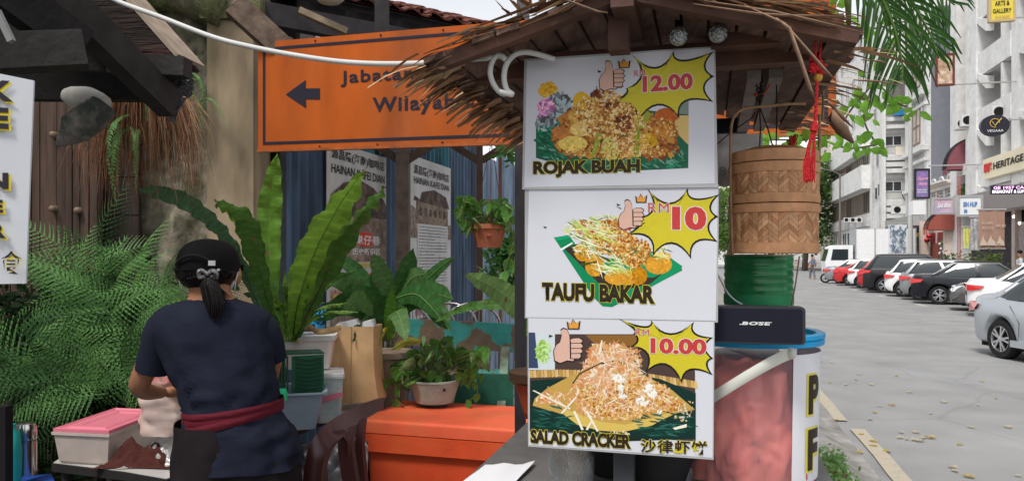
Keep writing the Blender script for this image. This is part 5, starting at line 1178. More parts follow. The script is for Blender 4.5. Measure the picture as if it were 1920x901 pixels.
for k in range(90):
    s_d = -1 if k % 2 else 1; x1 = 1517 + s_d * 5 + rr.uniform(-6.5, 6.5); d = rr.uniform(-.006, .006); m.tube([tp(1526 + rr.uniform(-3, 3), 240, d * .4), tp(1521 + s_d * 5 + rr.uniform(-3, 3), 275, d), tp(x1 + rr.uniform(-1, 1), 310, d), tp(x1, 334 + rr.uniform(0, 9), d)], .0007, 4)
obj('tassel_strands', m, redm, t, kind='stuff')
m = MB(); m.tube(spl([tp(1541, 160, .01), tp(1543, 190, .01), tp(1541, 226, .01)]), [.002] * 13, 6); obj('green_cord', m, mat('cord_green', (.05, .06, .03), rough=.7), t)
# ---------------------------------------------------------------- big tub with handle
Yk = 1.84; cK = P(1408, 480, Yk); Rk = .158; zt_ = CZ + (HY - 634) / F * (Yk - .08); zbk = ZC
t = thing('plastic_tub', 'large see through tub of red produce with a blue rimmed lid and white handle', 'tub', (cK.x, cK.y, 0))
clr = mat('tub_plastic', (.55, .46, .54), rough=.2, var=0, alpha=.2, spec=.6)
m = MB(); m.lathe([(Rk * .93, zbk + .002), (Rk * .95, zbk + .01), (Rk, zt_ - .01), (Rk, zt_)], n=64); obj('body', m, clr, t, smooth=True)
blu = mat('lid_blue', (.02, .32, .62), rough=.35, var=.05)
m = MB(); m.lathe([(Rk + .001, zt_ - .014), (Rk + .010, zt_ - .014), (Rk + .011, zt_ - .004), (Rk + .007, zt_ + .0), (Rk + .012, zt_ + .002), (Rk + .012, zt_ + .011), (Rk + .004, zt_ + .014), (Rk - .008, zt_ + .012), (Rk - .012, zt_ + .002), (.001, zt_ + .002)], n=72); obj('lid', m, blu, t, smooth=35)
# produce inside: a red plastic bag of shredded fruit, crumpled
rr = random.Random(3); m = MB(); rows = []
for i in range(41):
    row = []; z = lerp(zbk + .01, zt_ - .045, i / 40)
    for j in range(73):
        w = 2 * pi * j / 72; q = V((cos(w) * 3.2, sin(w) * 3.2, z * 9)); d = noise.noise(q) * .5 + noise.noise(V((cos(w) * 9 + z * 16, sin(w) * 9, z * 5))) * .55 + abs(noise.noise(V((cos(w) * 20 + z * 26, sin(w) * 20, z * 11)))) * .35
        r_ = Rk * .84 + d * .034 - (.02 if i > 37 else 0); row.append((cos(w) * r_, sin(w) * r_, z + .012 * noise.noise(q * 2)))
    rows.append(row)
m.grid(rows); m.poly([r for r in rows[-1][:-1]]); obj('produce_bag', m, mat('red_produce', (.74, .17, .13), rough=.32, var=.12, stretch=(2, 2, .5), vscale=6, bump=.2, bscale=50, col2=(.72, .22, .17), spec=.6, detail=8), t, smooth=True)
# white label wrapped round the right half
lw_ = mat('label_white', (.74, .74, .78), rough=.4, var=.02); m = MB(); rows = []
wa, wb_ = R(-48), R(70)
base_w = math.atan2(-cK.y, -cK.x)       # direction to the camera
def wang(px): # angle on the cylinder whose point projects at px (near side)
    best = None
    for i in range(400):
        w = base_w + R(-10) + i * R(110) / 400; p = V((cK.x + cos(w) * Rk, cK.y + sin(w) * Rk)); x = 960 + p.x / p.y * F
        if best is None or abs(x - px) < best[0]: best = (abs(x - px), w)
    return best[1]
w0 = wang(1487); w1 = w0 + R(100)
for i in range(2):
    z = (zbk + .03, zt_ - .030)[i]; rows.append([(cos(lerp(w0, w1, j / 24)) * (Rk * lerp(.955, 1, i) + .0015), sin(lerp(w0, w1, j / 24)) * (Rk * lerp(.955, 1, i) + .0015), z) for j in range(25)])
m.grid(rows); obj('label', m, lw_, t, smooth=True)
def curved_text(s_t, px0, z0, h, wd, m_, lift, bold, name='lettering'):
    me = text_mesh(s_t, bold, res=6); bm = bmesh.new(); bm.from_mesh(me)
    bmesh.ops.subdivide_edges(bm, edges=[e for e in bm.edges if e.calc_length() > .15], cuts=3); bmesh.ops.triangulate(bm, faces=bm.faces); bm.to_mesh(me); bm.free()
    xs = [v.co.x for v in me.vertices]; ys = [v.co.y for v in me.vertices]; wst = wang(px0)
    for v in me.vertices:
        x = (v.co.x - min(xs)) / (max(xs) - min(xs)) * wd; y = (v.co.y - min(ys)) / (max(ys) - min(ys)) * h; z = z0 + y; r_ = Rk * lerp(.955, 1, (z - zbk) / (zt_ - zbk)) + .0015 + lift; w = wst + x / Rk
        v.co = (cos(w) * r_, sin(w) * r_, z)
    me.materials.clear(); me.materials.append(m_); return obj(name, me, None, t)
def zk(py): return CZ + (HY - py) / F * (Yk - .06)
yl2 = mat('label_yellow', (.72, .62, .10), rough=.5, var=0)
for s_t, y0, y1 in (('P', 766, 694), ('F', 868, 792)):
    curved_text(s_t, 1512, zk(y0) - .004, zk(y1) - zk(y0) + .008, .06, yl2, .0012, .16); curved_text(s_t, 1516, zk(y0) + .001, zk(y1) - zk(y0) - .002, .05, ink_k, .0022, .05)
# handle
wm_ = mat('handle_white', (.62, .62, .56), rough=.4, var=.04); h0 = wang(1480)
ps = []
def ray_cyl(px, py, rad):
    u = (px - 960) / F; A = u * u + 1; Bq = -2 * (u * cK.x + cK.y); Cq = cK.x ** 2 + cK.y ** 2 - rad * rad; D_ = Bq * Bq - 4 * A * Cq
    return P(px, py, (-Bq - math.sqrt(max(0, D_))) / (2 * A)) - V((cK.x, cK.y, 0))
for i in range(15):
    q = i / 14; ps.append(ray_cyl(lerp(1482, 1302, q), 662 + 105 * q ** 1.15 + 0 * q, Rk + .008 + .05 * sin(q * 2.6)))
m = MB()
for k in range(len(ps) - 1): pass
m.grid([[p + V((0, 0, .014)) - p.normalized() * .001, p + V((0, 0, .006)) + V((0, -.003, 0)), p + V((0, 0, -.006)) + V((0, -.003, 0)), p + V((0, 0, -.014))] for p in ps]); m.grid([[p + V((0, 0, -.014)), p + V((0, .004, -.006)), p + V((0, .004, .006)), p + V((0, 0, .014))] for p in ps])
for v in m.v: pass
obj('handle', m, wm_, t, smooth=True)
m = MB(); m.sphere(ps[0], .014, 6); obj('handle_boss', m, wm_, t, smooth=True)
zL = zt_ + .0035
# ---------------------------------------------------------------- portable speaker on the lid
t = thing('speaker', 'black portable speaker lying on the blue lid of the tub', 'speaker')
p0, p1 = Ps(1322, 628, 1.70), Ps(1511, 628, 1.70); a0, a1 = p0.dot(n_), p1.dot(n_); z1 = Ps(1420, 574, 1.70).z
m = MB(MS); prof = []
def rrect(x0, x1, z0, z1, r, n=5): 
    o = []
    for cx, cz, s0 in ((x1 - r, z0 + r, -90), (x1 - r, z1 - r, 0), (x0 + r, z1 - r, 90), (x0 + r, z0 + r, 180)):
        for k in range(n + 1): w = R(s0 + 90 * k / n); o.append((cx + r * cos(w), cz + r * sin(w)))
    return o
bs = rrect(a0, a1, zL, z1, .009)
m.prism([(x, 1.705, z) for x, z in bs], (0, .045, 0)); obj('case', m, mat('speaker_case', (.018, .018, .024), rough=.35, var=0, spec=.6), t, smooth=35)
bs = rrect(a0 + .006, a1 - .006, zL + .004, z1 - .005, .006); m = MB(MS); m.prism([(x, 1.7035, z) for x, z in bs], (0, .001, 0)); obj('grille', m, mat('speaker_grille', (.010, .011, .022), rough=.6, var=.3, vscale=200), t)
a = Ps(1391, 608.5, 1.7025); text('BOSE', a, n_, up, .057, .0075, ink_w, t, bold=.05, shear=.35, space=1.15)
m = MB(); a = Ps(1386, 608, 1.7022); m.poly([a, a + n_ * .012, a + n_ * .0125 + up * .0016, a + n_ * .001 + up * .0016]); a = Ps(1420, 604, 1.7022); m.poly([a, a + n_ * .03, a + n_ * .03 + up * .001, a + up * .001]); obj('logo_bar', m, ink_w, t)
# ---------------------------------------------------------------- green tin
Yg = 1.93; cG = P(1422, 480, Yg); Rg = 62 / F * Yg; z1 = CZ + (HY - 480) / F * Yg
t = thing('tin_can', 'green ribbed tin can standing behind the speaker under the basket', 'tin', (cG.x, cG.y, zL))
m = MB(); prof = [(Rg, 0)]; H_ = z1 - zL
grn = mat('tin_green', (.015, .17, .05), rough=.32, metal=.1, var=.3, vscale=10, bump=.1, col2=(.03, .26, .09), coat=.4)
for k in range(31):
    z = H_ * (k / 30); prof.append((Rg - .0015 + .0022 * abs(sin(k * pi / 3)), z))
prof += [(Rg + .002, H_), (Rg + .002, H_ + .004), (Rg - .003, H_ + .004), (Rg - .004, H_ - .004)]
m.lathe(prof, n=48); obj('body', m, grn, t, smooth=50)
m = MB(); m.lathe([(Rg + .0015, H_ + .0005), (Rg + .0028, H_ + .002), (Rg + .0015, H_ + .0048), (Rg - .003, H_ + .0042)], n=48); obj('rim', m, mat('tin_rim', (.35, .28, .2), rough=.3, metal=.9, var=.2), t, smooth=True)
m = MB(); m.lathe([(.001, H_ - .004), (Rg - .003, H_ - .004)], n=32); obj('lid', m, dark_m, t)
m = MB(); m.lathe([(Rg + .0004, H_ * .36), (Rg + .0014, H_ * .38), (Rg + .0014, H_ * .47), (Rg + .0004, H_ * .49)], n=48); obj('band', m, mat('tin_band', (.03, .24, .09), rough=.5), t, smooth=True)
m = MB(); m.tube(spl([P(x, y, 1.86) for x, y in [(1344, 510), (1362, 545), (1378, 562), (1392, 570)]]), .0022, 6); tag(obj('thin_white_wire', m, cabm, smooth=True), 'thin white wire hanging beside the green tin', 'wire')
m = MB(); m.tube([P(1499, 480, 1.83), P(1492, 530, 1.84), P(1484, 572, 1.85)], .002, 6); tag(obj('thin_stick', m, hb, smooth=True), 'thin slanting stick between the green tin and the road', 'stick')
# ---------------------------------------------------------------- jar of skewers, bowls, napkins on the counter
glassm = mat('jar_glass', (.42, .45, .45), rough=.08, var=0, alpha=.3, spec=.8)
pj = P(1071, 480, 1.79); t = thing('glass_jar', 'clear jar of wooden skewers below the salad poster', 'jar', (pj.x, pj.y, ZC))
Rj = 43 / F * 1.76; zj = CZ + (HY - 841) / F * 1.74 - ZC
m = MB(); m.lathe([(.001, .003), (Rj, .004), (Rj + .001, .02), (Rj, zj * .7), (Rj * .86, zj * .80), (Rj * .84, zj * .84), (Rj * .9, zj * .85), (Rj * .9, zj * .87), (Rj * .84, zj * .88), (Rj * .9, zj * .93), (Rj * .9, zj), (Rj * .82, zj), (Rj * .80, zj * .8), (Rj * .95, zj * .68), (Rj * .96, .01)], n=40); obj('glass', m, glassm, t, smooth=True)
rr = random.Random(2)
for k in range(42):
    m = MB(); w = rr.uniform(0, 6.28); w2 = rr.uniform(0, 6.28); q = Rj * .6 * math.sqrt(rr.random()); m.tube([(q * cos(w), q * sin(w), .006), (Rj * .74 * cos(w2), Rj * .74 * sin(w2), zj * rr.uniform(.7, .9))], .0011, 5); obj('skewer', m, mat('skewer_wood', (.60, .42, .26), rough=.6), t)
def bowl(px, py0, Y, r, h, label, m1, m2):
    p = P(px, 480, Y); t = thing('wooden_bowl', label, 'bowl', (p.x, p.y, ZC)); m = MB(); m.lathe([(.001, .002), (r * .7, 0), (r * .98, h * .5), (r, h * .62)], n=36); obj('bowl', m, m1, t, smooth=40)
    m = MB(); m.lathe([(r, h * .62), (r * 1.03, h * .63), (r * 1.03, h), (r * .97, h), (r * .97, h * .7), (.001, h * .6)], n=36); obj('rim', m, m2, t, smooth=40)
bowl(1155, 850, 1.9, .085, .17, 'dark bowl with a brown rim just right of the skewer jar', mat('bowl_black', (.02, .02, .022), rough=.5), mat('bowl_brown', (.20, .085, .04), rough=.5, var=.2))
bowl(1235, 850, 1.8, .085, .15, 'dark bowl with a brown rim left of the big tub', mat('bowl_black', (.02, .02, .022)), mat('bowl_brown', (.20, .085, .04)))
t = thing('knife_block', 'dark upright block between the two bowls under the salad poster', 'block')
m = MB(MS); a = Ps(1150, 850, 1.70).dot(n_); a2 = Ps(1188, 850, 1.70).dot(n_); m.bb((a, 1.70, ZC), (a2, 1.74, Ps(1160, 836, 1.70).z)); obj('block', m, mat('block_slate', (.05, .055, .06), rough=.5, var=.3), t)
t = thing('napkin_sheet', 'white paper sheet lying at the near left end of the counter', 'paper')
m = MB(); rows = []
for i in range(9):
    rows.append([S(lerp(-.56, -.44, j / 8) + .004 * sin(i), lerp(1.4, 1.86, i / 8) + .05 * j / 8 + (.012 * sin(j * 1.1)), ZC + .010 + .004 * sin(j * 1.3 + i * .4)) for j in range(9)])
m.grid(rows); obj('sheet', m, mat('napkin', (.74, .75, .78), rough=.8, var=.02), t, smooth=True)
# ================================================================ BEHIND AND LEFT OF THE STALL
DW = -2.5
corr = mat('corrugated_blue', (.085, .135, .21), rough=.5, metal=.25, var=.3, vscale=3, stretch=(1, 1, .25), col2=(.04, .055, .09), bump=.1)
corr2 = mat('corrugated_sunlit', (.30, .40, .52), rough=.5, metal=.25, var=.25, vscale=3, stretch=(1, 1, .25), col2=(.14, .20, .29), bump=.1)  # paler blue paints the sunlight on the far sheets into their colour
corr3 = mat('corrugated_teal', (.05, .20, .26), rough=.5, metal=.2, var=.3, vscale=3, stretch=(1, 1, .3), col2=(.03, .09, .13))
t = thing('corrugated_fence', 'blue corrugated metal sheet wall behind the plants and coffee posters', 'fence')
bs = [4.1, 4.55, 5.0, 5.5, 6.0, 6.5, 7.0, 7.5, 8.1, 8.8, 9.6, 10.5, 11.5, 12.6]
for i in range(len(bs) - 1):
    c0, c1 = bs[i] - .02, bs[i + 1] + .02; m = MB(MS); rows = []; N = int((c1 - c0) / .0125)
    for j in range(N + 1):
        b = lerp(c0, c1, j / N); w = (j % 8) / 8; d = .022 * (1 if 1 <= j % 8 <= 3 else (-.2 if 5 <= j % 8 <= 7 else .4)); a = DW + d + (.006 if i % 2 else 0); rows.append([(a, b, .05), (a, b, 2.9 - .06 * (i % 3))])
    m.grid(rows); obj('corrugated_sheet', m, (corr, corr, corr3, corr, corr, corr3, corr, corr, corr2, corr2, corr2, corr2, corr2)[i], t)
brown = mat('post_brown', (.10, .062, .045), rough=.75, var=.3, vscale=5, bump=.3); tan_ = mat('post_tan', (.16, .12, .10), rough=.8, var=.3, vscale=6, bump=.3)
# awning posts with brackets standing before the fence
def post(px0, px1, Y, label, zt=3.0, br=True, m_=tan_):
    t = thing('wooden_post', label, 'post'); p0, p1 = P(px0, 0, Y), P(px1, 0, Y); w = p1.x - p0.x; m = MB(); m.bb((p0.x, Y, .05), (p1.x, Y + w, zt)); obj('shaft', m, m_, t)
    if br:
        for sg, l in ((-1, .35), (1, .5)):
            m = MB(); c = (p0.x + p1.x) / 2; z = CZ + (HY - 300) / F * Y; m.beam((c + sg * .02, Y + w / 2, z), (c + sg * l, Y + w / 2, z + l * .6), .05, .06); obj('bracket', m, brown, t)
post(742, 766, 5.7, 'brown square post between the two coffee house posters'); post(893, 905, 6.6, 'thin brown post behind the hanging pot', br=True, m_=brown); post(524, 546, 4.7, 'grey upright strip behind the tall fern fronds', br=False, m_=mat('post_grey2', (.20, .22, .25), rough=.6, var=.2))
post(935, 941, 6.9, 'slim reddish pole beside the hanging pot', br=False, m_=mat('pole_red_brown', (.25, .10, .06), rough=.6))
# ---------------------------------------------------------------- coffee house banners on the fence
pp_m = mat('banner_paper', (.56, .54, .53), rough=.6, var=.12, vscale=4); pp2 = mat('banner_paper_pale', (.64, .63, .63), rough=.6, var=.12, vscale=4)
def kopi(label, px0, px1, y_top, y_bot, which):
    D = DW + .05; bL, bR = bD(px0, D), bD(px1, D); z1 = zD(px0, y_top, D); z0 = zD(px0, y_bot, D); t = thing('cafe_banner', label, 'banner'); L_ = bR - bL; H_ = z1 - z0
    m = MB(MS); m.bb((D - .006, bL, z0), (D, bR, z1)); obj('sheet', m, pp_m if which == 0 else pp2, t)
    def W_(fx, fz, l=.002): return S(D + l, bL + L_ * fx, z0 + H_ * fz)
    def poly(nm, pts, mm, l=.003): q = MB(); q.poly([W_(x, y, l) for x, y in pts]); obj(nm, q, mm, t)
    def tx(s_t, fx, fz, fw, fh, mm, bold=.0, l=.005, **k): text(s_t, W_(fx, fz, l), s_, up, L_ * fw, H_ * fh, mm, t, bold=bold, **k)
    ik = mat('banner_ink', (.03, .025, .025), rough=.6, var=0); dk_ = mat('picture_dark', (.07, .045, .04), rough=.6, var=.5, vscale=12, col2=(.16, .11, .09)); bg_ = mat('picture_brown', (.20, .14, .11), rough=.6, var=.5, vscale=9, col2=(.32, .25, .19))
    if which == 1:
        tx('源昌隆(海南)咖啡店', .06, .885, .88, .065, ik, .01); tx('HAINAN KAFEI DIAN', .06, .835, .88, .042, ik, .012)
        poly('house_roof', [(.08, .76), (.2, .74), (.25, .79), (.55, .82), (.85, .79), (.92, .74), (.95, .71), (.06, .73)], dk_, .004)
        poly('house_wall', [(.12, .60), (.92, .60), (.90, .725), (.12, .735)], bg_, .0035); 
        for k in range(6): poly('house_window', [(.18 + k * .12, .64), (.24 + k * .12, .64), (.24 + k * .12, .69), (.18 + k * .12, .69)], dk_, .0042)
        poly('street_scene', [(0, .5), (1, .5), (1, .6), (.12, .61), (.1, .68), (0, .7)], bg_, .003)
        poly('text_panel', [(.14, .20), (.9, .20), (.9, .59), (.14, .59)], pp2, .0045)
        rr = random.Random(5)
        for k in range(19):
            z = .575 - k * .0195
            tx(''.join(rr.choice('abcdeghmnorstu ') for _ in range(34)), .17, z - .008, .7 if k % 5 != 4 else .4, .010, ik, .02, .0055)
        poly('red_panel', [(.1, .02), (.9, .02), (.9, .18), (.1, .18)], mat('picture_red', (.42, .15, .13), rough=.6, var=.5, vscale=16, col2=(.5, .42, .4)), .004)
    else:
        tx('源昌隆(海南)咖啡店', .06, .925, .9, .05, ik, .01); tx('HAINAN KAFEI DIAN', .06, .872, .9, .038, ik, .012)
        poly('house_roof', [(.05, .78), (.25, .84), (.5, .865), (.75, .84), (.95, .79), (1, .76), (1, .70), (.05, .70)], dk_, .004); poly('house_wall', [(0, .5), (1, .5), (1, .70), (0, .72)], bg_, .0035)
        rm_ = mat('banner_red', (.55, .07, .04), rough=.6, var=.1); wm2 = mat('banner_white', (.7, .7, .7), var=0); om_ = mat('banner_orange', (.55, .15, .05), rough=.6, var=.2); ym_ = mat('banner_yellow_ink', (.75, .55, .1), var=0)
        poly('red_spot', [(.60 + .18 * cos(k * .5), .60 + .035 * sin(k * .5)) for k in range(13)], rm_, .0042); tx('鬼仔巷', .42, .575, .45, .045, wm2, .02)
        tx('历史新街区', .38, .53, .5, .03, wm2, .02); tx('南洋咖啡店', .30, .465, .6, .032, ym_, .02)
        poly('orange_strip', [(.30, .405), (.95, .415), (.95, .450), (.30, .442)], om_, .0045); tx('食物料是在这项', .32, .414, .6, .024, ym_, .02, .0055)
        poly('orange_strip', [(.05, .30), (.95, .28), (.95, .39), (.05, .385)], mat('food_print', (.48, .20, .12), rough=.6, var=.6, vscale=18, col2=(.5, .42, .36)), .0042)
        tx('传统美味', .08, .33, .5, .035, ym_, .02, .0055); poly('lower_picture', [(.05, .02), (.95, .02), (.95, .27), (.05, .29)], bg_, .0042)
kopi('larger coffee house banner half hidden behind the bright fern frond', 613, 724, 262, 720, 0); kopi('smaller coffee house banner with an old shop photo, right of the brown post', 770, 845, 290, 600, 1)
# ---------------------------------------------------------------- tiled roof above
tile = mat('terracotta_tile', (.15, .05, .035), rough=.8, var=.4, vscale=7, bump=.3, col2=(.11, .04, .03)); bd = mat('dark_rafter', (.035, .032, .035), rough=.8, var=.3)
t = thing('tiled_roof', 'old terracotta tiled roof edge with dark rafters above the orange sign', 'roof')
e0, e1 = P(470, -40, 4.45), P(955, 62, 5.6); up_d = V((.1, .9, .27)).normalized(); ed = (e1 - e0).normalized(); nn = ed.cross(up_d).normalized()
if nn.z < 0: nn = -nn
Ltot = (e1 - e0).length; nT = 13; rr = random.Random(1)
m = MB(); m.prism([e0 - ed * .6 - nn * .012 + up_d * .03, e1 - nn * .012 + up_d * .03, e1 - nn * .012 + up_d * 1.5, e0 - ed * .6 - nn * .012 + up_d * 1.5], nn * .008); obj('under_tile', m, tile, t)
cyl = MB(); rows = []
for i in range(7):
    x = i / 6; rows.append([(lerp(0, .19, x), -.03, .02 * sin(x * pi * 1.9) + .012), (lerp(0, .19, x), .30, .02 * sin(x * pi * 1.9))])
cyl.grid(rows); cyl.grid([[(p[0], p[1], p[2] - .012) for p in r] for r in rows]); cyl.poly([(rows[i][0][0], rows[i][0][1], rows[i][0][2]) for i in range(7)] + [(rows[i][0][0], rows[i][0][1], rows[i][0][2] - .012) for i in range(6, -1, -1)])
tm = cyl.mesh('roof_tile'); tm.materials.append(tile)
Mt = Matrix((ed, up_d, nn)).transposed().to_4x4()
for j in range(5):
    for i in range(int(Ltot / .17)):
        o = bpy.data.objects.new('roof_tile', tm); C.objects.link(o); o.parent = t
        p = e0 + ed * (i * .17 + rr.uniform(-.012, .012)) + up_d * (j * .26 + rr.uniform(-.02, .02)) + nn * (.02 * j * 0 + rr.uniform(0, .012) + .0); o.matrix_world = Matrix.Translation(p) @ Mt @ Matrix.Rotation(R(3), 4, 'X')
m = MB(); m.prism([e0 - ed * 1 - nn * .03, e1 + ed * .3 - nn * .03, e1 + ed * .3 - nn * .03 + up_d * 1.5, e0 - ed * 1 - nn * .03 + up_d * 1.5], nn * .01); obj('soffit_board', m, bd, t)
for k in range(5):
    m = MB(); q = e0 + up_d * (.08 + k * .26) - nn * .05; m.beam(q - ed * .3, q + ed * (Ltot + .1), .05, .035, nn); obj('batten', m, bd, t)
for k in range(7):
    m = MB(); q = e0 + ed * (k * Ltot / 6) - nn * .11; m.beam(q + up_d * .02, q + up_d * 1.4, .06, .09, nn); obj('rafter', m, bd, t)
m = MB(); m.beam(P(470, 22, 4.35), P(960, 112, 5.2), .07, .13); obj('fascia_board', m, bd, t)
m = MB(); m.beam(P(560, 20, 4.2), P(650, 60, 4.3), .05, .035); obj('loose_batten', m, mat('raw_board', (.28, .22, .15), rough=.8, var=.3), t)
m = MB(); m.beam(P(440, 10, 4.05), P(560, 120, 4.15), .10, .13); obj('corner_beam', m, mat('corner_wood', (.14, .10, .075), rough=.8, var=.5, vscale=8, bump=.3), t)
m = MB(); rows = []
q = [e0 + up_d * 1.35 - nn * .16, e1 + up_d * 1.35 - nn * .16, e1 - nn * .0 + up_d * 1.35 + V((0, 1.2, .0)), e0 + up_d * 1.35 + V((0, 1.2, 0))]
m.poly(q); obj('ceiling_board', m, bd, t)
m = MB(); p = P(618, -4, 4.2); m.lathe([(.001, -.03), (.06, -.025), (.085, .0), (.09, .03)], (p.x, p.y, p.z), 20); tag(obj('old_lamp_shade', m, mat('lamp_shade', (.5, .46, .38), rough=.6, var=.2), smooth=True), 'pale dish shaped lamp shade tucked under the tiled roof', 'lamp')
# ---------------------------------------------------------------- orange direction sign
org = mat('sign_orange', (.45, .095, .014), rough=.45, var=.24, vscale=2.2, bump=.05, col2=(.33, .085, .025), cmix=(.42, .75), stretch=(1, 1, .35)); sblk = mat('sign_black', (.018, .014, .014), rough=.6, var=.1, spec=.15)
t = thing('road_sign', 'big orange direction sign with a black arrow pointing left behind the thatched roof', 'sign')
qtl, qbl = P(482, 80, 4.1), P(484, 283, 4.1); Yr = 4.1 * 203 / 262; qtr, qbr = P(1568, -12, Yr), P(1568, 250, Yr)
xd = (qbr - qbl); Ls = xd.length; xd.normalize(); Hs = (qtl - qbl).length; nrm = xd.cross(up).normalized()
def sp(x, z, l=0): return qbl + xd * x + up * z + nrm * l
m = MB(); m.prism([sp(0, 0), sp(Ls, 0), sp(Ls, Hs), sp(0, Hs)], -nrm * .02); obj('panel', m, org, t)
m = MB(); w_b = .016; i0 = .032
for a_, b_ in (((i0, i0), (Ls - i0, i0 + w_b)), ((i0, Hs - i0 - w_b), (Ls - i0, Hs - i0)), ((i0, i0 + w_b), (i0 + w_b, Hs - i0 - w_b)), ((Ls - i0 - w_b, i0 + w_b), (Ls - i0, Hs - i0 - w_b))):
    m.poly([sp(a_[0], a_[1], .002), sp(b_[0], a_[1], .002), sp(b_[0], b_[1], .002), sp(a_[0], b_[1], .002)])
obj('border', m, sblk, t, kind='stuff')
m = MB(); m.prism([sp(-.006, -.006, .003), sp(Ls, -.006, .003), sp(Ls, .008, .003), sp(-.006, .008, .003)], -nrm * .03); obj('frame', m, mat('sign_edge', (.36, .10, .03), rough=.6, var=.3), t)
def inv(px, py):
    u = V(((px - 960) / F, 1, (HY - py) / F)); o = V((0, 0, CZ)); k = (qbl - o).dot(nrm) / u.dot(nrm); p = o + u * k - qbl; return p.dot(xd), p.z
ar = [inv(*p) for p in ((538, 176), (576, 148), (574, 164), (602, 163), (602, 184), (575, 184), (576, 201))]
m = MB(); pc = inv(575, 174); v = [sp(x, z, .0025) for x, z in ar]; m.add([sp(*pc, .0025)] + v, [(0, (i + 1) % 7 + 1, i + 1) for i in range(7)]); obj('arrow', m, sblk, t)
x0, z0 = inv(641, 160); x1, z1 = inv(641, 130); k_ = z1 - z0
text('Jabatan Kesihatan', sp(x0, z0, .003), xd, up, 1.05, k_, sblk, t, bold=.02, space=1.12)
x0, z0 = inv(700, 209); text('Wilayah Persekutuan', sp(x0, z0 - .012, .003), xd, up, 1.22, k_ + .012, sblk, t, bold=.025, space=1.12)
for px in (510, 595, 718, 835, 925):
    x, _ = inv(px, 60); c = sp(x, Hs - .016, .004); m = MB(); m.sphere(c, .005, 5); obj('bolt', m, sblk, t)
for px in (600, 708, 830):
    x, _ = inv(px, 270); c = sp(x, .016, .004); m = MB(); m.sphere(c, .005, 5); obj('bolt', m, sblk, t)
for px in (700, 1300):
    x, _ = inv(px, 100); m = MB(); m.bb(sp(x, -.0, -.03), sp(x + .07, Hs + .3, -.06)); obj('support', m, bd, t)
# ---------------------------------------------------------------- weathered column, mossy wall, plank wall
colm = mat('column_plaster', (.32, .245, .165), rough=.85, var=.4, vscale=3, bump=.4, bscale=18, stretch=(1, 1, .3), col2=(.15, .12, .075), cmix=(.42, .66))
t = thing('pillar', 'tall weathered beige pillar beside the mossy wall', 'pillar')
p0, p1 = P(388, 0, 4.3), P(475, 0, 4.3); m = MB(); m.bb((p0.x, 4.3, .05), (p1.x, 4.6, 3.3)); obj('shaft', m, colm, t)
m = MB(); m.bb((p0.x - .03, 4.27, 2.98), (p1.x + .05, 4.65, 3.1)); obj('capital', m, mat('moss_stone', (.11, .12, .05), rough=.9, var=.5, vscale=9, bump=.8, col2=(.20, .17, .12)), t)
mossy = mat('mossy_wall', (.30, .26, .20), rough=.9, var=.4, vscale=7, bump=.9, bscale=22, col2=(.08, .078, .045), cmix=(.36, .62))
t = thing('mossy_wall', 'flaking wall patched with black and green moss behind the hanging dead fern', 'wall')
m = MB(); p0, p1 = P(245, 0, 4.5), P(398, 0, 4.5); rows = []
for i in range(40):
    z = lerp(.05, 3.3, i / 39); rows.append([(lerp(p0.x, p1.x, j / 20), 4.45 + .05 * noise.noise(V((j * .3, i * .25, 0))) + .03 * noise.noise(V((j * .8, i * .7, 3))), z) for j in range(21)])
m.grid(rows); m.poly([rows[0][0], rows[0][-1], (p1.x, 4.8, .05), (p0.x, 4.8, .05)]); obj('face', m, mossy, t, smooth=True)
m = MB(); a, b = P(255, -25, 4.35), P(430, 18, 4.35); m.tube([a, (a + b) / 2 + V((0, 0, .03)), b], [.13, .12, .14], 12); tag(obj('mossy_beam', m, mat('mossy_green', (.10, .12, .045), rough=.95, var=.5, vscale=8, bump=1, col2=(.17, .15, .10)), smooth=True), 'thick moss covered beam crossing above the mossy wall', 'beam')
t = thing('plank_wall', 'wall of weathered brown planks with round bolts behind the ferns', 'wall')
pkm = mat('old_plank', (.12, .078, .060), rough=.8, var=.3, vscale=5, bump=.4, bscale=30, stretch=(2.5, 1, .25), col2=(.07, .047, .038)); dpk = mat('dark_plank', (.035, .027, .023), rough=.85, var=.3, vscale=6)
xs = [-60, 20, 45, 60, 75, 107, 124, 138, 152, 168, 183]; rr = random.Random(4)
for i in range(len(xs) - 1):
    a, b = P(xs[i], 0, 4.2), P(xs[i + 1], 0, 4.2); m = MB(); m.bb((a.x + .003, 4.2 - rr.uniform(0, .015), .05), (b.x - .003, 4.26, 3.0)); obj('plank', m, pkm, t)
for px, py in ((99, 252), (98, 391), (145, 394), (98, 530)):
    p = P(px, py, 4.17); m = MB(Matrix.Translation(p) @ Matrix.Rotation(R(90), 4, 'X')); m.lathe([(.001, .018), (.012, .016), (.017, .008), (.018, 0), (.018, -.03)], n=14); obj('bolt', m, mat('bolt_wood', (.25, .18, .13), rough=.6), t, smooth=True)
for i in range(12):
    a, b = P(183, 0, 4.32), P(260, 0, 4.32); z = .1 + i * .22; m = MB(); m.bb((a.x, 4.32, z), (b.x, 4.36, z + .212)); obj('dark_plank', m, dpk, t)
m = MB(MS); m.bb((-3.9, 3.6, 0), (-3.0, 4.4, 3.2)); 
t = thing('back_wall', 'dim plastered wall closing the yard behind the pillar', 'wall')
m = MB(); m.bb((-6.0, 4.9, .05), (-1.42, 5.0, 3.4)); obj('face', m, dpk, t)
m = MB(); m.bb((-6.05, -1.5, .05), (-6.0, 4.9, 3.4)); obj('return', m, pkm, t)
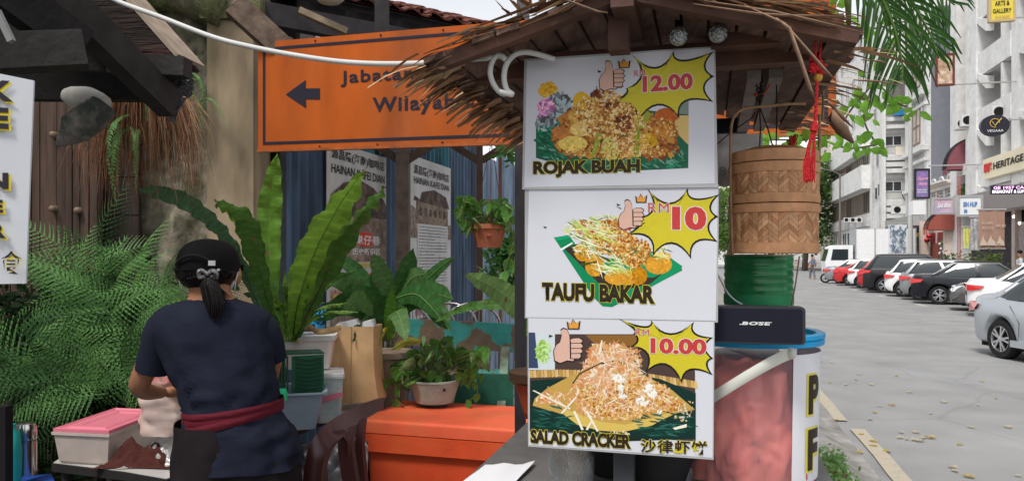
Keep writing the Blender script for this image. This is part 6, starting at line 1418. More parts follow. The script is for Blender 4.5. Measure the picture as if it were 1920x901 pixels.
# ---------------------------------------------------------------- left stall roof of dark timber
dt = mat('tarred_timber', (.014, .0125, .012), rough=.75, var=.35, vscale=6, bump=.3); dt2 = mat('tarred_timber_light', (.030, .028, .027), rough=.7, var=.35, vscale=6, bump=.3)
tk = mat('rough_shingle', (.032, .022, .019), rough=.85, var=.6, vscale=5, bump=.9, bscale=50, stretch=(.25, 1, 2.2), col2=(.07, .03, .026), cmix=(.5, .75))
t = thing('timber_canopy', 'dark timber stall canopy with projecting beams at the upper left', 'roof')
def bm2(a, b, w, h, mm, nm='beam', upv=(0, 0, 1)):
    m = MB(); m.beam(a, b, w, h, upv); return obj(nm, m, mm, t)
# roof deck: slopes down to the right
A0, A1 = P(-420, -330, 1.9), P(350, 165, 2.2)
dk0 = [P(-120, -120, 1.9), P(205, -25, 2.15), P(362, 140, 2.45), P(60, 185, 2.6)]
ddir = (P(350, 150, 2.35) - P(190, -30, 2.35)); ddir.normalize(); back = V((.15, 1, .0)).normalized(); nd = ddir.cross(back).normalized(); nd = nd if nd.z > 0 else -nd
org0 = P(326, 106, 2.2)
for k in range(9):
    m = MB(); o_ = org0 - ddir * (k * .13) ; m.prism([o_, o_ - ddir * .129, o_ - ddir * .129 + back * .12, o_ + back * .12], nd * -(.155 + .01 * (k % 2))); obj('roof_board', m, tk, t)
m = MB(); o_ = org0 + nd * .003 + ddir * .005; m.prism([o_, o_ - ddir * .95, o_ - ddir * .95 + back * .14, o_ + back * .14], nd * .012); obj('top_board', m, mat('greyed_board', (.33, .26, .20), rough=.85, var=.3, vscale=8), t)
rr = random.Random(6); m = MB()
for k in range(26):
    p = org0 - ddir * rr.uniform(-.03, .06) + back * rr.uniform(0, .1) + nd * rr.uniform(-.14, .01); m.box(p, (rr.uniform(.008, .02), rr.uniform(.01, .03), rr.uniform(.006, .018)), Matrix.Rotation(rr.uniform(0, 3), 3, 'Y'))
obj('broken_edge', m, tk, t, kind='stuff')
bm2(P(60, -60, 1.75), P(318, 196, 2.25), .05, .085, dt2, 'rafter')
bm2(P(-90, -90, 1.5), P(150, 90, 1.7), .05, .085, dt, 'rafter')
bm2(P(-60, 104, 1.55), P(160, 94, 1.65), .07, .075, dt2)
bm2(P(210, 122, 2.2), P(352, 128, 2.2), .06, .055, dt2)
bm2(P(-80, 160, 2.55), P(300, 162, 2.55), .05, .10, dt)
bm2(P(-80, 60, 2.3), P(260, 70, 2.3), .03, .22, dt, 'inner_board')
bm2(P(-80, -40, 2.0), P(140, -20, 2.0), .03, .3, dt, 'inner_board')
bm2(P(-6, 20, 1.5), P(22, 78, 1.5), .012, .012, mat('grey_rod', (.25, .25, .25), rough=.5), 'rod')
m = MB(); rows = []
for i in range(9):
    x = i / 8; rows.append([P(lerp(286, 362, x), 148 + 4 * sin(i * 2), 2.3), P(lerp(288, 362, x), 165, 2.29), P(lerp(300, 360, x), 182 + 3 * sin(i * 3), 2.3)])
m.grid(rows); obj('hanging_mat', m, mat('felt_grey', (.10, .10, .105), rough=.9, var=.7, vscale=40, bump=1, bscale=80), t)
m = MB(); m.poly([P(290, 180, 2.28), P(352, 183, 2.28), P(336, 205, 2.27), P(325, 235, 2.28), P(312, 215, 2.27)]); obj('hanging_rag', m, mat('felt_grey', (.10, .10, .105)), t)
# pipe in a sack hanging from the canopy
t = thing('wrapped_pipe', 'white pipe end wrapped in a torn grey sack under the dark canopy', 'pipe')
m = MB(); m.tube(spl([P(120, 178, 2.5), P(150, 184, 2.5), P(180, 190, 2.48), P(195, 196, 2.47)]), [.02, .024, .028, .034, .036, .038, .04, .042, .042, .042, .04, .038, .036, .034, .034, .03, .03, .03, .03][:19], 12); obj('pipe', m, mat('sack_white', (.52, .51, .47), rough=.6, var=.1), t, smooth=True)
m = MB(); c = spl([P(195, 196, 2.46), P(180, 212, 2.45), P(150, 235, 2.45), P(128, 255, 2.45), P(106, 272, 2.45)]); m.tube(c, [lerp(.040, .052, min(1, i / 8)) * (1 if i < 14 else max(.08, 1 - (i - 14) / 11)) * (1 + .04 * sin(i * 1.9)) for i in range(len(c))], 14); obj('sack', m, mat('sack_grey', (.20, .185, .165), rough=.8, var=.4, vscale=18, bump=.8, bscale=40, col2=(.07, .085, .075)), t, smooth=True)
# ---------------------------------------------------------------- white banner at the far left
t = thing('menu_banner', 'white hanging menu board with yellow edged black capitals at the left edge', 'banner')
m = MB(); q = [P(-130, 112, 1.32), P(63, 151, 1.36), P(48, 531, 1.36), P(-130, 534, 1.32)]; m.prism([q[0], q[3], q[2], q[1]], V((0, .004, 0))); obj('board', m, mat('board_white', (.60, .62, .66), rough=.35, var=.04, vscale=2), t)
xd_ = (q[1] - q[0]); xd_.z = 0; xd_.normalize()
for s_t, x0, x1, y1, y0 in (('K', -22, 20, 150, 189), ('E', -20, 13, 201, 241), ('N', -26, 12, 323, 354), ('E', -26, 3, 374, 398), ('R', -18, 9, 419, 446), ('食', 2, 38, 470, 514)):
    Yl = 1.338; a = P(x0, y0, Yl); w = (x1 - x0) / F * Yl; h = (y0 - y1) / F * Yl; bo = .012 if s_t == '食' else .05
    text(s_t, a + V((.003, 0, -.003)), xd_, up, w, h, ylw_m := mat('board_yellow', (.75, .60, .03), rough=.5, var=0), t, bold=bo + (.014 if s_t == '食' else .022))
    text(s_t, a - V((0, .002, 0)), xd_, up, w, h, sblk, t, bold=bo)
# ---------------------------------------------------------------- near side of the street: unseen shophouse and awning added to block skylight
t = thing('shophouse', 'unseen near side shophouse added to block skylight, out at the left of the view', 'building')
m = MB(MS); m.bb((-13, -14, .05), (-5.4, 12, 8.5)); obj('wall', m, wall_gy, t)
for k in range(6): window(t, -5.4, -12 + k * 4, -10.4 + k * 4, 4.4, 6.2, 2, 1, win_d, frame_m, proud=-.05)
t = thing('occluder_awning', 'unseen grey awning added above and behind the viewer to block skylight', 'awning')
m = MB(MS); m.prism([(-5.4, -9, 3.6), (-.9, -9, 3.0), (-.9, -9, 3.03), (-5.4, -9, 3.63)], (0, 8.6, 0)); obj('canvas', m, mat('awning_grey', (.2, .2, .19), rough=.8), t)
for b in (-8.8, -4.6, -.6): m = MB(MS); m.bb((-.98, b, .05), (-.92, b + .06, 2.98)); obj('post', m, bd, t)
# ================================================================ PLANTS
fern_m = leafmat('fern_green', (.16, .33, .11), var=.35, vscale=5, tl=.3); fern_m2 = leafmat('fern_dark', (.04, .10, .032), var=.35, vscale=5, tl=.25); stem_m = mat('plant_stem', (.10, .10, .04), rough=.7)
def frond_mesh(L_, W_, seed, droop=.5, n=24, lacy=True):
    """a lacy frond growing along +X, arching down"""
    r = random.Random(seed); m = MB(); pts = []
    for i in range(n + 1):
        t = i / n; pts.append(V((L_ * (t - droop * .22 * t * t), r.uniform(-.004, .004), L_ * (.42 * t - droop * t * t))))
    m.tube(pts, [.0028 * (1 - .8 * i / n) for i in range(n + 1)], 4, cap=False)
    for i in range(2, n):
        t = i / n; w = W_ * (sin(pi * min(1, (t * 1.02) ** .62)) ** .8 * .95 + .05) * r.uniform(.85, 1.1); d = (pts[i + 1] - pts[i - 1]).normalized()
        for sg in (-1, 1):
            side = V((0, sg, 0)); ax = (side * .86 + d * .5 + V((0, 0, -.22 - .25 * t))).normalized(); nrm_ = ax.cross(d).normalized()
            if lacy:
                k = max(3, int(w / .0135)); 
                for j in range(k):
                    q = (j + .6) / k; c = pts[i] + ax * w * q + V((0, 0, -.25 * w * q * q)); l = w * .155 * (1 - q * .75) + .004; wd = .0060
                    for s2 in (-1, 1):
                        if r.random() < .1: continue
                        l2 = l * r.uniform(.7, 1.25); dd = (d * s2 * .85 + ax * r.uniform(.3, .8) + V((0, 0, r.uniform(-.25, .25)))).normalized(); e = c + dd * l2; pr = dd.cross(nrm_).normalized() * wd
                        m.add([c - pr * .5, c + dd * l2 * .5 + pr, e, c + dd * l2 * .5 - pr], [(0, 1, 2, 3)])
                tip = pts[i] + ax * w; b = pts[i] + ax * w * .7; pr = d * .003; m.add([b - pr, b + pr, tip], [(0, 1, 2)])
            else:
                if W_ > .05:
                    K_ = 7; pr = d * L_ / n * .40; A_ = [pts[i] + ax * w * (j / K_) + V((0, 0, -.3 * w * (j / K_) ** 2)) for j in range(K_ + 1)]
                    for j in range(K_):
                        f = 1 - (j / K_) ** 1.5 * .8; m.add([A_[j], A_[j] + pr * f * .75 + (A_[j + 1] - A_[j]) * .9, A_[j + 1], A_[j] - pr * f * .75 + (A_[j + 1] - A_[j]) * .9], [(0, 1, 2, 3)])
                    continue
                e = pts[i] + ax * w; pr = d * L_ / n * .42; mid = pts[i] + ax * w * .5 + nrm_ * .002; m.add([pts[i] - pr, pts[i] + pr, mid + pr, e, mid - pr], [(0, 1, 2, 3, 4)])
    return m.mesh('frond')
FR = [frond_mesh(.46, .125, s, d, 19, False) for s, d in ((1, .45), (2, .7), (3, .9), (4, .6))]
for me in FR: me.materials.append(fern_m)
def fern(loc, n, label, seed, spread=(0, 2 * pi), tilt=(.0, .9), sc_=(.7, 1.15), meshes=FR, alt=fern_m2, jit=.12, cat='fern', name='fern'):
    r = random.Random(seed); t = thing(name, label, cat, loc, group='lacy ferns massed against the plank wall' if meshes is FR else None)
    for k in range(int(n * .5)):
        o = bpy.data.objects.new('frond', r.choice(meshes)); C.objects.link(o); o.parent = t
        s = r.uniform(*sc_) * 1.12; o.scale = (s,) * 3; o.location = (r.uniform(-jit, jit), r.uniform(-jit, jit), r.uniform(-jit, jit)); o.rotation_euler = (r.uniform(-.35, .35), -r.uniform(*tilt), r.uniform(*spread))
        ph = r.uniform(-.5, pi + .5); X_ = V((cos(ph), -.45, sin(ph) * .8)).normalized(); Z_ = V((r.uniform(-.7, .7), -.8, r.uniform(.1, 1.1))); Y_ = Z_.cross(X_).normalized(); o.rotation_euler = Matrix((X_, Y_, X_.cross(Y_))).transposed().to_euler()
        o.material_slots[0].link = 'OBJECT'; o.material_slots[0].material = fern_m if r.random() < .62 else alt
    return t
TOW = (R(-175), R(-5))    # towards the camera
fern(P(262, 545, 3.75), 26, 'tall lacy fern clump rising behind the woman at the left of her head', 1, (R(-170), R(10)), (-.1, .8), (.75, 1.1))
fern(P(185, 545, 3.8), 18, 'lacy fern reaching highest against the plank wall', 2, (R(-180), R(0)), (.0, .8), (.7, 1.1))
fern(P(215, 600, 3.55), 30, 'dense dark lacy fern in the middle of the fern bank', 3, (R(-180), R(0)), (-.2, .6), (.7, 1.05))
fern(P(115, 680, 3.5), 24, 'lacy fern spreading lowest and farthest left over the planks', 4, (R(-185), R(-10)), (-.1, .55), (.7, 1.15))
fern(P(40, 700, 3.4), 22, 'lacy fern behind the steel flask at the lower left', 5, (R(-190), R(-10)), (-.2, .6), (.65, 1.05))
fern(P(180, 740, 3.3), 28, 'lacy fern hanging behind the pink lidded box', 6, (R(-185), R(0)), (-.3, .5), (.65, 1.0))
fern(P(300, 690, 3.4), 26, 'lacy fern behind the woman at elbow height', 7, (R(-180), R(20)), (-.2, .6), (.65, 1.05))
fern(P(330, 560, 3.6), 18, 'lacy fern hidden mostly behind the woman by the pillar foot', 8, (R(-170), R(10)), (-.1, .7), (.6, .95))
fern(P(440, 590, 3.5), 10, 'small lacy fern showing right of the head of the woman', 9, (R(-150), R(0)), (-.1, .6), (.45, .65))
# leaf bank behind the fronds, coloured near black as the shade in their gaps
m = MB(); rr = random.Random(8); rows = []
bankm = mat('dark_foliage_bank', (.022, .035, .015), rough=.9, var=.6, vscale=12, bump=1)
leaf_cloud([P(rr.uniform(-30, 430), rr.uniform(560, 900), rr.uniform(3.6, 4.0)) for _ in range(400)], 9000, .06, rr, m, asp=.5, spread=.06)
obj('undergrowth', m, leafmat('undergrowth_shade_leaf', (.014, .034, .012), var=.5), kind='stuff')
# ---- hanging dead fern with reddish roots
t = thing('hanging_fern', 'dried fern with a beard of reddish brown stems hanging under the dark canopy', 'fern')
hm = mat('dead_frond', attr=True, rough=.85, var=.3, vscale=20); m = MB(); rr = random.Random(12)
c0 = P(262, 190, 3.0); dc = [(.22, .09, .05), (.30, .14, .08), (.16, .06, .035), (.36, .22, .12), (.12, .07, .04), (.2, .15, .07)]
for k in range(900):
    w = rr.uniform(0, 2 * pi); q = math.sqrt(rr.random()); p = c0 + V((cos(w) * q * .10, sin(w) * q * .08, rr.uniform(-.02, .03))); o_ = V((cos(w), sin(w) * .7, 0)) * rr.uniform(.02, .15); L_ = rr.uniform(.12, .46) * (1.0 - .25 * q)
    if rr.random() < .15: L_ *= 1.25
    m.col = rr.choice(dc); a = p; b = p + o_ * .8 + V((0, 0, .02)); c = p + o_ * 1.25 + V((0, 0, -L_ * .5)); d = p + o_ * 1.35 + V((rr.gauss(0, .02), rr.gauss(0, .02), -L_)); m.tube([a, b, c, d], [.0016, .0014, .0010, .0005], 3, cap=False)
obj('dead_stems', m, hm, t, kind='stuff')
m = MB(); m.sphere(c0, .075, 8, (1.35, 1, .75)); obj('root_ball', m, mat('root_mass', (.06, .04, .03), rough=1, bump=1, var=.5), t, smooth=True)
SW = [frond_mesh(.34, .022, s, 1.15, 30, False) for s in (21, 22)]
for me in SW: me.materials.append(fern_m)
for px, py, rz, s in ((225, 250, -1.2, .8), (248, 235, -1.9, .95), (262, 262, -1.3, .7), (240, 262, -1.6, .9), (222, 188, -2.4, .35), (270, 205, -.9, .4), (238, 255, -.7, .75)):
    o = bpy.data.objects.new('frond', SW[px % 2]); C.objects.link(o); o.parent = t; o.location = P(px, py - 20, 2.9); o.rotation_euler = (0, .55, rz); o.scale = (s,) * 3
t = thing('wall_fern', 'thin sword ferns growing out of the mossy wall beside the pillar', 'fern', P(360, 150, 4.3))
for k in range(16):
    o = bpy.data.objects.new('frond', SW[k % 2]); C.objects.link(o); o.parent = t; o.location = (rr.uniform(-.05, .08), rr.uniform(-.1, 0), rr.uniform(-.15, .12)); o.rotation_euler = (0, rr.uniform(-.2, .8), rr.uniform(-2.6, -.2)); s = rr.uniform(.5, 1.1); o.scale = (s,) * 3
# ---- bird's nest fern leaves
bn = leafmat('nest_fern_leaf', (.13, .27, .035), var=.15, vscale=4, tl=.4, rough=.4); bn2 = leafmat('nest_fern_leaf_dark', (.06, .155, .03), var=.15, vscale=4, tl=.25, rough=.4); bn3 = leafmat('nest_fern_leaf_pale', (.20, .36, .12), var=.12, vscale=4, tl=.4, rough=.35)
rib_m = mat('leaf_rib', (.02, .025, .012), rough=.5); rib_p = mat('leaf_rib_pale', (.22, .32, .10), rough=.5)
def strap_leaf(parent, pts, ws, mm, side, ribm=rib_m, ripple=.012, fold=.18, nm='leaf', rib=.0035):
    c = spl([V(p) for p in pts], 16); n = len(c); rows = []; rr_ = random.Random(int(abs(c[0].x * 1e4)) + n)
    side = V(side).normalized(); ph = rr_.uniform(0, 6)
    for i, p in enumerate(c):
        t_ = i / (n - 1); d = (c[min(n - 1, i + 1)] - c[max(0, i - 1)]).normalized(); s = (side - d * side.dot(d)).normalized(); nn_ = s.cross(d)
        x = t_ * (len(ws) - 1); k = min(int(x), len(ws) - 2); f = x - k; w = .68 * (lerp(ws[k], ws[k + 1], f * f * (3 - 2 * f))); row = []
        for q in (-1, -.75, -.4, -.03, .03, .4, .75, 1):
            rp = ripple * abs(q) ** 1.5 * sin(i * .72 + ph + (q > 0) * 1.6); ve = .0042 * (1 if i % 2 else -1) * (1 - abs(abs(q) - .5)) * (abs(q) > .1)
            row.append(p + s * (w * q * (1 + .04 * sin(i * 2.3 + q * 3))) + nn_ * (abs(q) * w * fold + rp + ve))
        rows.append(row)
    m = MB(); m.grid(rows); bc_ = mm['c'] if 'c' in mm else (.06, .15, .03); m.c = []
    for i in range(n - 1):
        for q in range(7): g = (1.12 if (i + (q > 3)) % 3 == 0 else .94) * (1.25 if q == 3 else .92 if q in (0, 6) else 1) * rr_.uniform(.9, 1.1); t_ = (.22, .13, .05) if i > n * .965 or rr_.random() < .004 else bc_; m.c.append(tuple(v * g for v in t_))
    o = obj(nm, m, leafmat('veined_leaf', (1, 1, 1), attr=True, tl=.35, var=.12, vscale=14, rough=.42), parent, smooth=True)
    m = MB(); m.tube([p - (side.cross((c[min(n - 1, i + 1)] - c[max(0, i - 1)])).normalized()) * .002 for i, p in enumerate(c)], [lerp(rib, rib * .3, i / (n - 1)) for i in range(n)], 5); r2 = obj('midrib', m, ribm, o, smooth=True); return o
t = thing('birds_nest_fern', 'large birds nest fern with tall wavy strap leaves behind the woman', 'fern')
base = P(538, 640, 3.35)
def L(*q, Y=3.35): return [P(x, y, Y if len(r) == 0 else r[0]) for x, y, *r in q]
strap_leaf(t, L((535, 640), (510, 540, 3.4), (505, 420, 3.42), (512, 340, 3.4), (520, 288, 3.38)), [.012, .04, .075, .08, .05, .005], bn, (1, .2, 0), rib_p)
strap_leaf(t, L((548, 640), (560, 560, 3.25), (590, 470, 3.15), (635, 385, 3.05), (682, 318, 2.95)), [.015, .06, .115, .125, .09, .006], bn, (.9, .2, .45))
strap_leaf(t, L((552, 640), (600, 540, 3.2), (650, 440, 3.1), (690, 385, 3.0), (722, 350, 2.95)), [.012, .04, .075, .09, .07, .006], bn2, (.8, .1, .6))
strap_leaf(t, L((530, 640), (500, 560, 3.3), (478, 470, 3.2), (455, 400, 3.1), (402, 376, 2.95)), [.01, .035, .065, .08, .07, .01], bn2, (1, -.1, .0))
strap_leaf(t, L((532, 640), (505, 540, 3.45), (470, 440, 3.45), (440, 395, 3.3), (405, 384, 3.15)), [.01, .03, .055, .06, .05, .01], bn, (1, .4, .2))
strap_leaf(t, L((520, 640), (480, 560, 3.5), (440, 470, 3.45), (400, 420, 3.35), (350, 380, 3.2), (300, 362, 3.1), (256, 354, 3.05)), [.01, .03, .04, .05, .055, .045, .006], leafmat('nest_fern_leaf_grey', (.07, .15, .07), var=.2), (.3, .4, 1))
strap_leaf(t, L((545, 640), (555, 590, 3.5), (575, 530, 3.55), (600, 470, 3.5)), [.01, .035, .045, .03, .004], bn2, (1, 0, 0), rib_p)
for k in range(16):
    rr = random.Random(k); x1 = rr.uniform(490, 680); y1 = rr.uniform(500, 590); strap_leaf(t, L((545 + rr.uniform(-12, 12), 640), ((545 + x1) / 2 + rr.uniform(-8, 8), (630 + y1) / 2 - 18, 3.4), (x1, y1, 3.35 + rr.uniform(-.15, .1))), [.006, .014, .014, .003], (bn, bn2)[k % 2], (1, .3, .3), rib_p, .003, .1)
# right: pale leaf poking in from behind the post
t = thing('birds_nest_fern', 'single pale arching leaf beside the dark steel post', 'fern')
strap_leaf(t, [P(1010, 640, 3.2), P(985, 590, 3.2), P(950, 555, 3.1), (P(910, 530, 3.0)), P(872, 514, 2.9)], [.03, .075, .085, .07, .05, .006], bn3, (.45, .1, .9), rib_p, .006)
strap_leaf(t, [P(1000, 590, 3.3), P(960, 575, 3.4), P(900, 572, 3.4), P(850, 585, 3.35), P(812, 606, 3.3)], [.02, .04, .04, .03, .02, .004], bn2, (.1, .6, .9), rib_p, .006)
# ---- broad leaf plant in the tall brown pot
potb = mat('pot_brown_plaster', (.30, .22, .17), rough=.7, var=.15, vscale=5, bump=.2)
pc_ = P(727, 480, 4.0); tz = P(727, 657, 4.0).z; t = thing('potted_plant', 'broad leaved plant in a tall brown plaster pot behind the paper bags', 'plant', (pc_.x, pc_.y, .55))
m = MB(); H_ = tz - .55; m.lathe([(.055, 0), (.075, .05), (.115, H_ * .85), (.12, H_ * .93), (.142, H_ * .95), (.142, H_), (.12, H_), (.10, H_ - .05), (.001, H_ - .05)], n=36); obj('pot', m, potb, t, smooth=45)
st_ = thing('plant_stand', 'low dark bench carrying the potted plants behind the orange cooler', 'bench')
m = MB(); a, b = P(690, 0, 4.25), P(900, 0, 3.9); m.bb((a.x, 3.7, .49), (b.x + .3, 4.25, .547)); obj('seat', m, mat('stand_dark', (.05, .045, .04), rough=.7, var=.2), st_)
for x, y in ((a.x + .05, 3.75), (a.x + .05, 4.2), (b.x + .2, 3.75), (b.x + .2, 4.2)): m = MB(); m.bb((x - .03, y - .03, .08), (x + .03, y + .03, .489)); obj('leg', m, mat('stand_dark', (.05, .045, .04)), st_)
al = leafmat('broad_leaf', (.045, .13, .035), var=.35, vscale=14, tl=.25, rough=.3); al2 = leafmat('variegated_leaf', (.09, .19, .06), var=.5, vscale=22, tl=.3, rough=.3); al3 = leafmat('fresh_leaf', (.14, .33, .05), var=.2, tl=.4, rough=.3)
inv_ = lambda p: p - V((pc_.x, pc_.y, .55))
def blade(parent, x0, y0, x1, y1, Y0, Y1, w, mm, side, bow=0, nm='leaf', org=None, ribm=rib_p):
    a, b = P(x0, y0, Y0), P(x1, y1, Y1); mid = (a + b) / 2 + V((0, 0, bow)); ps = [a, mid, b]; ps = [p - org for p in ps] if org is not None else ps
    return strap_leaf(parent, ps, [w * .12, w * .8, w, w * .75, w * .05], mm, side, ribm, w * .05, .12, nm, .0022)
oo = V((pc_.x, pc_.y, .55))
for q in ((725, 640, 700, 500, 4.0, 3.8, .07, al, (1, 0, .2), .04), (720, 600, 640, 545, 3.9, 3.6, .08, al, (.3, .3, 1), .05), (700, 600, 590, 600, 3.9, 3.5, .085, al, (.1, .3, 1), .08), (690, 560, 600, 520, 3.8, 3.6, .07, al2, (.3, .2, 1), .03),
          (735, 620, 775, 465, 4.0, 3.8, .085, al, (1, 0, .1), .02), (745, 600, 852, 480, 4.0, 3.8, .055, al, (-.4, .2, .9), .04), (740, 590, 850, 560, 3.9, 3.6, .10, al, (0, .3, 1), .07), (735, 560, 700, 475, 3.8, 3.7, .075, al2, (1, .1, .5), .0),
          (740, 580, 800, 512, 3.95, 3.75, .08, al2, (-.4, .3, 1), .06), (730, 600, 762, 640, 3.8, 3.5, .07, al2, (1, .4, .6), .09), (720, 640, 660, 640, 3.9, 3.6, .07, al, (.1, .4, 1), .09), (730, 640, 735, 540, 3.9, 3.75, .05, al3, (1, 0, 0), .0),
          (715, 560, 620, 470, 3.95, 3.9, .06, al, (.6, .2, .8), .02), (740, 560, 830, 600, 3.8, 3.5, .08, al, (-.1, .4, 1), .07), (700, 590, 640, 590, 3.7, 3.45, .075, al2, (.2, .6, 1), .07), (725, 620, 700, 660, 3.8, 3.7, .04, leafmat('yellowing_leaf', (.35, .30, .05)), (1, .4, .6), .05), (755, 570, 845, 620, 3.8, 3.55, .09, al, (-.3, .5, .9), .09), (735, 655, 790, 640, 3.9, 3.8, .035, leafmat('yellowing_leaf', (.35, .30, .05)), (0, .3, 1), .02)):
    blade(t, *q, org=oo)
m = MB(); rr = random.Random(3)
for k in range(9): p = P(727 + rr.uniform(-18, 18), 650, 4.0) - oo; q = P(727 + rr.uniform(-60, 60), rr.uniform(520, 580), 3.9) - oo; m.tube([p, (p + q) / 2 + V((rr.uniform(-.02, .02), 0, 0)), q], .004, 5)
obj('stems', m, stem_m, t, kind='stuff')
# ---- pothos
po1 = leafmat('pothos_leaf', (.10, .24, .05), var=.5, vscale=30, tl=.35, rough=.3); po2 = leafmat('pothos_leaf_variegated', (.22, .34, .14), var=.6, vscale=40, tl=.35, rough=.3)
def heart(w=.05):
    m = MB(); rows = []
    out = [(0, 0), (.28, .10), (.5, .35), (.52, .6), (.38, .85), (.0, 1.25)]
    for i in range(9):
        t_ = i / 8; y = -0.12 + 1.37 * t_; hw_ = pw(t_, [(0, .26), (.12, .48), (.3, .54), (.55, .44), (.8, .2), (1, .0)]); rows.append([(-hw_ * w, (y + (.0 if abs(1) < .3 else -.0)) * w, -.10 * w), (-hw_ * .5 * w, (y + .04) * w, .02 * w - .02 * w * sin(t_ * 5)), (0, (y + .10 * (1 - t_)) * w, -.05 * w), (hw_ * .5 * w, (y + .04) * w, .02 * w), (hw_ * w, y * w, -.10 * w)])
        for p in range(5): rows[-1][p] = (rows[-1][p][0], rows[-1][p][1], rows[-1][p][2] - .25 * w * t_ * t_)
    m.grid(rows); return m.mesh('leaf', True)
HM = heart(); HM.materials.append(po1)
def pothos(label, Y, pxc, py_top, potfn, boxes, n, seed, trails, group=None):
    r = random.Random(seed); c = P(pxc, py_top, Y); t = thing('potted_pothos', label, 'plant', c); potfn(t)
    vine = MB()
    for k in range(n):
        x0, y0, x1, y1 = r.choice(boxes); px, py = r.uniform(x0, x1), r.uniform(y0, y1); p = P(px, py, Y + r.uniform(-.12, .1)) - c
        o = bpy.data.objects.new('leaf', HM); C.objects.link(o); o.parent = t; o.location = p; s = r.uniform(.75, 1.5); o.scale = (s,) * 3
        o.rotation_euler = (r.uniform(.3, 1.5) * -1 + r.uniform(-.3, .3), r.uniform(-.6, .6), r.uniform(-1.5, 1.5) + pi * 0)
        o.material_slots[0].link = 'OBJECT'; o.material_slots[0].material = po2 if r.random() < .35 else po1
        vine.tube([V((r.uniform(-.05, .05), r.uniform(-.03, .03), -.01)), p * .5 + V((0, 0, .03)), p], .0016, 4, cap=False)
    for tr in trails:
        ps = spl([P(x, y, Y - .05) - c for x, y in tr]); vine.tube(ps, .0018, 5)
        for i in range(3, len(ps), 5):
            o = bpy.data.objects.new('leaf', HM); C.objects.link(o); o.parent = t; o.location = ps[i]; s = r.uniform(.6, 1.2); o.scale = (s,) * 3; o.rotation_euler = (-r.uniform(.8, 1.9), r.uniform(-.4, .4), r.uniform(-1, 1)); o.material_slots[0].link = 'OBJECT'; o.material_slots[0].material = po1
    obj('vines', vine, mat('vine', (.16, .20, .07), rough=.6), t, kind='stuff')
    return t
def wpot(t):
    m = MB(); w = 47 / F * 3.8; h = 40 / F * 3.8; prof = [(w * .72, -h)]
    for k in range(13): z = -h + h * k / 12; prof.append((w * lerp(.74, 1, k / 12) + .0032 * (k % 2), z))
    prof += [(w + .006, 0), (w + .006, .008), (w - .006, .008), (w - .01, -.02), (.001, -.02)]
    m.lathe(prof, n=40); obj('pot', m, mat('planter_cream', (.31, .35, .30), rough=.7, var=.15, vscale=9, bump=.2), t, smooth=50)
    m = MB(); m.bb((-w * .5, -w * .3, -h - .35), (w * .5, w * .6, -h - .001)); obj('stand_block', m, mat('stand_dark', (.05, .045, .04)), t)
    m = MB(M=Matrix.Translation((.06, -w * .94, -.03)) @ Matrix.Rotation(R(90), 4, 'X')); m.lathe([(.001, .0), (.007, 0), (.007, -.01)], n=10); obj('drain_hole', m, dark_m, t)
pothos('pothos in a ribbed cream planter in front of the peeling bench', 3.8, 815, 712, wpot, [(750, 650, 880, 712), (770, 630, 850, 680), (860, 650, 905, 700), (740, 665, 790, 720)], 130, 3, [[(770, 710), (745, 720), (742, 745), (755, 760)], [(860, 700), (885, 710), (895, 735), (880, 750)], [(760, 700), (748, 690), (735, 705), (720, 712)], [(870, 700), (900, 705), (905, 690)]])
def hpot(t):
    tc_ = mat('terracotta_hanging', (.36, .115, .06), rough=.7, var=.15, vscale=9, bump=.15); w = 34 / F * 3.9; h = 42 / F * 3.9
    m = MB(); m.lathe([(.001, -h), (w * .66, -h), (w * .92, -.022), (w, -.02), (w, .004), (w - .008, .004), (w - .012, -.02), (.001, -.02)], n=36); obj('pot', m, tc_, t, smooth=40)
    for k in range(3):
        w_ = 2 * pi * k / 3 + .6; m = MB(); q = P(921, 265, 3.9) - P(917, 422, 3.9); m.tube([V((cos(w_) * w, sin(w_) * w, 0)), q], .0018, 5); obj('cord', m, mat('cord_maroon', (.20, .05, .045), rough=.7), t)
    m = MB(); m.lathe([(.012, -.0), (.014, .006), (.001, .008)], c=(.0, -w * .86, -.06), n=10); obj('pot_boss', m, tc_, t)
pothos('pothos in a terracotta pot hanging on cords left of the steel post', 3.9, 917, 422, hpot, [(880, 385, 960, 425), (900, 370, 950, 400), (868, 368, 890, 395)], 70, 7, [[(895, 420), (870, 415), (858, 395), (862, 370)], [(900, 400), (880, 380), (868, 370)], [(955, 420), (962, 450), (955, 480), (945, 510)], [(960, 410), (966, 470), (960, 520)]])
# leafy trails behind the steel post
t = thing('climbing_plant', 'trailing leafy stems hanging behind the terracotta pot by the steel post', 'plant')
m = MB(); rr = random.Random(4); leaf_cloud([P(lerp(925, 965, rr.random()), rr.uniform(450, 545), 4.6) for _ in range(30)], 420, .07, rr, m, asp=.4, spread=.035); leaf_cloud([P(x, y, 4.2) for x, y in ((945, 292), (960, 288), (952, 296))], 24, .09, rr, m, asp=.35, spread=.02)
obj('foliage', m, al3 if False else leafmat('creeper_leaf', (.06, .17, .045), var=.4), t)
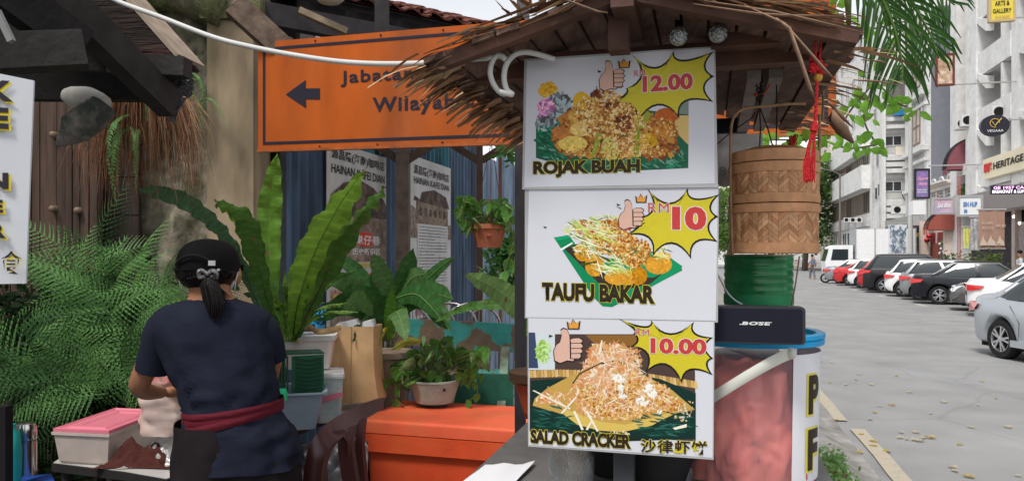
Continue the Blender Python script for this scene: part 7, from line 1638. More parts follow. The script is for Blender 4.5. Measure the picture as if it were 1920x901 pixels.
# ---- grass clump in a kerb planter
pg = G(1554, 901, .35); Yg_ = (CZ - .42) * F / (850 - HY); pg = P(1552, 850, Yg_)
t = thing('kerb_planter', 'brown kerb planter full of small bright leaves beside the tub', 'plant')
m = MB(MS); pa, pb = pg.dot(n_), pg.dot(s_); m.bb((pa - .25, pb - 1.3, .09), (pa + .08, pb + .12, .36)); obj('trough', m, mat('trough_brown', (.12, .05, .03), rough=.7, var=.3), t)
m = MB(); rr = random.Random(4); leaf_cloud([S(pa + rr.uniform(-.2, .05), pb + rr.uniform(-1.1, .1), .40) for _ in range(60)], 2600, .035, rr, m, asp=.45, spread=.03); obj('foliage', m, leafmat('planter_leaf', (.16, .30, .10), var=.5, vscale=40), t)
# ================================================================ BRANCHES AND PALM FRONDS UPPER RIGHT
br_m = leafmat('backlit_leaf', (.17, .38, .05), var=.3, vscale=6, tl=.55, rough=.35)
t = thing('leafy_branch', 'twigs with bright green leaves hanging behind the right eave of the stall', 'branch')
rr = random.Random(6); tw_ = MB()
for a_ in ([(1700, 40), (1640, 150), (1600, 200), (1560, 250), (1490, 262)], [(1640, 150), (1620, 220), (1640, 265)], [(1490, 250), (1540, 262), (1590, 278), (1640, 272)], [(1700, 40), (1590, 60), (1570, 20)], [(1640, 150), (1680, 190), (1700, 200)], [(1500, 262), (1440, 262), (1420, 258)]):
    ps = spl([P(x, y, 3.2) for x, y in a_]); tw_.tube(ps, .004, 5)
    for p in ps[2::2]:
        for q in range(3):
            L_ = rr.uniform(.04, .075); w = L_ * .28; d = V((rr.uniform(-1, 1), rr.uniform(-.5, .5), rr.uniform(-.9, .25))).normalized(); s = d.cross(V((rr.uniform(-.4, .4), -1, rr.uniform(-.2, .7)))).normalized(); b = p + V((rr.gauss(0, .03), rr.gauss(0, .05), rr.gauss(0, .025))); m = MB()
            nn_ = s.cross(d); m.grid([[b, b, b], [b + d * L_ * .3 - s * w, b + d * L_ * .3 + nn_ * w * .3, b + d * L_ * .3 + s * w], [b + d * L_ * .65 - s * w * .85, b + d * L_ * .65 + nn_ * w * .3, b + d * L_ * .65 + s * w * .85], [b + d * L_ * 1.05, b + d * L_ * 1.06, b + d * L_ * 1.05]]); obj('leaf', m, br_m, t, smooth=True)
obj('twigs', tw_, bark, t, kind='stuff')
pm_ = leafmat('palm_leaflet', (.04, .105, .025), var=.25, vscale=5, tl=.3, rough=.35)
def palm(label, pts, Y, n, Lf, seed, dirs):
    t = thing('palm_frond', label, 'palm'); c = spl([P(x, y, Y) for x, y in pts], 12); m = MB(); m.tube(c, [lerp(.008, .003, i / len(c)) for i in range(len(c))], 6); obj('rachis', m, leafmat('rachis', (.12, .20, .05)), t, smooth=True); r = random.Random(seed)
    for k in range(n):
        i = int(lerp(2, len(c) - 2, k / n)); p = c[i]; d = (c[i + 1] - c[i - 1]).normalized()
        for sg in (-1, 1):
            o = (V((0, 0, 1)).cross(d).normalized() * 0 + d.cross(V((0, 1, 0))).normalized()) * sg; ax = (d * .75 + o * .75 + V((0, r.uniform(-.3, .3), -.15))).normalized(); L_ = Lf * sin(pi * lerp(.25, .92, k / n)) * r.uniform(.85, 1.1); q = [p, p + ax * L_ * .35 + V((0, 0, -.01)), p + ax * L_ * .68 + V((0, 0, -L_ * .16)), p + ax * L_ * .88 + V((0, 0, -L_ * .42))]
            m = MB(); rows = []; 
            for j, pp in enumerate(q):
                dd = (q[min(3, j + 1)] - q[max(0, j - 1)]).normalized(); s = dd.cross(V((0, 1, .2))).normalized(); w = (.0025, .0062, .0052, .0008)[j]; rows.append([pp - s * w, pp + V((0, .003, 0)), pp + s * w])
            m.grid(rows); obj('leaflet', m, pm_, t)
palm('palm frond arching down across the white buildings at the top right', [(1600, -70), (1640, -25), (1672, 40), (1690, 110), (1692, 150)], 2.7, 22, .23, 3, 1)
palm('second palm frond sweeping right along the top edge', [(1590, -50), (1650, -35), (1705, 5), (1742, 60), (1760, 110)], 3.0, 22, .23, 4, 1)
palm('upper palm frond nearly level at the top of the picture', [(1610, -30), (1680, -40), (1750, -20), (1790, 10)], 3.2, 16, .26, 5, 1)
m = MB(); ps = [P(1589, -60, 3.0), P(1590, 0, 3.0), P(1592, 58, 3.0)]; m.tube(ps, [.018, .022, .012], 8, flat=.5); tag(obj('palm_sheath', m, leafmat('palm_sheath', (.13, .18, .07)), smooth=True), 'broad green palm stalk hanging right of the orange sign', 'palm')
# ================================================================ BENCH, CHAIRS BEHIND
teal = mat('peeling_teal', (.05, .27, .24), rough=.65, var=.2, vscale=6, col2=(.16, .11, .075), cmix=(.45, .48), bump=.5, bscale=30)
Yb_ = 4.4; t = thing('painted_bench', 'old bench with peeling teal paint behind the pothos planter', 'bench')
def pb_(x0, y0, x1, y1, Y, d, mm, nm): a, b = P(x0, y1, Y), P(x1, y0, Y); m = MB(); m.bb((a.x, Y, a.z), (b.x, Y + d, b.z)); return obj(nm, m, mm, t)
m = MB(); a = [P(735, 596, 4.3), P(965, 607, 4.5), P(965, 660, 4.5), P(735, 645, 4.3)]; m.prism([a[0], a[3], a[2], a[1]], V((0, .04, 0))); obj('backrest', m, teal, t)
m = MB(); a = [P(890, 700, 4.0), P(962, 702, 4.0), P(962, 775, 4.0), P(850, 775, 4.0), P(850, 700, 4.0)]; m.prism(a[::-1], V((0, .03, 0))); obj('front_panel', m, mat('bench_green', (.02, .10, .065), rough=.6, var=.3), t)
m = MB(); m.beam(P(948, 655, 4.4), P(938, 790, 3.9), .045, .05); obj('leg', m, mat('bench_leg', (.17, .24, .18), rough=.7, var=.3, vscale=7, col2=(.1, .09, .06)), t)
m = MB(); m.beam(P(742, 640, 4.3), P(742, 790, 4.2), .045, .05); obj('leg', m, mat('bench_leg', (.17, .24, .18)), t)
m = MB(); a, b = P(735, 702, 4.2), P(965, 702, 4.2); m.bb((a.x, 4.05, a.z - .03), (b.x, 4.42, a.z)); obj('seat', m, teal, t)
mtl = mat('chair_metal', (.35, .32, .34), rough=.3, metal=.8, var=.1)
def wire_chair(px, Y, label, i):
    c = P(px, 480, Y); t = thing('metal_chair', label, 'chair', (c.x, Y, .09), rnd.uniform(-.3, .3), 'silver spoke backed chairs behind the bench'); h = P(0, 568, Y).z - .09
    m = MB(); n = 14; arc = [V((-.20 * cos(pi * k / n), 0, h - .17 + .17 * sin(pi * k / n))) for k in range(n + 1)]; m.tube([V((-.19, .03, .45))] + arc + [V((.19, .03, .45))], .010, 7); obj('back_frame', m, mtl, t, smooth=True)
    for k in range(7): x = -.15 + k * .05; m = MB(); m.tube([V((x * .75, .03, .46)), V((x, 0, h - .17 + .17 * math.sqrt(max(0, 1 - (x / .2) ** 2)) - .005))], .006, 6, flat=.6); obj('spoke', m, mtl, t)
    m = MB(); m.lathe([(.001, .44), (.2, .44), (.21, .46), (.001, .465)], c=(0, .22, 0), n=20); obj('seat', m, mtl, t, smooth=40)
    for x, y in ((-.17, .05), (.17, .05), (-.16, .38), (.16, .38)): m = MB(); m.tube([V((x * 1.15, y, 0)), V((x, y, .45))], .011, 6); obj('leg', m, mtl, t)
for i, (px, Y) in enumerate(((755, 5.0), (800, 5.15), (845, 5.3), (885, 5.1), (930, 5.3))): wire_chair(px, Y, ('leftmost', 'second from left', 'middle', 'fourth from left', 'rightmost')[i] + ' of five silver spoke backed chairs behind the peeling bench', i)
for px, Y in ((905, 5.6), (925, 5.7)):
    pass
# ================================================================ COOLER
def rbox(m, x0, x1, y0, y1, z0, z1, r=.03, n=4, taper=0, top_r=0):
    def ring(z, ins):
        o = []
        for cx, cy, s0 in ((x1 - r, y0 + r, -90), (x1 - r, y1 - r, 0), (x0 + r, y1 - r, 90), (x0 + r, y0 + r, 180)):
            for k in range(n + 1):
                w = R(s0 + 90 * k / n); q = r - ins; o.append((cx + (q) * cos(w), cy + q * sin(w), z))
        return o
    rings = [ring(z0, taper)]
    rings += [ring(z1 - top_r, 0)]
    if top_r:
        for k in range(1, 4): a = R(30 * k); rings.append(ring(z1 - top_r + top_r * sin(a), top_r * (1 - cos(a))))
    m.grid([q + [q[0]] for q in rings]); m.poly(rings[-1]); m.poly(rings[0][::-1])
corg = mat('cooler_orange', (.66, .075, .026), rough=.48, var=.12, vscale=3, bump=.12, bscale=60, col2=(.66, .11, .035), cmix=(.4, .7)); corg2 = mat('cooler_lid_orange', (.74, .12, .055), rough=.5, var=.08, vscale=4, bump=.12, bscale=50, col2=(.68, .14, .055), cmix=(.45, .6))
zc_ = .86; fl = P(672, 785, (CZ - zc_) * F / (785 - HY)); t = thing('cooler_box', 'large bright orange cooler box with a closed lid beside the counter', 'cooler', (fl.x, fl.y, 0), R(-16))
m = MB(); rbox(m, 0, .88, 0, .50, .80, .86, .04, 5, 0, .015); obj('lid', m, corg2, t, smooth=40)
m = MB(); rbox(m, -.004, .884, -.004, .504, .715, .795, .042, 5); obj('rim_band', m, corg, t, smooth=40)
m = MB(); rbox(m, .02, .86, .02, .48, .22, .714, .05, 5, .03); obj('body', m, corg, t, smooth=40)
m = MB(); m.bb((-.012, .2, .73), (-.0045, .3, .77)); obj('latch', m, corg, t)
m = MB(); m.bb((.0, .0, .09), (.88, .5, .215)); obj('base_crate', m, mat('crate_wood', (.12, .08, .05), rough=.8, var=.3), t)
# ================================================================ MAROON PLASTIC CHAIR
pmar = mat('maroon_plastic', (.065, .018, .018), rough=.32, var=.08, spec=.6)
t = thing('plastic_chair', 'dark maroon plastic chair with slotted back between table and orange cooler', 'chair')
def ch(x, y, Y): return P(x, y, Y)
outer = [(566, 930, 2.55), (570, 880, 2.55), (580, 835, 2.56), (605, 800, 2.6), (645, 772, 2.75), (690, 752, 2.92), (716, 746, 3.02)]
inner = [(600, 930, 2.56), (603, 880, 2.56), (612, 850, 2.57), (630, 824, 2.62), (660, 798, 2.76), (690, 780, 2.9), (712, 768, 3.0)]
def thick(nm, rows, th=V((.012, .03, 0))):
    m = MB(); m.grid(rows); m.grid([[p + th for p in r][::-1] for r in rows]); 
    m.grid([[r[0], r[0] + th] for r in rows][::-1]); m.grid([[r[-1], r[-1] + th] for r in rows]); return obj(nm, m, pmar, t, smooth=50)
ro = spl([ch(*q) for q in outer]); ri_ = spl([ch(*q) for q in inner]); thick('back_frame', [[a, (a + b) / 2 + V((-.004, -.012, 0)), b] for a, b in zip(ro, ri_)])
for pp, w in (([(660, 930, 2.7), (650, 870, 2.7), (646, 830, 2.7), (650, 800, 2.72)], .022), ([(682, 930, 2.85), (676, 880, 2.82), (672, 830, 2.8), (676, 786, 2.82)], .012), ([(632, 935, 2.62), (625, 870, 2.62), (614, 850, 2.6)], .0)):
    if w == 0: continue
    c = spl([ch(*q) for q in pp]); thick('back_slat', [[p - V((w, w * .6, 0)), p + V((w, w * .6, 0))] for p in c], V((.008, .02, 0)))
arch = [(604, 900, 2.57), (602, 860, 2.57), (612, 828, 2.6), (632, 812, 2.64), (648, 826, 2.68), (650, 870, 2.7)]
c = spl([ch(*q) for q in arch]); thick('slot_arch', [[p - V((.0, 0, .0)) + V((0, .002, .012)), p + V((.006, .01, -.012))] for p in c], V((.008, .02, 0)))
m = MB(); a = P(640, 1010, 2.7); m.box((a.x + .1, a.y + .2, .5), (.42, .42, .03), Matrix.Rotation(R(25), 3, 'Z')); obj('seat', m, pmar, t)
for dx, dy in ((-.1, -.0), (.3, .02), (-.08, .4), (.3, .4)): m = MB(); m.tube([(a.x + dx, a.y + dy, .09), (a.x + dx, a.y + dy, .49)], .022, 8); obj('leg', m, pmar, t)
# white cloth and bag under the table
t = thing('plastic_bag', 'crumpled pale plastic bag seen under the table through the maroon chair', 'bag')
m = MB(); rows = []
for i in range(17):
    rows.append([])
    for j in range(17):
        x, z = lerp(560, 690, j / 16), lerp(950, 810 + 40 * abs(j / 16 - .6), i / 16); q = V((j * .5, i * .5, 0)); rows[-1].append(P(x, z, 3.25 + .10 * noise.noise(q) + .05 * noise.noise(q * 3)))
m.grid(rows); obj('bag', m, mat('pale_plastic', (.42, .42, .44), rough=.35, var=.2, vscale=9), t, smooth=True)
# ================================================================ TABLES AND WHAT STANDS ON THEM
ZT = .87
def ty(py, z=ZT): return (CZ - z) * F / (py - HY)
tt = mat('table_top', (.50, .48, .46), rough=.3, var=.08, vscale=4); te = mat('table_edge', (.03, .028, .028), rough=.5)
t = thing('side_table', 'small pale topped table with a dark edge under the pink lidded box', 'table')
q = [P(100, 866, ty(866)), P(232, 882, ty(882)), P(312, 896, ty(896)), P(345, 886, ty(886)), P(350, 810, ty(810)), P(200, 800, ty(800))]
m = MB(); m.prism([p - up * .002 for p in q], up * .002); obj('table_top', m, tt, t)
m = MB(); cc = sum(q, V()) / 6; q2 = [cc + (p - cc) * 1.02 for p in q]; m.prism([p - up * .032 for p in q2], up * .029); obj('table_edge', m, te, t)
for i in (0, 2, 4, 5): m = MB(); p = cc + (q[i] - cc) * .85; m.tube([(p.x, p.y, .09), (p.x, p.y, ZT - .033)], .016, 8); obj('leg', m, te, t)
t = thing('long_table', 'table behind the woman crowded with tubs and paper bags', 'table')
q = [P(470, 838, ty(838)), P(600, 786, ty(786)), P(722, 748, ty(748)), P(700, 718, ty(718)), P(470, 745, ty(745))]
m = MB(); m.prism([p - up * .002 for p in q], up * .002); obj('table_top', m, tt, t)
m = MB(); cc = sum(q, V()) / 5; q2 = [cc + (p - cc) * 1.015 for p in q]; m.prism([p - up * .03 for p in q2], up * .027); obj('table_edge', m, te, t)
for i in (0, 2, 3, 4): m = MB(); p = cc + (q[i] - cc) * .85; m.tube([(p.x, p.y, .09), (p.x, p.y, ZT - .031)], .018, 8); obj('leg', m, te, t)
# dark clutter under the long table
t = thing('storage_crate', 'dark crate of odds and ends under the long table', 'crate')
m = MB(); p = P(600, 0, 3.7); m.bb((p.x - .35, 3.6, .09), (p.x + .25, 4.0, .62)); obj('crate', m, mat('crate_dark', (.03, .025, .025), rough=.8, var=.4), t)
for k in range(9):
    m = MB(); m.sphere(P(603 + (k % 3) * 5, 835 + k * 5, 3.45), .022, 5, (1, 1, .8)); obj('scrap', m, mat(('scrap_brown', 'scrap_pale', 'scrap_orange')[k % 3], ((.18, .08, .03), (.4, .36, .3), (.35, .12, .04))[k % 3], rough=.5), t, smooth=True)
# ---- pink lidded box
frost = mat('frosted_plastic', (.62, .53, .48), rough=.35, var=.08, vscale=6, alpha=.86, spec=.5); pink = mat('pink_plastic', (.72, .20, .27), rough=.38, var=.04, spec=.5)
zl = .99; c0 = P(111, 806, ty(806, zl)); c1 = P(202, 810, ty(810, zl)); ex = (c1 - c0).normalized(); wx = (c1 - c0).length; c2 = P(217, 770, ty(770, zl)); ey = (c2 - c0).normalized(); dy_ = (c2 - c0).length
t = thing('storage_box', 'frosted plastic box with a pink lid on the side table', 'box')
def bxp(x, y, z): return c0 + ex * x + ey * y + up * (z - zl)
m = MB()
def bring(z, g): return [bxp(-g, -g, z), bxp(wx + g, -g, z), bxp(wx + g, dy_ + g, z), bxp(-g, dy_ + g, z)]
def skin(m, rings, close=True):
    m.grid([r + [r[0]] for r in rings]); m.poly(rings[-1]); m.poly(rings[0][::-1])
skin(m, [bring(ZT + .002, -.006), bring(ZT + .01, .0), bring(zl - .012, .012), bring(zl - .012, .018), bring(zl - .002, .018)]); obj('body', m, frost, t)
m = MB(); skin(m, [bring(zl - .001, .014), bring(zl + .010, .014), bring(zl + .012, .006), bring(zl + .006, .0), bring(zl + .006, -.02), bring(zl + .011, -.026), bring(zl + .011, -.05), bring(zl + .007, -.055)]); obj('lid', m, pink, t)
# ---- brown cloth
def crumple(nm, label, cat, cpx, cpy, Y, w, d, h, mm, seed, peaks, part=None, z0=None):
    m = MB(); rows = []; c = P(cpx, cpy, Y); zb = ZT if z0 is None else z0; N = 34
    for i in range(N + 1):
        row = []
        for j in range(N + 1):
            x, y = j / N * 2 - 1, i / N * 2 - 1; rr_ = math.sqrt(x * x + y * y); k = (max(abs(x), abs(y)) / rr_) if rr_ > 1e-6 else 1; e = 1 + .16 * noise.noise(V((x * 1.5 + seed, y * 1.5, 0)))
            X, Y_ = x * k ** -.6 * e, y * k ** -.6 * e; H_ = 0
            for (px_, py_, pr, ph) in peaks: H_ = max(H_, ph * max(0, 1 - math.hypot(X - px_, Y_ - py_) / pr) ** .9)
            q_ = V((X * 2.2 + seed, Y_ * 2.2, 1)); rid = 1 - abs(noise.noise(q_ * 1.3)) * 2.2; fall = max(0, 1 - max(abs(x), abs(y)) ** 4)
            zz_ = (H_ * .85 + .15 * rid + .10 * noise.noise(q_ * 3.1)) * fall; row.append((c.x + X * w / 2, c.y + Y_ * d / 2, zb + .004 + max(0, zz_) * h))
        rows.append(row)
    m.grid(rows); return tag(obj(nm, m, mm, smooth=True), label, cat)
crumple('cloth', 'crumpled dark brown cloth on the side table beside the box', 'cloth', 268, 480, 2.70, .25, .13, .13, mat('brown_cloth_rag', (.075, .022, .018), rough=.9, var=.2, vscale=20, bump=.3, bscale=200), 3, [(-.45, .1, .8, .8), (-.1, -.2, .9, .45), (.4, .1, .9, .5), (.1, .4, .7, .4)])
crumple('clear_bag', 'crumpled clear plastic bag on the side table by the woman', 'bag', 315, 480, 2.75, .20, .2, .14, mat('clear_film', (.62, .60, .58), rough=.2, var=.25, vscale=14, alpha=.62, spec=.7), 7, [(0, .1, 1.1, .8)])
# translucent bag of pinkish food hanging by her hand
t = thing('food_bag', 'translucent plastic bag with pinkish food held at the woman by her left hand', 'bag'); m = MB(); rows = []
for i in range(25):
    py = lerp(692, 812, i / 24); wl = lerp(300, 264, min(1, i / 7)) + 3 * sin(i * .9); wr = lerp(334, 362, min(1, i / 14)); a, b = P(wl, py, 2.72), P(wr, py, 2.72); row = []
    for j in range(25):
        w = 2 * pi * j / 24; n1 = noise.noise(V((cos(w) * 2, sin(w) * 2, i * .22))) * .016 + (abs(noise.noise(V((cos(w) * 7, sin(w) * 7, i * .16)))) - .2) * .034; row.append((lerp(a.x, b.x, .5) + ((b.x - a.x) / 2 + n1) * cos(w), 2.72 + (.055 + n1) * sin(w), a.z))
    rows.append(row)
m.grid(rows); obj('bag', m, mat('bag_food', (.66, .40, .33), rough=.28, var=.12, vscale=4, col2=(.70, .54, .48), alpha=.93, spec=.6), t, smooth=True)
m = MB(); rows = [[P(lerp(268, 320, j / 8), lerp(704, 722, i / 3) + 3 * sin(j * 1.3) - j * .8, 2.64 - .004 * sin(j)) for j in range(9)] for i in range(4)]; m.grid(rows); obj('red_print', m, mat('bag_red', (.70, .16, .17), rough=.35, var=.5, vscale=16, col2=(.68, .42, .36)), t, smooth=True)
# ---- flask, teal bottle, black box, blue cloth at the lower left
steel = mat('brushed_steel', (.62, .60, .58), rough=.18, metal=1, var=.06, vscale=4)
pf = P(48, 480, 2.42); zf = CZ + (HY - 889) / F * 2.42; t = thing('steel_flask', 'shiny steel vacuum flask standing at the lower left corner', 'flask', (pf.x, pf.y, zf)); rf_ = 18.5 / F * 2.42; hf = 98 / F * 2.42
m = MB(); m.lathe([(.001, 0), (rf_, 0), (rf_, hf * .66)], n=32); obj('body', m, steel, t, smooth=40)
m = MB(); m.lathe([(rf_ * .96, hf * .665), (rf_, hf * .68), (rf_, hf * .90), (rf_ * .9, hf * .98), (rf_ * .7, hf), (.001, hf)], n=32); obj('cup_lid', m, steel, t, smooth=35)
m = MB(); m.lathe([(rf_ * .97, hf * .655), (rf_ * .97, hf * .685)], n=32); obj('seam', m, dark_m, t)
pf = P(22, 480, 2.35); t = thing('bottle', 'teal plastic bottle half hidden behind the black box', 'bottle', (pf.x, pf.y, zf)); m = MB(); m.lathe([(.001, 0), (.026, 0), (.028, .1), (.022, .15), (.012, .165), (.012, .18), (.001, .18)], n=24); obj('body', m, mat('teal_plastic', (.02, .30, .28), rough=.3), t, smooth=40)
m = MB(); a, b = P(-70, 901, 1.9), P(10, 762, 1.9); m.bb((a.x, 1.9, .5), (b.x, 1.93, b.z)); m2 = obj('black_box', m, mat('box_black', (.014, .012, .014), spec=.2, rough=.6, var=.2)); tag(m2, 'plain black box at the very left edge in front of the flask', 'box')
t = thing('blue_cloth_table', 'low table corner covered with a bright blue cloth at the lower left', 'table')
m = MB(); rows = [[P(lerp(-60, lerp(96, 130, i / 10), j / 12), lerp(886, 960, i / 10) - 5 * sin(j * .55 + 1) + 3 * j / 12 * 2, lerp(2.5, 1.9, i / 10)) for j in range(13)] for i in range(11)]; m.grid(rows); obj('cloth', m, mat('blue_cloth', (.012, .055, .27), rough=.7, var=.15), t, smooth=True)
m = MB(); a = P(-60, 940, 2.3); m.bb((a.x, 2.0, .1), (P(90, 940, 2.3).x, 2.5, .84)); obj('cabinet', m, te, t)
# ---- basin, baskets, tubs, paper bags
def tub(nm, label, cat, px, Y, z0, w, d, h, tap, mm, rim, lid=None, rz=0, lidm=None):
    c = P(px, 480, Y); t = thing(nm, label, cat, (c.x, Y, z0), rz)
    m = MB(); 
    def rg(z, g, r=.02): 
        o = []
        for cx, cy, s0 in ((w / 2 - r + g, -d / 2 + r - g, -90), (w / 2 - r + g, d / 2 - r + g, 0), (-w / 2 + r - g, d / 2 - r + g, 90), (-w / 2 + r - g, -d / 2 + r - g, 180)):
            for k in range(6): a = R(s0 + 18 * k); o.append((cx + r * cos(a), cy + r * sin(a), z))
        return o
    rs = [rg(0, -tap), rg(h, 0), rg(h, rim), rg(h + .008, rim), rg(h + .008, rim - .006)] + ([] if lid else [rg(h, -.006), rg(.01, -tap - .006)])
    m.grid([r + [r[0]] for r in rs]); m.poly(rs[0][::-1]); m.poly(rs[-1]); obj('body', m, mm, t, smooth=35)
    if lid: m = MB(); rs = [rg(h + .0085, rim - .002), rg(h + .02, rim - .002), rg(h + .022, rim - .01), rg(h + .018, rim - .014)]; m.grid([r + [r[0]] for r in rs]); m.poly(rs[-1]); obj('lid', m, lidm or mm, t, smooth=35)
    return t
tub('basin', 'slate blue plastic basin beside the woman holding the green baskets', 'basin', 553, 3.25, .885, .245, .26, .155, .035, mat('basin_blue', (.27, .33, .40), rough=.4, var=.05), .014, rz=.25)
tub('food_tub', 'clear lower tub with a white lid and pink contents beside the paper bags', 'tub', 616, 3.45, ZT, .13, .2, .20, .012, mat('clear_tub', (.60, .63, .64), rough=.3, var=.15, vscale=12, alpha=.8, col2=(.42, .52, .50)), .006, True, .25, mat('lid_white', (.70, .70, .70), rough=.4))
m = MB(); p = P(612, 745, 3.38); m.beam(P(596, 752, 3.345), P(642, 738, 3.345), .006, .022); tag(obj('pink_packet', m, pink), 'strip of pink packet inside the clear lower tub', 'packet')
tub('food_tub', 'white tapered tub standing above the clear tub behind the green baskets', 'tub', 580, 3.55, 1.095, .235, .2, .135, .02, mat('tub_cream', (.70, .64, .60), rough=.4, var=.05, alpha=.97), .012, True, .15, mat('lid_white', (.70, .70, .70)))
bg_ = mat('basket_green', (.005, .045, .024), rough=.35, var=.15, spec=.6)
A0 = P(501, 742, 3.18); bw = .20; bx_ = V((.97, .24, 0)).normalized(); by_ = V((-.42, .9, 0)).normalized()
for k in range(8):
    t = thing('green_basket', ('leftmost', 'second', 'third', 'fourth', 'fifth', 'sixth', 'seventh', 'eighth')[k] + ' thin green basket counted from the woman in the nested stack', 'basket', group='green baskets nested on edge in the blue basin'); o_ = A0 + bx_ * (.012 * k) + V((0, -.002 * k, .0))
    m = MB(); h = .168; f = lambda y, z: o_ + by_ * y + up * z
    for (y0, y1, z0, z1) in ((0, .012, 0, h), (.108, .12, 0, h), (.012, .108, 0, .01), (.012, .108, h - .01, h)): m.prism([f(y0, z0), f(y1, z0), f(y1, z1), f(y0, z1)], bx_ * .006)
    obj('rim', m, bg_, t)
m = MB(); o_ = A0 + bx_ * .10; t = thing('green_basket', 'front green basket of the stack with a chevron slotted base facing out', 'basket')
X_ = (bx_ * .98 - by_ * .12).normalized(); f = lambda x, z, y=0: o_ + X_ * x - by_ * (y) + up * z
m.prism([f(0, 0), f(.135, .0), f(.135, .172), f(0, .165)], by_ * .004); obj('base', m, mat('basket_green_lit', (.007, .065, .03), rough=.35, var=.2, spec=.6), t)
for k in range(9):
    m = MB(); z = .014 + k * .0175; m.beam(f(.012, z + .006, .004), f(.066, z - .004, .004), .003, .006); m.beam(f(.070, z - .004, .004), f(.123, z + .006, .004), .003, .006); obj('slat', m, bg_, t, kind='stuff')
m = MB(); m.prism([A0 + up * .172, o_ + X_ * .138 + up * .175, o_ + X_ * .138 + by_ * .12 + up * .177, A0 + by_ * .12 + up * .174], up * .005); tag(obj('green_tray', m, bg_), 'flat dark green tray lying on top of the nested baskets', 'tray')
m = MB(); p = P(528, 740, 3.05); m.lathe([(.001, 0), (.022, 0), (.024, .03), (.018, .045), (.001, .046)], c=(p.x, p.y, p.z - .02), n=20); tag(obj('sauce_pot', m, mat('bright_green_cap', (.03, .50, .22), rough=.4), smooth=40), 'small bright green plastic pot in front of the nested baskets', 'pot')
mat('kraft_paper_dark', (.46, .30, .155), rough=.8, var=.1, vscale=5, bump=.15)
kraft = mat('kraft_paper', (.54, .35, .18), rough=.8, var=.1, vscale=5, bump=.15, bscale=40, col2=(.47, .30, .15))
def paper_bag(label, pts, Y, dep, kf=kraft):
    t = thing('paper_bag', label, 'bag'); (xl0, xr0, yt), (xl1, xr1, yb) = pts; N = 10; rows = []
    for i in range(N + 1):
        q = i / N; xl, xr = lerp(xl0, xl1, q), lerp(xr0, xr1, q ** 3); y = lerp(yt, yb, q); a, b = P(xl, y, Y), P(xr, y - (6 if True else 0) * q, Y + .02); row = []
        for j in range(9):
            f = j / 8; n1 = .006 * noise.noise(V((f * 3, q * 4, Y * 3))); row.append(a.lerp(b, f) + V((0, n1 - .012 * (1 - abs(2 * f - 1)) * q, 0)))
        row += [b + V((.02, dep * .5, 0)) - V((.012 * sin(q * pi), 0, 0)), b + V((.015, dep, 0)), a + V((.015, dep, 0)), a + V((-.0, dep * .5, 0)), row[0]]; rows.append(row)
    m = MB(); m.grid(rows); obj('bag', m, kf, t, smooth=30); m = MB(); m.tube([r_[3] + V((0, -.003, 0)) for r_ in rows], .0016, 4); obj('crease', m, mat('kraft_paper_dark'), t); return t
paper_bag('tall brown paper bag with a sharp front crease, rightmost on the long table', ((634, 700, 612), (632, 710, 757)), 3.62, .16)
paper_bag('brown paper bag left of the tall creased one, partly behind the tubs', ((592, 638, 618), (600, 640, 762)), 3.60, .15, mat('kraft_paper_dark', (.46, .30, .155), rough=.8, var=.1, vscale=5, bump=.15))
m = MB(); c = [P(560, 640, 3.4), P(553, 628, 3.4), P(575, 612, 3.45), P(600, 622, 3.42), P(640, 613, 3.45)]; c = spl(c); m.grid([[p + V((0, .0, -.013)), p + V((0, -.006, 0)), p + V((0, .004, .014))] for p in c]); m.grid([[p + V((0, .012, .014)), p + V((0, .010, -.012))] for p in c]); tag(obj('paper_band', m, kraft, smooth=True), 'folded brown paper band lying across the top of the white tub', 'paper')
for k, (a, lb) in enumerate((([(622, 618), (632, 606), (668, 598), (672, 610), (640, 620)], 'white folded paper sticking out above the left paper bag'), ([(662, 612), (676, 604), (700, 598), (702, 612)], 'white paper sticking out of the rightmost paper bag'))):
    m = MB(); m.prism([P(x, y, 3.68) for x, y in a], V((0, .05, 0))); tag(obj('folded_paper', m, mat('white_sheet', (.66, .68, .70), rough=.7)), lb, 'paper')
rr = random.Random(5); m = MB()
for k in range(34):
    p = P(rr.uniform(567, 604), rr.uniform(588, 614), 3.55 + rr.uniform(-.02, .02)); q = [p + V((rr.gauss(0, .014), rr.gauss(0, .01), rr.gauss(0, .012))) for _ in range(3)]; m.tube([p] + q, .006, 5)
tag(obj('blue_wrapper', m, mat('blue_plastic', (.05, .33, .58), rough=.35, var=.2)), 'crumpled bright blue plastic on top of the tubs', 'wrapper')
m = MB(); rows = [[P(lerp(528, 556, j / 6), lerp(630, 652, i / 5), 3.42 + .02 * noise.noise(V((i, j * .7, 2)))) for j in range(7)] for i in range(6)]; m.grid(rows); tag(obj('tissue', m, mat('tissue_white', (.68, .68, .68), rough=.6), smooth=True), 'scrap of white tissue at the left rim of the white tub', 'tissue')
# orange urn with a brown rim left of the posters
p = P(1003, 480, 2.55); t = thing('urn', 'red orange urn with a brown rim peeking out left of the salad poster', 'urn', (p.x, p.y, ZC))
m = MB(); h1 = CZ + (HY - 722) / F * 2.5 - ZC; h2 = CZ + (HY - 700) / F * 2.5 - ZC; m.lathe([(.001, 0), (.035, 0), (.04, h1 * .2), (.068, h1)], n=30); obj('body', m, mat('urn_orange', (.40, .07, .03), rough=.35, var=.2), t, smooth=True)
m = MB(); m.lathe([(.068, h1), (.088, h1 + .01), (.090, h2), (.082, h2 + .004), (.001, h2 + .002)], n=30); obj('rim', m, mat('urn_brown', (.075, .04, .025), rough=.4), t, smooth=40)
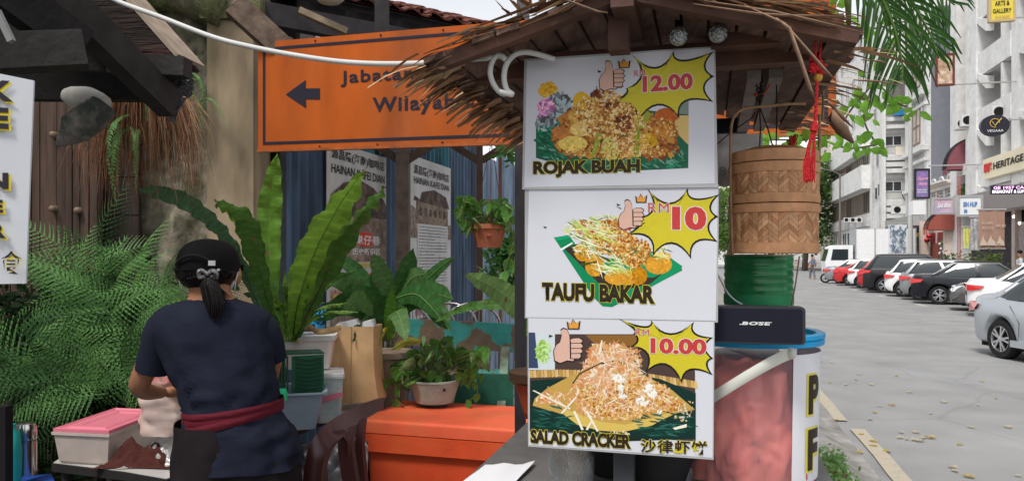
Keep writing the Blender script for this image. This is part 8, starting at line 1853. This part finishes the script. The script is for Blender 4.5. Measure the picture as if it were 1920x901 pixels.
# ================================================================ THE WOMAN
YP = 2.32
def B_(x, y, d=0): return P(x, y, YP + d)
def skinned(name, joints, edges, mm, parent, sub=2, smooth=True):
    me = bpy.data.meshes.new(name); me.from_pydata([tuple(j[0]) for j in joints], edges, []); o = bpy.data.objects.new(name, me); C.objects.link(o)
    o.modifiers.new('s', 'SKIN'); sv = me.skin_vertices[0].data
    for i, j in enumerate(joints): r = j[1]; sv[i].radius = (r, r) if not isinstance(r, tuple) else r
    sv[0].use_root = True; md = o.modifiers.new('u', 'SUBSURF'); md.levels = md.render_levels = sub
    dg = bpy.context.evaluated_depsgraph_get(); m2 = bpy.data.meshes.new_from_object(o.evaluated_get(dg)); bpy.data.objects.remove(o)
    m2.name = name; m2.materials.clear(); m2.materials.append(mm)
    for p in m2.polygons: p.use_smooth = True
    o = bpy.data.objects.new(name, m2); C.objects.link(o)
    if parent is not None: o.parent = parent
    return o
skn = mat('skin_tone', (.36, .17, .095), rough=.5, var=.08, vscale=9, sss=.15)
pr = thing('person', 'woman in navy tee, black cap and ponytail, seen from behind at the tables', 'person')
J = [(B_(440, 860), .12), (B_(438, 760), .10), (B_(420, 660), .12), (B_(400, 600), .085), (B_(396, 565), .058), (B_(393, 540, .01), .058), (B_(392, 505, .03), .088), (B_(392, 470, .03), .07),
     (B_(304, 608, .01), .045), (B_(280, 675, .02), .038), (B_(258, 725, .04), .034), (B_(276, 734, .14), .030), (B_(300, 735, .24), .022), (B_(306, 735, .28), .022),
     (B_(488, 610, .01), .04), (B_(512, 660, .06), .038), (B_(500, 715, .14), .034), (B_(484, 735, .22), .028), (B_(470, 748, .28), .022), (B_(462, 748, .32), .022),
     (B_(405, 960), .085), (B_(400, 1200), .06), (B_(398, 1420), .045), (B_(490, 960), .085), (B_(494, 1200), .06), (B_(496, 1420), .045)]
E_ = [(0, 1), (1, 2), (2, 3), (3, 4), (4, 5), (5, 6), (6, 7), (3, 8), (8, 9), (9, 10), (10, 11), (11, 12), (12, 13), (3, 14), (14, 15), (15, 16), (16, 17), (17, 18), (18, 19), (0, 20), (20, 21), (21, 22), (0, 23), (23, 24), (24, 25)]
skinned('body', J, E_, skn, pr)
for base, sx in ((B_(306, 735, .28), 1), (B_(462, 748, .32), -1)):     # hands reaching forward
    hj = [(base, .020), (base + V((.012 * sx, .035, -.004)), .024), (base + V((.020 * sx, .062, -.008)), .019)]; he = [(0, 1), (1, 2)]
    for k in range(4):
        a = base + V((.020 * sx + (k - 1.5) * .016, .066, -.006)); l = (.026, .030, .028, .021)[k]; i = len(hj); hj += [(a, .009), (a + V((.002, l, -.008)), .0085), (a + V((.002, l * 1.6, -.026)), .0075)]; he += [(2, i), (i, i + 1), (i + 1, i + 2)]
    i = len(hj); hj += [(base + V((.036 * sx, .035, .002)), .010), (base + V((.046 * sx, .060, -.006)), .009)]; he += [(1, i), (i, i + 1)]
    skinned('hand', hj, he, skn, pr)
navy = mat('navy_cotton', (.016, .019, .034), rough=.95, spec=.15, var=.12, vscale=5, bump=.8, bscale=12, detail=3); blackc = mat('black_cotton', (.018, .014, .016), spec=.15, rough=.92, var=.2, vscale=6, bump=.3, bscale=12)
def loft(rings, mm, name, n=40, amp=.006, seed=0, sq=.85, close=False):
    rows = []; M_ = len(rings); K = []
    for i in range((M_ - 1) * 5 + 1):
        x = i / 5; k = min(int(x), M_ - 2); f = x - k; p = [rings[max(0, min(M_ - 1, k + d))] for d in (-1, 0, 1, 2)]
        K.append([.5 * (2 * p[1][c] + (p[2][c] - p[0][c]) * f + (2 * p[0][c] - 5 * p[1][c] + 4 * p[2][c] - p[3][c]) * f * f + (3 * p[1][c] - p[0][c] - 3 * p[2][c] + p[3][c]) * f ** 3) for c in range(5)])
    for (py, xl, xr, dep, dc_) in K:
        a, b = B_(xl, py, dc_), B_(xr, py, dc_); cx = (a.x + b.x) / 2; hw_ = (b.x - a.x) / 2; row = []
        for j in range(n + 1):
            w = 2 * pi * j / n; c, s = cos(w), sin(w); c2 = math.copysign(abs(c) ** sq, c); s2 = math.copysign(abs(s) ** sq, s)
            q = V((c * 1.6 + seed, s * 1.6, py * .012)); d = amp * (noise.noise(q * 1.5) + .8 * (.5 - abs(noise.noise(V((c * 2.5, s * 2.5 + seed, py * .02)) + V((0, 0, c)))))) + (.026 * min(1, max(0, (py - 620) / 110)) * (.35 - abs(noise.noise(V((c * 2.2 + py * .004, s * 2.2, py * .035 + c * 2 + seed))))) if amp > .01 else 0); row.append((cx + (hw_ + d) * c2, YP + dc_ + (dep + d) * s2, a.z + .0))
        rows.append(row)
    m = MB(); m.grid(rows); return obj(name, m, mm, pr, smooth=True)
loft([(560, 356, 436, .050, 0), (566, 336, 458, .062, 0), (576, 308, 486, .078, 0), (594, 293, 502, .09, 0), (625, 293, 501, .10, 0), (660, 306, 508, .105, 0), (700, 326, 512, .11, 0), (740, 345, 513, .112, 0), (772, 354, 518, .115, 0), (800, 354, 540, .125, 0), (835, 356, 555, .135, 0), (868, 358, 562, .14, 0)], navy, 'tee_shirt', 48, .011)
def sleeve(ps, rs, name='sleeve'):
    c = spl([B_(*p) for p in ps]); n = len(c); rows = []
    for i, p in enumerate(c):
        d = (c[min(n - 1, i + 1)] - c[max(0, i - 1)]).normalized(); a = d.cross(V((0, 1, 0))).normalized(); b = d.cross(a); x = i / (n - 1) * (len(rs) - 1); k = min(int(x), len(rs) - 2); r = lerp(rs[k], rs[k + 1], x - k)
        rows.append([p + a * cos(w) * (r + .004 * noise.noise(V((cos(w) * 2, sin(w) * 2, i * .3)))) + b * sin(w) * r for w in [2 * pi * j / 24 for j in range(25)]])
    m = MB(); m.grid(rows); m.poly(rows[0][:-1]); obj(name, m, navy, pr, smooth=True)
sleeve([(324, 598, .0), (308, 618, .0), (295, 655, .01), (286, 694, .02)], [.045, .056, .053, .051]); sleeve([(468, 598, 0), (488, 614, .02), (503, 640, .04), (512, 670, .07)], [.045, .052, .047, .043])
loft([(786, 338, 486, .135, 0), (820, 336, 482, .145, 0), (870, 334, 474, .15, 0), (960, 330, 474, .155, 0), (1100, 330, 470, .15, .01)], blackc, 'apron', 40, .008, 5)
loft([(850, 366, 556, .12, 0), (900, 362, 562, .13, 0), (960, 362, 560, .13, 0)], blackc, 'trouser_top', 40, .006, 8)
for x in (408, 492):
    m = MB(); m.tube([B_(x, 940), B_(x - 2, 1150), B_(x - 1, 1400)], [.10, .08, .065], 16); obj('trouser_leg', m, blackc, pr, smooth=True)
    m = MB(); q = B_(x, 1400); m.tube([(q.x, q.y - .06, .125), (q.x, q.y + .06, .125), (q.x, q.y + .16, .115)], [.035, .042, .03], 10); obj('shoe', m, dark_m, pr, smooth=True)
mar = mat('maroon_sash', (.12, .011, .022), rough=.8, var=.15, bump=.4, bscale=30)
for dy0, w0, tl, nm in ((0, 11, 0, 'sash'), (-10, 6, -6, 'sash_fold'), (9, 7, 9, 'sash_fold')):
    rows = []
    for j in range(49):
        w = 2 * pi * j / 48; x = 438 + 88 * cos(w) * 1.0; py = 772 + dy0 - cos(w) * (15 + tl * .6); d = (.128 + .004 * (nm != 'sash')) * sin(w); row = []
        for k in range(5):
            q = k / 4 * 2 - 1; p = P(x, py + q * w0, YP); cx = P(438, py, YP).x; p.x = cx + (p.x - cx) * (1.03 + .012 * (1 - q * q)); p.y = YP + d * (1.02 + .03 * (1 - q * q)); row.append(p + V((0, 0, .004 * noise.noise(V((w * 3, q, dy0))))))
        rows.append(row)
    m = MB(); m.grid(rows); obj(nm, m, mar, pr, smooth=True)
# head: hair, ears, mask loops, cap, ponytail
hair = mat('black_hair', (.006, .004, .0035), rough=.38, var=.3, vscale=8, stretch=(6, 6, .5), bump=.3, bscale=40, spec=.3)
Hc = B_(391, 503, .03); s1 = YP / F
m = MB(); m.sphere(Hc + V((0, -.004, .004)), .092, 14, (1.0, 1.06, .98)); hv = m.v
for i, p in enumerate(hv):
    d = p - Hc
    if d.z < -.058: p.z = Hc.z - .058 + (d.z + .058) * .3
    if d.y > .0 and d.z < .03: p.x = Hc.x + d.x * .97; p.y = Hc.y + d.y * .1
obj('hair', m, hair, pr, smooth=True)
cap_m = mat('black_cap', (.006, .0055, .0065), spec=.2, rough=.85, var=.15, bump=.3, bscale=60)
m = MB(); rows = []
for i in range(13):
    a = R(90) * i / 12; z = .088 * cos(a) ** .8 if i < 12 else 0; r = .093 * sin(a) ** .78; rows.append([Hc + V((cos(w) * r * 1.0, sin(w) * r * 1.1 + .0, z + .004 + (.010 * sin(w) if i == 12 else 0))) for w in [2 * pi * j / 36 for j in range(37)]])
m.grid(rows); obj('cap', m, cap_m, pr, smooth=True)
m = MB(); m.grid([[Hc + V((cos(w) * .095, sin(w) * .104, dz + .004 - .006 * sin(w))) for w in [2 * pi * j / 36 for j in range(37)]] for dz in (-.014, .0, .010)]); obj('cap_band', m, cap_m, pr, smooth=True)
m = MB(); m.tube(spl([Hc + V((-.062, -.088, .016)), Hc + V((-.03, -.106, .036)), Hc + V((.01, -.110, .040)), Hc + V((.05, -.100, .022))]), .0045, 6); obj('cap_opening', m, dark_m, pr, smooth=True)
m = MB(); c = Hc + V((.052, -.104, .018)); m.box(c, (.020, .004, .015), Matrix.Rotation(R(24), 3, 'Z')); obj('cap_tag', m, mat('tag_white', (.62, .62, .62)), pr)
m = MB(); c = Hc + V((.068, -.094, -.002)); m.box(c, (.008, .004, .006), Matrix.Rotation(R(30), 3, 'Z')); obj('cap_clip', m, mat('tag_white', (.62, .62, .62)), pr)
m = MB(); m.grid([[Hc + V((x * .075, .10 + .07 * math.sqrt(max(0, 1 - x * x)) * q, .01 - .02 * q)) for x in [k / 6 - 1 for k in range(13)]] for q in (0, .5, 1)]); obj('cap_peak', m, cap_m, pr, smooth=True)
for sg in (-1, 1):
    e = Hc + V((sg * .088, .012, -.022)); m = MB(); m.sphere(e, .026, 8, (.42, .6, 1.05)); m.sphere(e + V((sg * .004, -.004, 0)), .016, 6, (.5, .5, 1)); obj('ear', m, skn, pr, smooth=True)
    m = MB(); m.tube(spl([e + V((sg * .006, -.012, .012)), e + V((sg * .002, -.020, -.012)), e + V((-sg * .006, -.010, -.045)), e + V((-sg * .012, .02, -.06))]), .0016, 5); obj('mask_loop', m, mat('mask_white', (.7, .7, .7), rough=.6), pr, smooth=True)
    m = MB(); m.sphere(Hc + V((sg * .03, .088, .0)), .011, 6, (1.2, .5, .6)); obj('eye', m, dark_m, pr, smooth=True)
m = MB(); m.sphere(Hc + V((0, .075, -.045)), .045, 8, (1.2, .7, .9)); obj('face_mask', m, mat('mask_blue_white', (.55, .65, .72), rough=.7), pr, smooth=True)
# ponytail as many strands, with a checked scrunchie
rr = random.Random(4); m = MB(); p0 = B_(392, 516, -.088)
for k in range(150):
    w = rr.uniform(0, 6.28); q = math.sqrt(rr.random()); ex_ = V((cos(w) * q, sin(w) * q * .7, 0)); dx = rr.gauss(0, 3); yl = rr.uniform(585, 603) - abs(cos(w) * q) * 14
    m.tube([p0 + ex_ * .012, B_(394, 535, -.095) + ex_ * .026, B_(402, 565, -.10) + ex_ * .030, B_(402 + dx, yl, -.105) + ex_ * .016], [.003, .0042, .004, .001], 4, cap=False)
for k in range(16): x1 = rr.uniform(418, 434); m.tube([B_(402, 520, -.08), B_(412, 538, -.09), B_(x1, rr.uniform(556, 568), -.09)], [.002, .0016, .0006], 4)
for k in range(90):      # hair swept down over the head to the tie
    a = rr.uniform(-1.25, 1.25); st = Hc + V((sin(a) * .094, -cos(a) * .100, -.006 - .02 * rr.random())); mid = Hc + V((sin(a) * .07, -cos(a) * .104, -.028 - .016 * abs(a) * rr.random())); m.tube([st, mid, p0 + V((0, .006, 0))], [.0018, .0022, .0014], 3, cap=False)
obj('ponytail', m, hair, pr, smooth=True, kind='stuff')
m = MB(M=Matrix.Translation(p0 + V((0, -.012, .004))))
for sg in (-1, 1): m.tube(spl([V((0, 0, 0)), V((sg * .016, -.006, .011)), V((sg * .026, 0, .004)), V((sg * .024, .004, -.010)), V((sg * .008, 0, -.006))]), .0065, 7)
obj('scrunchie', m, mat('scrunchie_check', (.32, .31, .31), rough=.8, var=.9, vscale=60, col2=(.06, .05, .05)), pr, smooth=True)
# ================================================================ PEOPLE DOWN THE STREET
def walker(label, loc, rz, shirt, pants, k=1, bag=True):
    t = thing('person', label, 'person', loc, rz); sk = [(V((0, 0, .92)), .12), (V((0, 0, 1.15)), .12), (V((0, .0, 1.38)), .13), (V((0, .01, 1.48)), .055), (V((0, .02, 1.6)), .085), (V((0, .02, 1.68)), .07), (V((-.19, 0, 1.36)), .055), (V((-.25, .02, 1.1)), .045), (V((-.24, .1, .88)), .035), (V((.19, 0, 1.36)), .055), (V((.25, -.02, 1.1)), .045), (V((.24, .04, .88)), .035), (V((-.09, .12, .5)), .07), (V((-.1, .12, .08)), .05), (V((-.1, .22, .05)), .04), (V((.09, -.06, .5)), .07), (V((.1, -.2, .1)), .05), (V((.1, -.1, .06)), .04)]
    ed_ = [(0, 1), (1, 2), (2, 3), (3, 4), (4, 5), (2, 6), (6, 7), (7, 8), (2, 9), (9, 10), (10, 11), (0, 12), (12, 13), (13, 14), (0, 15), (15, 16), (16, 17)]
    skinned('body', sk, ed_, skn, t, 1)
    skinned('shirt', [(V((0, 0, .95)), .16), (V((0, 0, 1.15)), .15), (V((0, 0, 1.38)), .17), (V((-.2, 0, 1.36)), .08), (V((-.26, .01, 1.14)), .07), (V((.2, 0, 1.36)), .08), (V((.26, -.01, 1.14)), .07)], [(0, 1), (1, 2), (2, 3), (3, 4), (2, 5), (5, 6)], shirt, t, 1)
    skinned('trousers', [(V((0, 0, .92)), .15), (V((-.09, .12, .5)), .09), (V((-.1, .12, .12)), .07), (V((.09, -.06, .5)), .09), (V((.1, -.18, .14)), .07)], [(0, 1), (1, 2), (0, 3), (3, 4)], pants, t, 1)
    m = MB(); m.sphere((0, .0, 1.67), .1, 6, (1, 1.05, .9)); obj('hair', m, hair, t, smooth=True)
    if bag: m = MB(); m.box((-.02, -.2, 1.2), (.28, .14, .4)); obj('backpack', m, mat('backpack_grey', (.16, .17, .22), rough=.7), t)
sh = mat('pale_shirt', (.50, .52, .56), rough=.8); pn = mat('slate_trousers', (.14, .15, .19), rough=.8)
p = P(1523, 480, 52); walker('distant pedestrian in a pale shirt walking away past the lorry', (p.x, p.y, 0), 0, sh, pn)
p = P(1912, 480, 31.0); walker('person in a pale top standing by the cafe front at the right edge', (p.x, p.y, .13), 1.2, sh, mat('dark_trousers', (.03, .03, .035)), bag=False)
